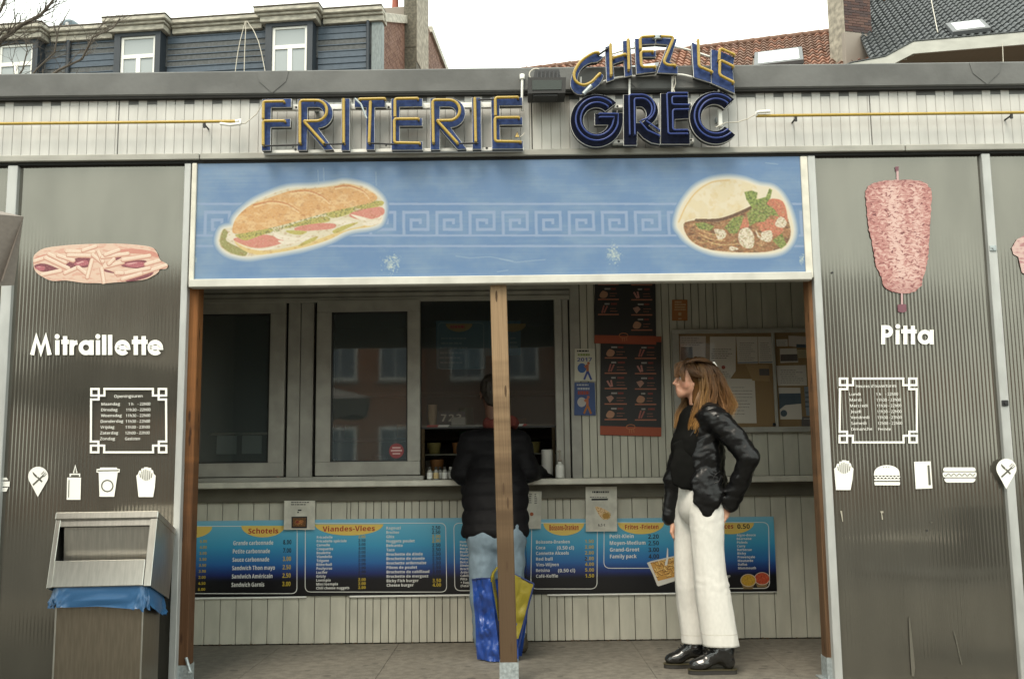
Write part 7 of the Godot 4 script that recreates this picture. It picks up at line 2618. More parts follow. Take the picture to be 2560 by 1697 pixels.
	m.tube(PackedVector3Array([Vector3(0.02, -0.3, 0.1), Vector3(0.2, -0.18, 0.4), Vector3(0.35, 0.08, 0.5)]), 0.012, 6)
	m.tube(PackedVector3Array([Vector3(0.33, 0.06, 0.48), Vector3(0.38, 0.12, 0.5)]), 0.035, 8)
	part("arm", m, M.galvanised, d)
	m = MB.new()
	m.tube(PackedVector3Array([Vector3(0, -0.05, -0.05), Vector3(-0.02, -0.35, -0.2), Vector3(-0.05, -0.4, -0.5)]), 0.025, 8)
	part("bracket", m, M.galvanised, d)
	var w := MB.new()
	w.tube(PackedVector3Array([Vector3(8.215, 12.4, -18.2), Vector3(8.103, 12.323, -18.3), Vector3(7.989, 12.211, -18.6), Vector3(7.842, 12.182, -19)]), 0.006, 5)
	part("cable", w, M.wire, d)


func at_depth(px: float, py: float) -> Vector3:
	# a cable strung down the dark roof, a hand above its tiles
	return Vector3(lerpf(10.9, 9.6, (py - 32.0) / 118.0), lerpf(13.25, 10.1, (py - 32.0) / 118.0), lerpf(-18.9, -15.6, (py - 32.0) / 118.0))


# ---------------------------------------------------------------- bare tree at the left
func twig(m: MB, p: Vector3, d: Vector3, length: float, r: float, depth: int, g: RandomNumberGenerator) -> void:
	var pts := PackedVector3Array([p])
	var rad := PackedFloat32Array([r])
	var n := 5
	var q := p
	var dir := d
	for i in n:
		dir = (dir + Vector3(g.randf_range(-0.28, 0.28), g.randf_range(-0.22, 0.28), g.randf_range(-0.28, 0.28))).normalized()
		q += dir * length / n
		pts.append(q)
		rad.append(r * (1.0 - 0.75 * (i + 1) / n) + 0.0008)
		if depth > 0 and g.randf() < 0.62:
			var side := (dir + Vector3(g.randf_range(-1, 1), g.randf_range(-0.5, 0.9), g.randf_range(-1, 1)) * 0.9).normalized()
			twig(m, q, side, length * g.randf_range(0.35, 0.62), r * 0.55, depth - 1, g)
	m.tube(pts, Array(rad), 5 if r > 0.008 else 4, false)


func bare_tree() -> void:
	var t := thing("bare_tree", "leafless tree with thin dark twigs at the top left corner", "tree", Vector3(-6.9, 0, -7.4))
	var off := t.position
	var g := RandomNumberGenerator.new()
	g.seed = 31
	var m := MB.new()
	m.tube(PackedVector3Array([Vector3(0, 0, 0), Vector3(0.05, 1.5, 0.02), Vector3(-0.05, 3.0, 0.0), Vector3(-0.1, 4.1, 0.1)]), [0.19, 0.15, 0.13, 0.1], 12)
	part("trunk", m, M.bark, t)
	var limbs := [
		[[-0.1, 3.9, 0.1], Vector3(-6.943, 6.312, -7), Vector3(-6.657, 6.801, -7), Vector3(-6.352, 6.985, -7), Vector3(-6.15, 7.137, -7), Vector3(-5.999, 7.268, -7), Vector3(-5.852, 7.511, -7)],
		[[-0.1, 3.6, 0.1], Vector3(-7.227, 6.593, -7.4), Vector3(-6.939, 7.213, -7.4), Vector3(-6.819, 7.498, -7.4), Vector3(-6.753, 7.785, -7.4)],
		[[0.0, 3.0, 0.0], Vector3(-6.354, 5.955, -6.8), Vector3(-6.039, 6.299, -6.8), Vector3(-5.871, 6.539, -6.8), Vector3(-5.781, 6.808, -6.8), Vector3(-5.705, 7.167, -6.8)],
		[[0.0, 3.0, 0.0], Vector3(-6, 5.898, -6.6), Vector3(-5.661, 6.184, -6.6), Vector3(-5.444, 6.392, -6.6), Vector3(-5.251, 6.613, -6.6), Vector3(-5.056, 6.803, -6.6), Vector3(-4.996, 6.952, -6.6)],
		[[-0.1, 3.9, 0.1], Vector3(-6.909, 6.628, -7.1), Vector3(-6.663, 6.946, -7.1), Vector3(-6.455, 7.01, -7.1), Vector3(-6.302, 7.12, -7.1), Vector3(-6.25, 7.343, -7.1)],
		[[0.0, 3.3, 0.0], Vector3(-6.623, 6.252, -7.2), Vector3(-6.478, 6.499, -7.2), Vector3(-6.466, 6.777, -7.2), Vector3(-6.507, 7.058, -7.2)]]
	var rr := [0.034, 0.026, 0.014, 0.017, 0.014, 0.012]
	var tw := MB.new()
	for i in limbs.size():
		var l: Array = limbs[i]
		var pts := PackedVector3Array([Vector3(l[0][0], l[0][1], l[0][2])])
		var rad := [rr[i] * 1.5]
		for k in range(1, l.size()):
			pts.append(l[k] - off + Vector3(g.randf_range(-0.02, 0.02), g.randf_range(-0.02, 0.02), g.randf_range(-0.1, 0.1)))
			rad.append(rr[i] * (1.15 - 0.85 * k / l.size()))
		m = MB.new()
		m.tube(pts, rad, 8)
		part("limb", m, M.bark, t)
		for k in range(1, pts.size()):
			for j in 3:
				var p := pts[k - 1].lerp(pts[k], g.randf())
				var d := ((pts[k] - pts[k - 1]).normalized() + Vector3(g.randf_range(-1, 1), g.randf_range(-0.4, 0.9), g.randf_range(-1, 1)) * 0.8).normalized()
				twig(tw, p, d, g.randf_range(0.25, 0.6), rad[k] * 0.35 + 0.001, 2, g)
	part("twigs", tw, M.bark, t, "", true)



# ---------------------------------------------------------------- bodies: smooth unions of tapered capsules, meshed as surface nets
class Sdf:
	var a := PackedVector3Array()
	var b := PackedVector3Array()
	var ra := PackedFloat32Array()
	var rb := PackedFloat32Array()
	var kk := PackedFloat32Array()
	var sc := PackedVector3Array()      # stretch of the cross-section along the axes
	var sub := PackedByteArray()
	var cut_y := -INF                   # cut off below
	var cut_n := Vector3.UP
	var noises: Array = []              # [FastNoiseLite, amount, scale]
	var quilt := 0.0
	var quilt_step := 0.09
	var live := PackedInt32Array()

	func cap(p: Vector3, q: Vector3, r0: float, r1: float, k := 0.03, s := Vector3.ONE, minus := false) -> void:
		a.append(p); b.append(q); ra.append(r0); rb.append(r1); kk.append(k); sc.append(s); sub.append(1 if minus else 0)

	func one(i: int, p: Vector3) -> float:
		var s := sc[i]
		var e := (p - a[i]) / s
		var ba := (b[i] - a[i]) / s
		var l := ba.length_squared()
		var h := clampf(e.dot(ba) / l, 0.0, 1.0) if l > 1e-9 else 0.0
		return ((e - ba * h).length() - lerpf(ra[i], rb[i], h)) * minf(s.x, minf(s.y, s.z))

	func at(p: Vector3) -> float:
		var d := 10.0
		for i in live:
			var q := one(i, p)
			var k := kk[i]
			if sub[i]:
				q = -q
				var h := maxf(k - absf(d - q), 0.0) / k
				d = maxf(d, q) + h * h * k * 0.25
			else:
				var h := maxf(k - absf(d - q), 0.0) / k
				d = minf(d, q) - h * h * k * 0.25
		for n in noises:
			var q: Vector3 = p * n[2]
			d += n[1] * n[0].get_noise_3dv(q)
		if quilt > 0.0:
			d -= quilt * (sqrt(absf(sin(PI * p.y / quilt_step))) - 0.6)
		if cut_y > -100.0:
			d = maxf(d, cut_y - p.dot(cut_n))
		return d

	func mesh(m: MB, cell: float, color: Variant = null) -> void:
		var lo := Vector3.ONE * INF
		var hi := -lo
		for i in a.size():
			if sub[i]:
				continue
			for p in [a[i], b[i]]:
				var r: Vector3 = sc[i] * (maxf(ra[i], rb[i]) + 0.03)
				lo = lo.min(p - r)
				hi = hi.max(p + r)
		var B := 5
		var nb := Vector3i(((hi - lo) / (cell * B)).ceil())
		var n := nb * B + Vector3i.ONE
		var field := PackedFloat32Array()
		field.resize(n.x * n.y * n.z)
		field.fill(9.0)
		var blocks: Array[Vector3i] = []
		var rad := cell * B * 0.87
		var all := PackedInt32Array(range(a.size()))
		for bz in nb.z:
			for by in nb.y:
				for bx in nb.x:
					var c := lo + (Vector3(bx, by, bz) + Vector3.ONE * 0.5) * cell * B
					live = all
					if absf(at(c)) > rad + 0.03:
						continue
					var near := PackedInt32Array()
					for i in all:
						if one(i, c) < 2.0 * rad + 0.03 + kk[i] + 0.04:
							near.append(i)
					live = near
					blocks.append(Vector3i(bx, by, bz))
					for z in range(bz * B, bz * B + B + 1):
						for y in range(by * B, by * B + B + 1):
							var row := (z * n.y + y) * n.x
							for x in range(bx * B, bx * B + B + 1):
								if field[row + x] == 9.0:
									field[row + x] = at(lo + Vector3(x, y, z) * cell)
		# one vertex in each cell that the surface crosses
		var index := {}
		var pts := PackedVector3Array()
		var step := [Vector3i(0, 0, 0), Vector3i(1, 0, 0), Vector3i(0, 1, 0), Vector3i(1, 1, 0), Vector3i(0, 0, 1), Vector3i(1, 0, 1), Vector3i(0, 1, 1), Vector3i(1, 1, 1)]
		var edges := [0, 1, 2, 3, 4, 5, 6, 7, 0, 2, 1, 3, 4, 6, 5, 7, 0, 4, 1, 5, 2, 6, 3, 7]
		var o := [0, 1, n.x, n.x + 1, n.x * n.y, n.x * n.y + 1, n.x * n.y + n.x, n.x * n.y + n.x + 1]
		for bl in blocks:
			for z in range(bl.z * B, bl.z * B + B):
				for y in range(bl.y * B, bl.y * B + B):
					for x in range(bl.x * B, bl.x * B + B):
						var at0 := (z * n.y + y) * n.x + x
						var inside := 0
						for k in 8:
							if field[at0 + o[k]] < 0.0:
								inside += 1
						if inside == 0 or inside == 8:
							continue
						var sum := Vector3.ZERO
						var count := 0
						for k in range(0, 24, 2):
							var f0: float = field[at0 + o[edges[k]]]
							var f1: float = field[at0 + o[edges[k + 1]]]
							if (f0 < 0.0) != (f1 < 0.0):
								sum += Vector3(step[edges[k]]).lerp(Vector3(step[edges[k + 1]]), f0 / (f0 - f1))
								count += 1
						index[at0] = pts.size()
						pts.append(lo + (Vector3(x, y, z) + sum / count) * cell)
		var norm := PackedVector3Array()
		norm.resize(pts.size())
		var tris := PackedInt32Array()
		var stride := [1, n.x, n.x * n.y]
		for at0 in index:
			for ax in 3:
				var s: int = stride[ax]
				var u: int = stride[(ax + 1) % 3]
				var w: int = stride[(ax + 2) % 3]
				var f0: float = field[at0]
				var f1: float = field[at0 + s]
				if (f0 < 0.0) == (f1 < 0.0):
					continue
				if not (index.has(at0 - u) and index.has(at0 - w) and index.has(at0 - u - w)):
					continue
				var q: Array = [index[at0], index[at0 - u], index[at0 - u - w], index[at0 - w]]
				var nn := (pts[q[2]] - pts[q[0]]).cross(pts[q[3]] - pts[q[1]])
				var out_ := Vector3.ZERO
				out_[ax] = 1.0 if f0 < 0.0 else -1.0
				if nn.dot(out_) < 0.0:
					nn = -nn
				for kq in q:
					norm[kq] += nn
				tris.append_array([q[0], q[1], q[2], q[0], q[2], q[3]])
		for i in norm.size():
			norm[i] = norm[i].normalized()
		for i in range(0, tris.size(), 3):
			if color != null:
				m.col = color.call((pts[tris[i]] + pts[tris[i + 1]] + pts[tris[i + 2]]) / 3.0)
			m.tri(pts[tris[i]], pts[tris[i + 1]], pts[tris[i + 2]], norm[tris[i]], norm[tris[i + 1]], norm[tris[i + 2]])


func folds(seed_: int, freq: float, octaves := 3) -> FastNoiseLite:
	var f := FastNoiseLite.new()
	f.seed = seed_
	f.frequency = freq
	f.fractal_octaves = octaves
	f.noise_type = FastNoiseLite.TYPE_SIMPLEX_SMOOTH
	return f


func lock(m: MB, guide: PackedVector3Array, spread: Array, count: int, r: float, root: Color, tip: Color, g: RandomNumberGenerator, cut := 0.12) -> void:
	for i in count:
		var a := g.randf() * TAU
		var q := Vector3(cos(a), 0, sin(a)) * sqrt(g.randf())
		var q2 := (q + Vector3(g.randf_range(-0.35, 0.35), 0, g.randf_range(-0.35, 0.35)))
		var lift := g.randf_range(-0.4, 0.4)
		var n := guide.size()
		var stop := 1.0 - cut * g.randf()
		var pts := PackedVector3Array()
		var rad := []
		var steps := (n - 1) * 3
		var tone := g.randf_range(0.6, 1.35)
		for s in steps + 1:
			var u: float = float(s) / steps * stop * (n - 1)
			var k: int = mini(int(u), n - 2)
			var f: float = u - k
			var p := guide[k].cubic_interpolate(guide[k + 1], guide[maxi(k - 1, 0)], guide[mini(k + 2, n - 1)], f)
			var w: float = lerpf(spread[k], spread[k + 1], f)
			var o := q.lerp(q2, u / (n - 1))
			o += Vector3(cos(a * 2.0), 0, sin(a * 3.0)) * 0.35 * sin(u * 2.6 + floorf(a * 2.5) * 1.9)
			pts.append(p + (o + Vector3(0, lift, 0) * (1.0 - absf(2.0 * u / (n - 1) - 1.0))) * w)
			rad.append(r * (1.0 - 0.65 * pow(u / (n - 1), 3.0)))
		var cols := []
		var blend := g.randf_range(0.75, 1.15)
		for s in steps + 1:
			cols.append(root.lerp(tip, clampf(pow(float(s) / steps, 1.6) * blend, 0, 1)) * tone)
		m.tube(pts, rad, 3, false, 1.0, cols)


func hand(s: Sdf, wrist: Vector3, along: Vector3, palm_out: Vector3, curl: float) -> void:
	var f := along.normalized()
	var side := f.cross(palm_out).normalized()
	s.cap(wrist, wrist + f * 0.03, 0.022, 0.026, 0.02)
	for i in 4:
		var o: Vector3 = side * (0.027 - 0.018 * i)
		var k: Vector3 = wrist + f * (0.075 + 0.006 * [0.4, 1.0, 0.7, -0.4][i]) + o
		s.cap(wrist + f * 0.02 + o * 0.6, k, 0.015, 0.011, 0.015)
		var l: float = [0.04, 0.045, 0.042, 0.033][i]
		var d1 := (f + palm_out * curl * 0.5).normalized()
		var d2 := (f + palm_out * curl * 1.4).normalized()
		s.cap(k, k + d1 * l, 0.0095, 0.0085, 0.006)
		s.cap(k + d1 * l, k + d1 * l + d2 * l * 0.8, 0.0085, 0.0072, 0.004)
	var t := wrist + f * 0.025 + side * 0.026
	s.cap(t, t + (f * 0.7 + side * 0.6 + palm_out * 0.2).normalized() * 0.04, 0.014, 0.011, 0.012)
	s.cap(t + (f * 0.7 + side * 0.6 + palm_out * 0.2).normalized() * 0.04, t + (f * 0.7 + side * 0.6 + palm_out * 0.2).normalized() * 0.04 + (f + palm_out * 0.3).normalized() * 0.032, 0.0105, 0.008, 0.006)


func boot(o: Node3D, heel: Vector3, length: float, top: Vector3) -> void:
	# toe points along -x
	var black := mat(0.012, 0.012, 0.012, 0.17, 0.0, null, Vector3.ONE, relief(0.03, 3, 1.0), 0.15)
	black.metallic_specular = 0.65
	var s := Sdf.new()
	var y := heel.y
	s.cap(heel + Vector3(-length + 0.05, 0.046, 0), heel + Vector3(-length + 0.085, 0.05, 0), 0.033, 0.037, 0.02, Vector3(1, 0.85, 1.15))
	s.cap(heel + Vector3(-length + 0.085, 0.052, 0), heel + Vector3(-0.1, 0.1, 0), 0.034, 0.046, 0.025)
	s.cap(heel + Vector3(-0.042, 0.055, 0), heel + Vector3(-0.06, 0.12, 0), 0.036, 0.044, 0.03)
	s.cap(heel + Vector3(-0.07, 0.11, 0), top, 0.05, 0.052, 0.03, Vector3(1.05, 1, 0.95))
	s.noises = [[folds(9, 14.0, 2), 0.004, Vector3(1, 2.2, 1)]]
	s.cut_y = y + 0.022
	var m := MB.new()
	s.mesh(m, 0.006)
	var b := part("boot", m, black, o)
	var outline := curve(V2([0.0, 0.0, -0.01, 0.033, -0.06, 0.036, -0.13, 0.034, -0.19, 0.043, -length + 0.04, 0.036, -length + 0.014, 0.02, -length + 0.01, 0.0, -length + 0.018, -0.022, -length + 0.045, -0.037, -0.19, -0.043, -0.13, -0.034, -0.06, -0.036, -0.01, -0.032]), true, 4)
	var xf := Transform3D(Basis(Vector3.RIGHT, Vector3(0, 0, 1), Vector3.UP), heel)
	m = MB.new()
	m.prism(outline, 0.0, 0.02, xf)
	part("sole", m, mat(0.022, 0.02, 0.017, 0.6), b)
	m = MB.new()
	var welt: PackedVector2Array = Geometry2D.offset_polygon(outline, 0.003, Geometry2D.JOIN_ROUND)[0]
	m.prism(welt, 0.0205, 0.0245, xf)
	part("welt", m, mat(0.05, 0.042, 0.02, 0.5), b)
	m = MB.new()
	for i in 6:
		var q := float(i) / 5.0
		var c := heel + Vector3(-length + 0.112 + 0.055 * q, 0.098 + 0.078 * q, 0)
		m.tube(PackedVector3Array([c + Vector3(0.012, -0.008, -0.034), c + Vector3(-0.014, 0.012, 0), c + Vector3(0.012, -0.008, 0.034)]), 0.003, 5)
		m.tube(PackedVector3Array([c + Vector3(0.008, 0.0, -0.034), c + Vector3(-0.012, 0.006, 0.004), c + Vector3(0.026, 0.004, 0.036)]), 0.0026, 5)
	m.tube(PackedVector3Array([heel + Vector3(-length + 0.14, 0.17, 0.0), heel + Vector3(-length + 0.125, 0.165, 0.03), heel + Vector3(-length + 0.13, 0.145, 0.045)]), 0.0025, 5)
	part("laces", m, mat(0.02, 0.02, 0.02, 0.7), b)


func woman() -> void:
	var o := thing("person", "woman in black leather jacket, wide white trousers and black boots, facing left, hand on hip", "person")
	var zc := -0.34
	# ---- head and hands: skin
	var C: Vector3 = Vector3(1.048, 1.64, -0.34)
	var H := Transform3D(Basis(Vector3.BACK, -0.1) * Basis(Vector3(-1, 0, 0), Vector3.UP, Vector3(0, 0, -1)) * Basis.from_scale(Vector3.ONE * 0.9), C)
	var s := Sdf.new()
	var k := 0.9
	var add := func(p: Vector3, q: Vector3, r0: float, r1: float, kk: float, sc := Vector3.ONE, minus := false):
		s.cap(H * p, H * q, r0 * k, r1 * k, kk, sc, minus)
	add.call(Vector3(-0.012, 0.022, 0), Vector3(0.0, 0.024, 0), 0.094, 0.092, 0.02, Vector3(1, 1, 0.82))
	add.call(Vector3(0.036, 0.03, 0), Vector3(0.036, 0.03, 0), 0.064, 0.064, 0.03, Vector3(1, 1, 0.95))
	add.call(Vector3(0.04, -0.01, 0), Vector3(0.056, -0.08, 0), 0.05, 0.034, 0.03)
	add.call(Vector3(0.078, -0.112, 0), Vector3(0.074, -0.106, 0), 0.019, 0.02, 0.02)
	for z in [-1.0, 1.0]:
		add.call(Vector3(-0.005, -0.055, z * 0.044), Vector3(0.062, -0.102, z * 0.014), 0.023, 0.019, 0.025)
		add.call(Vector3(0.06, -0.034, z * 0.04), Vector3(0.05, -0.05, z * 0.04), 0.026, 0.026, 0.02)
		add.call(Vector3(0.084, 0.014, z * 0.03), Vector3(0.088, 0.014, z * 0.012), 0.013, 0.012, 0.015)
		add.call(Vector3(0.1, -0.008, z * 0.032), Vector3(0.1, -0.008, z * 0.032), 0.014, 0.014, 0.012, Vector3.ONE, true)
		add.call(Vector3(0.104, -0.05, z * 0.011), Vector3(0.1, -0.05, z * 0.012), 0.008, 0.008, 0.006)
		add.call(Vector3(-0.012, -0.005, z * 0.078), Vector3(0.0, -0.045, z * 0.072), 0.016, 0.011, 0.008, Vector3(1.0, 1.0, 0.6))
	add.call(Vector3(0.096, 0.004, 0), Vector3(0.12, -0.042, 0), 0.0085, 0.0115, 0.008)
	add.call(Vector3(0.086, -0.06, 0), Vector3(0.086, -0.085, 0), 0.02, 0.018, 0.02)
	add.call(Vector3(0.102, -0.0685, -0.012), Vector3(0.102, -0.0685, 0.012), 0.0065, 0.0065, 0.005)
	add.call(Vector3(0.1, -0.081, -0.011), Vector3(0.1, -0.081, 0.011), 0.0075, 0.0075, 0.005)
	add.call(Vector3(-0.018, -0.05, 0), Vector3(-0.052, -0.2, 0), 0.054, 0.06, 0.03)
	var lips := H * Vector3(0.104, -0.0745, 0)
	var cheek := H * Vector3(0.06, -0.05, -0.05)
	var skin_at := func(p: Vector3) -> Color:
		var c := Color(0.47, 0.255, 0.17)
		c = c.lerp(Color(0.5, 0.2, 0.135), 0.6 * exp(-pow(p.distance_to(cheek) / 0.03, 2)))
		c = c.lerp(Color(0.36, 0.12, 0.09), exp(-pow(p.distance_to(lips) / 0.013, 2)))
		return c
	var m := MB.new()
	s.mesh(m, 0.0035, skin_at)
	s = Sdf.new()
	var fw: Vector3 = Vector3(0.934, 0.819, -0.48)
	hand(s, fw, Vector3(0.12, -1, 0.05), Vector3(0.5, 0, 0.5), 0.35)
	s.mesh(m, 0.004, skin_at)
	s = Sdf.new()
	var nw: Vector3 = Vector3(1.203, 0.929, -0.24)
	hand(s, nw, Vector3(-0.55, -0.8, 0.1), Vector3(-0.2, -0.1, 0.6), 0.3)
	s.mesh(m, 0.004, skin_at)
	var skin := tinted(0.5)
	skin.subsurf_scatter_enabled = true
	skin.subsurf_scatter_strength = 0.08
	part("body", m, skin, o)
	for z in [-1.0, 1.0]:
		m = MB.new()
		var e := H * Vector3(0.083, -0.008, z * 0.031)
		m.col = Color(0.6, 0.57, 0.53)
		var bl := []
		for i in 9:
			bl.append([0.0115 * sin(PI * i / 8.0), 0.0115 * cos(PI * i / 8.0)])
		m.lathe(bl, 14, Transform3D(Basis(), e))
		m.col = Color(0.03, 0.02, 0.012)
		m.tube(PackedVector3Array([e + Vector3(-0.0105, 0, 0), e + Vector3(-0.0125, 0.0, 0)]), 0.005, 10)
		m.tube(PackedVector3Array([H * Vector3(0.094, 0.001, z * 0.02), H * Vector3(0.097, 0.002, z * 0.032), H * Vector3(0.088, -0.002, z * 0.043)]), 0.002, 5)
		part("eye", m, tinted(0.2), o)

	# ---- jacket
	s = Sdf.new()
	var P1: Vector3 = Vector3(1.098, 1.372, -0.34)
	s.cap(Vector3(1.107, 1.363, -0.34), Vector3(1.086, 1.183, -0.34), 0.118, 0.122, 0.03, Vector3(0.96, 1, 1.4))
	s.cap(Vector3(1.086, 1.183, -0.34), Vector3(1.1, 1.076, -0.34), 0.112, 0.1, 0.05, Vector3(1, 1, 1.32))
	s.cap(Vector3(1.109, 1.424, -0.2), Vector3(1.164, 1.439, -0.48), 0.07, 0.07, 0.05)
	s.cap(Vector3(1.026, 1.423, -0.34), Vector3(1.143, 1.477, -0.34), 0.06, 0.062, 0.03, Vector3(1, 1, 1.15))
	# near front panel hanging to a rounded point, and the back hem
	s.cap(Vector3(1.072, 1.048, -0.2), Vector3(1.081, 0.971, -0.19), 0.088, 0.082, 0.03, Vector3(1, 1, 0.5))
	s.cap(Vector3(1.081, 0.971, -0.19), Vector3(1.072, 0.88, -0.185), 0.08, 0.04, 0.02, Vector3(1, 1, 0.5))
	s.cap(Vector3(0.989, 1.324, -0.44), Vector3(0.936, 1.059, -0.46), 0.05, 0.055, 0.03)
	s.cap(Vector3(0.936, 1.059, -0.46), Vector3(0.906, 0.857, -0.46), 0.055, 0.046, 0.03, Vector3(1, 1, 0.6))
	s.cap(Vector3(1.149, 1.046, -0.36), Vector3(1.155, 0.966, -0.36), 0.07, 0.055, 0.04, Vector3(1, 1, 1.8))
	# near arm
	var sh: Vector3 = Vector3(1.153, 1.376, -0.16)
	var el: Vector3 = Vector3(1.291, 1.181, -0.1)
	var wr: Vector3 = Vector3(1.206, 0.947, -0.22)
	s.cap(sh, sh.lerp(el, 0.5) + Vector3(0.004, 0.008, 0), 0.077, 0.067, 0.03)
	s.cap(sh.lerp(el, 0.5) + Vector3(0.004, 0.008, 0), el, 0.067, 0.061, 0.015)
	s.cap(el, el.lerp(wr, 0.55) + Vector3(0.01, 0, 0), 0.06, 0.056, 0.01)
	s.cap(el.lerp(wr, 0.55) + Vector3(0.01, 0, 0), wr + Vector3(0.0, -0.02, 0), 0.055, 0.05, 0.02)
	# far arm, hanging straight down in front
	var fs: Vector3 = Vector3(1.069, 1.384, -0.5)
	var fe: Vector3 = Vector3(0.968, 1.104, -0.53)
	var fh: Vector3 = Vector3(0.91, 0.846, -0.5)
	s.cap(fs, fe, 0.075, 0.06, 0.04)
	s.cap(fe, fh, 0.058, 0.05, 0.02)
	var crease := folds(21, 8.0, 2)
	crease.fractal_type = FastNoiseLite.FRACTAL_RIDGED
	s.noises = [[folds(23, 5.0, 2), 0.004, Vector3(1.0, 1.3, 1.0)], [crease, 0.006, Vector3(0.9, 1.5, 0.9)]]
	# sleeve creases run across the bent arm
	m = MB.new()
	s.mesh(m, 0.0062)
	var leather := mat(0.006, 0.006, 0.0065, 0.28, 0.0, null, Vector3.ONE, relief(0.04, 4, 1.5), 0.12)
	leather.uv1_scale = Vector3(2.5, 2.5, 2.5)
	leather.metallic_specular = 0.38
	part("jacket", m, leather, o)
	m = MB.new()
	m.tube(PackedVector3Array([Vector3(1.097, 1.06, -0.13), Vector3(1.113, 1.09, -0.13), Vector3(1.139, 1.107, -0.135), Vector3(1.145, 1.081, -0.135), Vector3(1.129, 1.05, -0.13), Vector3(1.103, 1.042, -0.13)]), 0.0035, 6)
	part("belt_loop", m, leather, o)
	m = MB.new()
	m.tube(PackedVector3Array([Vector3(0.925, 1.063, -0.46), Vector3(0.927, 1.001, -0.455), Vector3(0.925, 0.898, -0.45)]), 0.004, 6)
	part("zip", m, mat(0.25, 0.16, 0.05, 0.3, 0.8), o)
	# black top under the open jacket
	var matt_black := mat(0.005, 0.005, 0.0045, 0.85)
	matt_black.metallic_specular = 0.2
	s = Sdf.new()
	s.cap(Vector3(1.048, 1.4, -0.34), Vector3(1.015, 1.24, -0.34), 0.09, 0.105, 0.03, Vector3(1, 1, 1.25))
	s.cap(Vector3(1.015, 1.24, -0.34), Vector3(1.019, 1.109, -0.34), 0.105, 0.094, 0.03, Vector3(1, 1, 1.3))
	s.noises = [[folds(33, 6.0, 2), 0.01, Vector3(1, 1.3, 1)]]
	m = MB.new()
	s.mesh(m, 0.01)
	part("black_top", m, matt_black, o)
	# trousers: each leg from hip to hem, joined at the seat
	m = MB.new()
	var wrinkle := folds(44, 7.0, 3)
	var legs := [
		[-0.26, [[1756, 1222, 0.1], [1765, 1275, 0.102], [1769, 1320, 0.096], [1770.5, 1370, 0.091], [1774, 1420, 0.09], [1779, 1460, 0.094], [1785, 1500, 0.097], [1793, 1550, 0.099], [1803, 1612, 0.101]]],
		[-0.43, [[1744, 1222, 0.1], [1733, 1275, 0.098], [1728, 1320, 0.093], [1726, 1370, 0.09], [1726, 1420, 0.088], [1729, 1470, 0.089], [1734, 1520, 0.09], [1739, 1560, 0.089], [1744, 1609, 0.089]]]]
	var rows_of := [[Vector3(1.066, 1.009, -0.29), Vector3(1.077, 0.892, -0.265), Vector3(1.079, 0.793, -0.26), Vector3(1.08, 0.683, -0.26), Vector3(1.084, 0.574, -0.26), Vector3(1.092, 0.487, -0.26), Vector3(1.102, 0.4, -0.26), Vector3(1.115, 0.292, -0.26), Vector3(1.132, 0.157, -0.26)],
		[Vector3(1.057, 1.008, -0.39), Vector3(1.032, 0.887, -0.42), Vector3(1.019, 0.784, -0.43), Vector3(1.01, 0.671, -0.43), Vector3(1.006, 0.559, -0.43), Vector3(1.009, 0.447, -0.43), Vector3(1.018, 0.334, -0.44), Vector3(1.027, 0.245, -0.44), Vector3(1.034, 0.143, -0.44)]]
	for q in 2:
		var rows := []
		var c: Array = rows_of[q]
		var rr: Array = legs[q][1]
		for i in 61:
			var u := i / 60.0 * (c.size() - 1)
			var k0 := mini(int(u), c.size() - 2)
			var f := u - k0
			var p: Vector3 = c[k0].cubic_interpolate(c[k0 + 1], c[maxi(k0 - 1, 0)], c[mini(k0 + 2, c.size() - 1)], f)
			var rad: float = lerpf(rr[k0][2], rr[k0 + 1][2], f)
			var line := PackedVector3Array()
			for j in 56:
				var a := TAU * j / 56
				var d := Vector3(signf(cos(a)) * pow(absf(cos(a)), 0.85), 0, signf(sin(a)) * pow(absf(sin(a)), 0.85) * 0.88)
				var e := p + d * rad
				# creases: slanting from the crotch, bunching behind the knee, long soft folds below
				var knee := exp(-pow((u - 5.0) / 0.9, 2.0))
				var hip := exp(-pow((u - 1.4) / 1.0, 2.0))
				var w := 0.0035 * wrinkle.get_noise_3d(e.x * 2.6, e.y * 0.35, e.z * 2.6 + q * 9.0)
				w += knee * 0.006 * (absf(wrinkle.get_noise_3d(e.x * 0.8 + e.y * 0.5, e.y * 2.4, e.z)) - 0.25) * (1.0 + 0.6 * cos(a))
				w += hip * 0.006 * (absf(wrinkle.get_noise_3d(e.x * 1.2 - e.y * 1.2, e.y * 1.6 + e.x, e.z * 0.7)) - 0.25)
				line.append(e + d * w * 1.6)
			rows.append(line)
		# turned-up hem
		var low: PackedVector3Array = rows[60]
		var hem := PackedVector3Array()
		var mid_: Vector3 = c[c.size() - 1]
		for e in low:
			hem.append(mid_ + (e - mid_) * 0.95 + Vector3(0, 0.004, 0))
		rows.append(hem)
		m.grid(rows, true)
		var st := MB.new()
		var ringed := PackedVector3Array()
		for e in rows[56]:
			ringed.append(e + (e - rows[56][0]).normalized() * 0.0)
		ringed.append(ringed[0])
		st.tube(ringed, 0.0012, 4, false)
		part("hem_seam", st, mat(0.45, 0.42, 0.36, 0.9), o)
	var seat := []
	for r in [[Vector3(1.065, 1.042, -0.34), 0.118, 0.145], [Vector3(1.063, 1.002, -0.34), 0.121, 0.148], [Vector3(1.061, 0.945, -0.34), 0.126, 0.15], [Vector3(1.057, 0.889, -0.34), 0.124, 0.14], [Vector3(1.055, 0.845, -0.34), 0.108, 0.1], [Vector3(1.054, 0.811, -0.34), 0.07, 0.05]]:
		var line := PackedVector3Array()
		for j in 56:
			var a := TAU * j / 56
			line.append(r[0] + Vector3(cos(a) * r[1], 0, sin(a) * r[2]))
		seat.append(line)
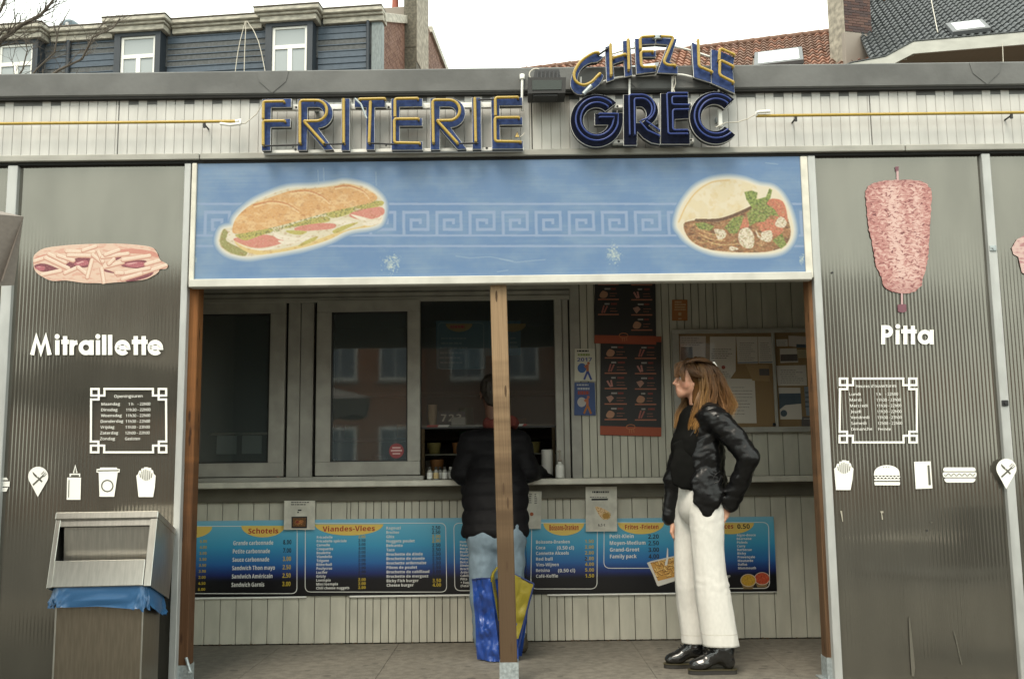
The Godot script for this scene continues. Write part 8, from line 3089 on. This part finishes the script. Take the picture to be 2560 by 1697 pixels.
	m.grid(seat, true)
	part("trousers", m, mat(0.605, 0.59, 0.55, 0.85, 0.0, noise(0.03, 4, 0.93, 1.0), Vector3(3, 1.5, 3), relief(0.2, 2, 1.0), 0.15), o)
	boot(o, Vector3(1.211, 0.008, -0.26), 0.275, Vector3(1.144, 0.176, -0.26))
	boot(o, Vector3(1.099, 0.008, -0.44), 0.27, Vector3(1.028, 0.168, -0.44))

	# ---- hair
	var dark := Color(0.042, 0.023, 0.011)
	var mid := Color(0.115, 0.056, 0.021)
	var gold := Color(0.46, 0.24, 0.07)
	s = Sdf.new()
	s.cap(H * Vector3(-0.022, 0.034, 0), H * Vector3(-0.006, 0.038, 0), 0.092, 0.09, 0.02, Vector3(1, 1, 0.8))
	s.cap(H * Vector3(0.03, 0.07, 0), H * Vector3(0.062, 0.055, 0), 0.045, 0.032, 0.02, Vector3(1, 1, 1.3))
	s.cap(H * Vector3(-0.07, 0.02, 0), H * Vector3(-0.09, -0.1, 0), 0.075, 0.055, 0.04, Vector3(1, 1, 1.15))
	s.cap(H * Vector3(-0.09, -0.1, 0), H * Vector3(-0.1, -0.16, 0), 0.055, 0.03, 0.03, Vector3(1, 1, 1.4))
	s.cap(H * Vector3(-0.045, 0.0, -0.055), H * Vector3(-0.02, -0.15, -0.07), 0.035, 0.028, 0.03)
	s.noises = [[folds(8, 9.0, 2), 0.012, Vector3(2.2, 0.6, 2.2)]]
	m = MB.new()
	var top_y := C.y + 0.05
	s.mesh(m, 0.006, func(p: Vector3) -> Color: return dark.lerp(mid, clampf((top_y - p.y) / 0.25, 0, 1)))
	var under := tinted(0.9)
	under.metallic_specular = 0.1
	part("hair_mass", m, under, o)
	m = MB.new()
	var g := RandomNumberGenerator.new()
	g.seed = 17
	var L := 0.001
	# over the crown, back to the clip
	for z in [-0.4, -0.37, -0.34, -0.31, -0.285, -0.268]:
		var e: float = absf(z + 0.34) * 110.0
		lock(m, PackedVector3Array([Vector3(1.009, 1.729 - e * 0.0008, z), Vector3(1.047, 1.75 - e * 0.0016, z), Vector3(1.105, 1.747 - e * 0.002, z), Vector3(1.152, 1.718 - e * 0.0016, lerpf(z, -0.335, 0.35)), Vector3(1.174, 1.676, lerpf(z, -0.335, 0.6))]), [0.02, 0.02, 0.02, 0.018, 0.012], 110, L, mid, dark * 1.6, g, 0.05)
	# near side, falling behind the ear to the chest
	lock(m, PackedVector3Array([Vector3(1.065, 1.744, -0.315), Vector3(1.087, 1.687, -0.256), Vector3(1.094, 1.581, -0.243), Vector3(1.069, 1.458, -0.232), Vector3(1.042, 1.367, -0.225), Vector3(1.027, 1.296, -0.23)]), [0.014, 0.022, 0.026, 0.032, 0.026, 0.013], 420, L, dark, gold, g, 0.28)
	lock(m, PackedVector3Array([Vector3(1.079, 1.744, -0.315), Vector3(1.112, 1.682, -0.258), Vector3(1.125, 1.564, -0.243), Vector3(1.107, 1.462, -0.23), Vector3(1.076, 1.38, -0.225)]), [0.016, 0.03, 0.034, 0.03, 0.02], 380, L, dark, mid * 2.4, g, 0.25)
	# back of the head and the bright bulge below the clip
	lock(m, PackedVector3Array([Vector3(1.086, 1.745, -0.325), Vector3(1.154, 1.689, -0.285), Vector3(1.185, 1.589, -0.275), Vector3(1.206, 1.49, -0.275), Vector3(1.191, 1.418, -0.27)]), [0.018, 0.03, 0.034, 0.034, 0.026], 420, L, dark, mid * 2.8, g, 0.2)
	lock(m, PackedVector3Array([Vector3(1.171, 1.709, -0.34), Vector3(1.207, 1.638, -0.34), Vector3(1.238, 1.547, -0.33), Vector3(1.257, 1.484, -0.32), Vector3(1.24, 1.419, -0.31)]), [0.008, 0.016, 0.022, 0.026, 0.022], 320, L, mid * 1.5, gold, g, 0.25)
	# fringe, and hair swept from it back over the temple
	lock(m, PackedVector3Array([Vector3(1.038, 1.741, -0.32), Vector3(0.984, 1.729, -0.315), Vector3(0.956, 1.689, -0.305), Vector3(0.946, 1.638, -0.3)]), [0.016, 0.022, 0.02, 0.015], 190, L, dark, mid * 2.0, g, 0.4)
	lock(m, PackedVector3Array([Vector3(1.046, 1.745, -0.36), Vector3(0.993, 1.735, -0.37), Vector3(0.968, 1.692, -0.38), Vector3(0.961, 1.637, -0.39)]), [0.016, 0.022, 0.02, 0.015], 150, L, dark, mid * 2.0, g, 0.4)
	lock(m, PackedVector3Array([Vector3(1.007, 1.73, -0.3), Vector3(0.979, 1.691, -0.28), Vector3(0.972, 1.649, -0.272), Vector3(0.982, 1.614, -0.27)]), [0.014, 0.014, 0.012, 0.008], 110, L, dark, mid * 2.2, g, 0.4)
	lock(m, PackedVector3Array([Vector3(1.011, 1.743, -0.295), Vector3(1.024, 1.683, -0.252), Vector3(1.062, 1.649, -0.243), Vector3(1.104, 1.64, -0.246), Vector3(1.16, 1.656, -0.275)]), [0.014, 0.024, 0.022, 0.018, 0.02], 380, L, dark, mid * 2.0, g, 0.1)
	# far side lock over the other shoulder
	lock(m, PackedVector3Array([Vector3(1.045, 1.556, -0.42), Vector3(1.009, 1.498, -0.425), Vector3(0.977, 1.428, -0.42), Vector3(0.952, 1.354, -0.41)]), [0.016, 0.022, 0.026, 0.016], 300, L, mid, gold * 0.8, g, 0.3)
	lock(m, PackedVector3Array([Vector3(1.082, 1.586, -0.252), Vector3(1.055, 1.496, -0.236), Vector3(1.023, 1.406, -0.235), Vector3(0.999, 1.328, -0.245)]), [0.01, 0.02, 0.022, 0.012], 260, L, mid, gold, g, 0.3)
	# loose flyaway hairs
	lock(m, PackedVector3Array([Vector3(1.075, 1.746, -0.33), Vector3(1.17, 1.672, -0.3), Vector3(1.212, 1.566, -0.28), Vector3(1.234, 1.485, -0.27), Vector3(1.224, 1.403, -0.26)]), [0.03, 0.04, 0.045, 0.05, 0.05], 40, L * 0.7, mid, gold, g, 0.3)
	var hair := tinted(0.42)
	hair.metallic_specular = 0.5
	part("hair", m, hair, o)
	m = MB.new()
	m.box(Vector3(-0.012, -0.02, -0.03), Vector3(0.012, 0.02, 0.03), 0.006, Transform3D(Basis(Vector3.BACK, 0.5), Vector3(1.167, 1.713, -0.335)))
	part("hair_clip", m, mat(0.8, 0.78, 0.72, 0.25), o)
	# crossbody bag held against her front
	var bag := thing("crossbody_bag", "small matte black crossbody bag worn against the woman's front", "bag")
	s = Sdf.new()
	s.cap(Vector3(0.947, 1.239, -0.235), Vector3(0.963, 1.114, -0.225), 0.045, 0.062, 0.03, Vector3(1, 1, 0.22))
	s.cap(Vector3(0.963, 1.114, -0.225), Vector3(1.002, 1.091, -0.22), 0.062, 0.075, 0.03, Vector3(1, 1, 0.22))
	s.noises = [[folds(61, 8.0, 2), 0.006, Vector3.ONE]]
	m = MB.new()
	s.mesh(m, 0.009)
	part("pouch", m, matt_black, bag)
	m = MB.new()
	m.tube(PackedVector3Array([Vector3(0.966, 1.261, -0.235), Vector3(1.028, 1.345, -0.215), Vector3(1.095, 1.427, -0.22), Vector3(1.13, 1.482, -0.27)]), [0.012, 0.012, 0.012, 0.012], 6, true, 0.3)
	part("strap", m, mat(0.012, 0.012, 0.011, 0.7), bag)


# ---------------------------------------------------------------- the customer at the hatch
func customer() -> void:
	var o := thing("person", "customer seen from behind in a black padded jacket and jeans, leaning on the counter", "person")
	var skin_at := func(_p: Vector3) -> Color: return Color(0.13, 0.065, 0.042)
	var m := MB.new()
	var s := Sdf.new()
	s.cap(Vector3(-0.115, 1.369, -1.28), Vector3(-0.135, 1.546, -1.33), 0.058, 0.054, 0.03)
	s.cap(Vector3(-0.14, 1.67, -1.36), Vector3(-0.145, 1.579, -1.42), 0.082, 0.062, 0.03, Vector3(0.88, 1, 1.1))
	for e in [1.0, -1.0]:
		s.cap(Vector3(-0.143, 1.643, -1.36) + Vector3(e * 0.074, 0.01, 0), Vector3(-0.143, 1.643, -1.36) + Vector3(e * 0.072, -0.03, 0.0), 0.016, 0.01, 0.008, Vector3(0.6, 1, 1))
	s.mesh(m, 0.008, skin_at)
	s = Sdf.new()
	hand(s, Vector3(-0.302, 1.093, -1.36), Vector3(0.35, -0.12, -1), Vector3(0, -1, 0), 0.3)
	s.mesh(m, 0.004, skin_at)
	part("body", m, tinted(0.55), o)
	s = Sdf.new()
	s.cap(Vector3(-0.14, 1.688, -1.34), Vector3(-0.144, 1.673, -1.39), 0.092, 0.086, 0.03, Vector3(0.88, 1, 1.05))
	s.cap(Vector3(-0.137, 1.638, -1.3), Vector3(-0.134, 1.598, -1.3), 0.06, 0.05, 0.03)
	s.noises = [[folds(12, 14.0, 2), 0.008, Vector3(2, 0.8, 2)]]
	m = MB.new()
	s.mesh(m, 0.008)
	part("hair", m, mat(0.02, 0.014, 0.01, 0.6), o)
	s = Sdf.new()
	for e in 12:
		var w := TAU * e / 12.0
		var w2 := TAU * (e + 1) / 12.0
		s.cap(Vector3(-0.082, 1.435, -1.27) + Vector3(cos(w) * 0.09, 0.012 * sin(w * 2.0), sin(w) * 0.085), Vector3(-0.082, 1.435, -1.27) + Vector3(cos(w2) * 0.09, 0.012 * sin(w2 * 2.0), sin(w2) * 0.085), 0.024, 0.024, 0.03, Vector3(1, 1.3, 1))
	s.noises = [[folds(13, 12.0, 2), 0.008, Vector3(1, 2, 1)]]
	m = MB.new()
	s.mesh(m, 0.008)
	part("collar", m, mat(0.12, 0.022, 0.015, 0.85), o, "red hood lining round the neck")
	# padded jacket
	s = Sdf.new()
	s.cap(Vector3(-0.259, 1.297, -1.2), Vector3(0.005, 1.294, -1.2), 0.1, 0.1, 0.06, Vector3(1, 0.95, 1))
	s.cap(Vector3(-0.119, 1.279, -1.2), Vector3(-0.12, 0.99, -1.06), 0.125, 0.12, 0.06, Vector3(1.5, 1, 1))
	s.cap(Vector3(-0.12, 0.99, -1.06), Vector3(-0.118, 0.742, -0.98), 0.122, 0.13, 0.06, Vector3(1.62, 1, 1))
	s.cap(Vector3(-0.115, 1.37, -1.3), Vector3(-0.056, 1.369, -1.3), 0.07, 0.07, 0.05)
	s.cap(Vector3(-0.272, 1.286, -1.2), Vector3(-0.335, 1.115, -1.17), 0.085, 0.072, 0.04)
	s.cap(Vector3(-0.335, 1.115, -1.17), Vector3(-0.301, 1.103, -1.34), 0.068, 0.055, 0.03)
	s.cap(Vector3(0.034, 1.283, -1.2), Vector3(0.099, 1.12, -1.17), 0.085, 0.07, 0.04)
	s.cap(Vector3(0.099, 1.12, -1.17), Vector3(0.177, 1.103, -1.34), 0.066, 0.052, 0.03)
	s.quilt = 0.009
	s.quilt_step = 0.088
	s.noises = [[folds(71, 7.0, 3), 0.007, Vector3(1, 0.8, 1)]]
	s.cut_y = 0.706
	m = MB.new()
	s.mesh(m, 0.0085)
	var jm := mat(0.007, 0.0065, 0.0075, 0.6)
	jm.metallic_specular = 0.25
	part("padded_jacket", m, jm, o)
	m = MB.new()
	s = Sdf.new()
	hand(s, Vector3(0.183, 1.097, -1.36), Vector3(0.5, -0.1, -0.6), Vector3(0, -1, 0), 0.35)
	s.mesh(m, 0.005)
	part("glove", m, mat(0.01, 0.01, 0.011, 0.6), o)
	# jeans and shoes
	s = Sdf.new()
	s.cap(Vector3(-0.179, 0.707, -0.97), Vector3(-0.045, 0.705, -0.97), 0.12, 0.12, 0.05)
	s.cap(Vector3(-0.196, 0.671, -0.96), Vector3(-0.203, 0.333, -0.92), 0.096, 0.074, 0.03)
	s.cap(Vector3(-0.203, 0.333, -0.92), Vector3(-0.186, 0.005, -0.93), 0.074, 0.062, 0.03)
	s.cap(Vector3(-0.028, 0.668, -0.97), Vector3(-0.02, 0.327, -0.95), 0.096, 0.074, 0.03)
	s.cap(Vector3(-0.02, 0.327, -0.95), Vector3(0.004, 0.015, -0.97), 0.074, 0.062, 0.03)
	s.noises = [[folds(81, 6.0, 3), 0.01, Vector3(1, 1.2, 1)], [folds(82, 12.0, 2), 0.006, Vector3(1.4, 0.8, 1.4)]]
	s.cut_y = 0.05
	m = MB.new()
	s.mesh(m, 0.01)
	part("jeans", m, mat(0.17, 0.23, 0.28, 0.85, 0.0, noise(0.02, 5, 0.8, 1.0), Vector3(2, 1.4, 2)), o)
	for q in [[1214, -0.93], [1292, -0.97]]:
		var x: float = at_floor(q[0])
		s = Sdf.new()
		s.cap(Vector3(x, 0.05, q[1] + 0.02), Vector3(x + 0.01, 0.045, q[1] - 0.18), 0.046, 0.038, 0.03)
		s.cap(Vector3(x, 0.06, q[1] + 0.01), Vector3(x, 0.1, q[1]), 0.045, 0.045, 0.03)
		s.cut_y = 0.012
		m = MB.new()
		s.mesh(m, 0.008)
		part("shoe", m, mat(0.05, 0.038, 0.022, 0.6), o)
	shopping_bag()


func at_floor(px: float) -> float:
	return lerpf(-0.166, 0.026, (px - 1214.0) / 78.0)


func shopping_bag() -> void:
	var b := thing("shopping_bag", "large blue and yellow woven shopping bag standing at the customer's feet behind the middle post", "bag")
	var blue := mat(0.01, 0.05, 0.26, 0.28)
	blue.metallic_specular = 0.7
	var yellow := mat(0.21, 0.17, 0.012, 0.5)
	var f := folds(15, 5.0, 3)
	var panel := func(q: Array, nu: int, nv: int, amp: float, hint: Vector3) -> MB:
		var rows := []
		for i in nv + 1:
			var line := PackedVector3Array()
			for j in nu + 1:
				var u := float(j) / nu
				var v := float(i) / nv
				var p: Vector3 = q[0].lerp(q[1], u).lerp(q[3].lerp(q[2], u), v)
				p += hint * amp * (f.get_noise_3dv(p * Vector3(1.6, 1.0, 1.6)) + 0.35 * f.get_noise_3dv(p * 3.1)) * (0.35 + sin(PI * clampf(u, 0.05, 0.95)) * 0.65)
				line.append(p)
			rows.append(line)
		var m := MB.new()
		m.grid(rows, false, hint)
		return m
	var z := -0.66
	var tl: Vector3 = Vector3(-0.257, 0.48, -0.7)
	var tm: Vector3 = Vector3(-0.145, 0.494, -0.62)
	var tr: Vector3 = Vector3(0.113, 0.455, -0.66)
	var bl: Vector3 = Vector3(-0.23, 0.033, -0.72)
	var bm: Vector3 = Vector3(-0.093, 0.037, -0.64)
	var br: Vector3 = Vector3(0.016, 0.139, -0.68)
	bl.y = 0.014
	bm.y = 0.012
	part("outer_panel", panel.call([bl, bm, tm, tl], 18, 26, 0.05, Vector3(-0.2, 0, 1)), blue, b)
	var tm2: Vector3 = Vector3(-0.158, 0.53, -0.76)
	part("lining_edge", panel.call([tm + Vector3(0.045, -0.25, -0.02), tm + Vector3(0.06, -0.24, -0.04), tm2 + Vector3(0.03, 0, 0), tm + Vector3(0.002, 0, -0.004)], 6, 14, 0.02, Vector3(0.4, 0, 1)), yellow, b)
	part("front_panel", panel.call([bm, Vector3(br.x, 0.012, br.z), Vector3(0.011, 0.502, -0.66), tm + Vector3(0.05, -0.02, -0.02)], 14, 22, 0.03, Vector3(0, 0, 1)), blue, b)
	part("yellow_panel", panel.call([br + Vector3(-0.05, 0.0, 0.012), br + Vector3(0, 0, 0.012), tr, Vector3(-0.003, 0.513, -0.65)], 14, 20, 0.025, Vector3(0, 0, 1)), yellow, b)
	part("back_panel", panel.call([bl + Vector3(0.03, 0, -0.16), Vector3(br.x + 0.02, 0.012, br.z - 0.14), tr + Vector3(-0.01, 0, -0.1), tl + Vector3(0.02, 0, -0.1)], 12, 16, 0.03, Vector3(0, 0, -1)), blue, b)
	var m := MB.new()
	m.tube(PackedVector3Array([br + Vector3(0.002, -0.05, 0.014), br.lerp(tr, 0.5) + Vector3(0.004, 0, 0.012), tr]), 0.006, 6)
	m.tube(PackedVector3Array([tr, tr.lerp(Vector3(-0.003, 0.513, -0.65), 0.5), Vector3(-0.003, 0.513, -0.65)]), 0.006, 6)
	part("edge_binding", m, mat(0.012, 0.025, 0.1, 0.5), b)
	m = MB.new()
	m.tube(PackedVector3Array([tl, tl.lerp(tm, 0.5) + Vector3(0, 0.004, 0), tm]), 0.005, 6)
	part("edge_binding", m, mat(0.012, 0.025, 0.1, 0.5), b)
	m = MB.new()
	m.tube(PackedVector3Array([tm + Vector3(0, -0.02, 0), Vector3(-0.129, 0.521, -0.68), Vector3(-0.108, 0.547, -0.7), Vector3(-0.06, 0.555, -0.7), Vector3(-0.017, 0.533, -0.68), Vector3(-0.003, 0.493, -0.66)]), [0.01, 0.01, 0.01, 0.01, 0.01, 0.01], 6, true, 0.3)
	part("handle", m, yellow, b)
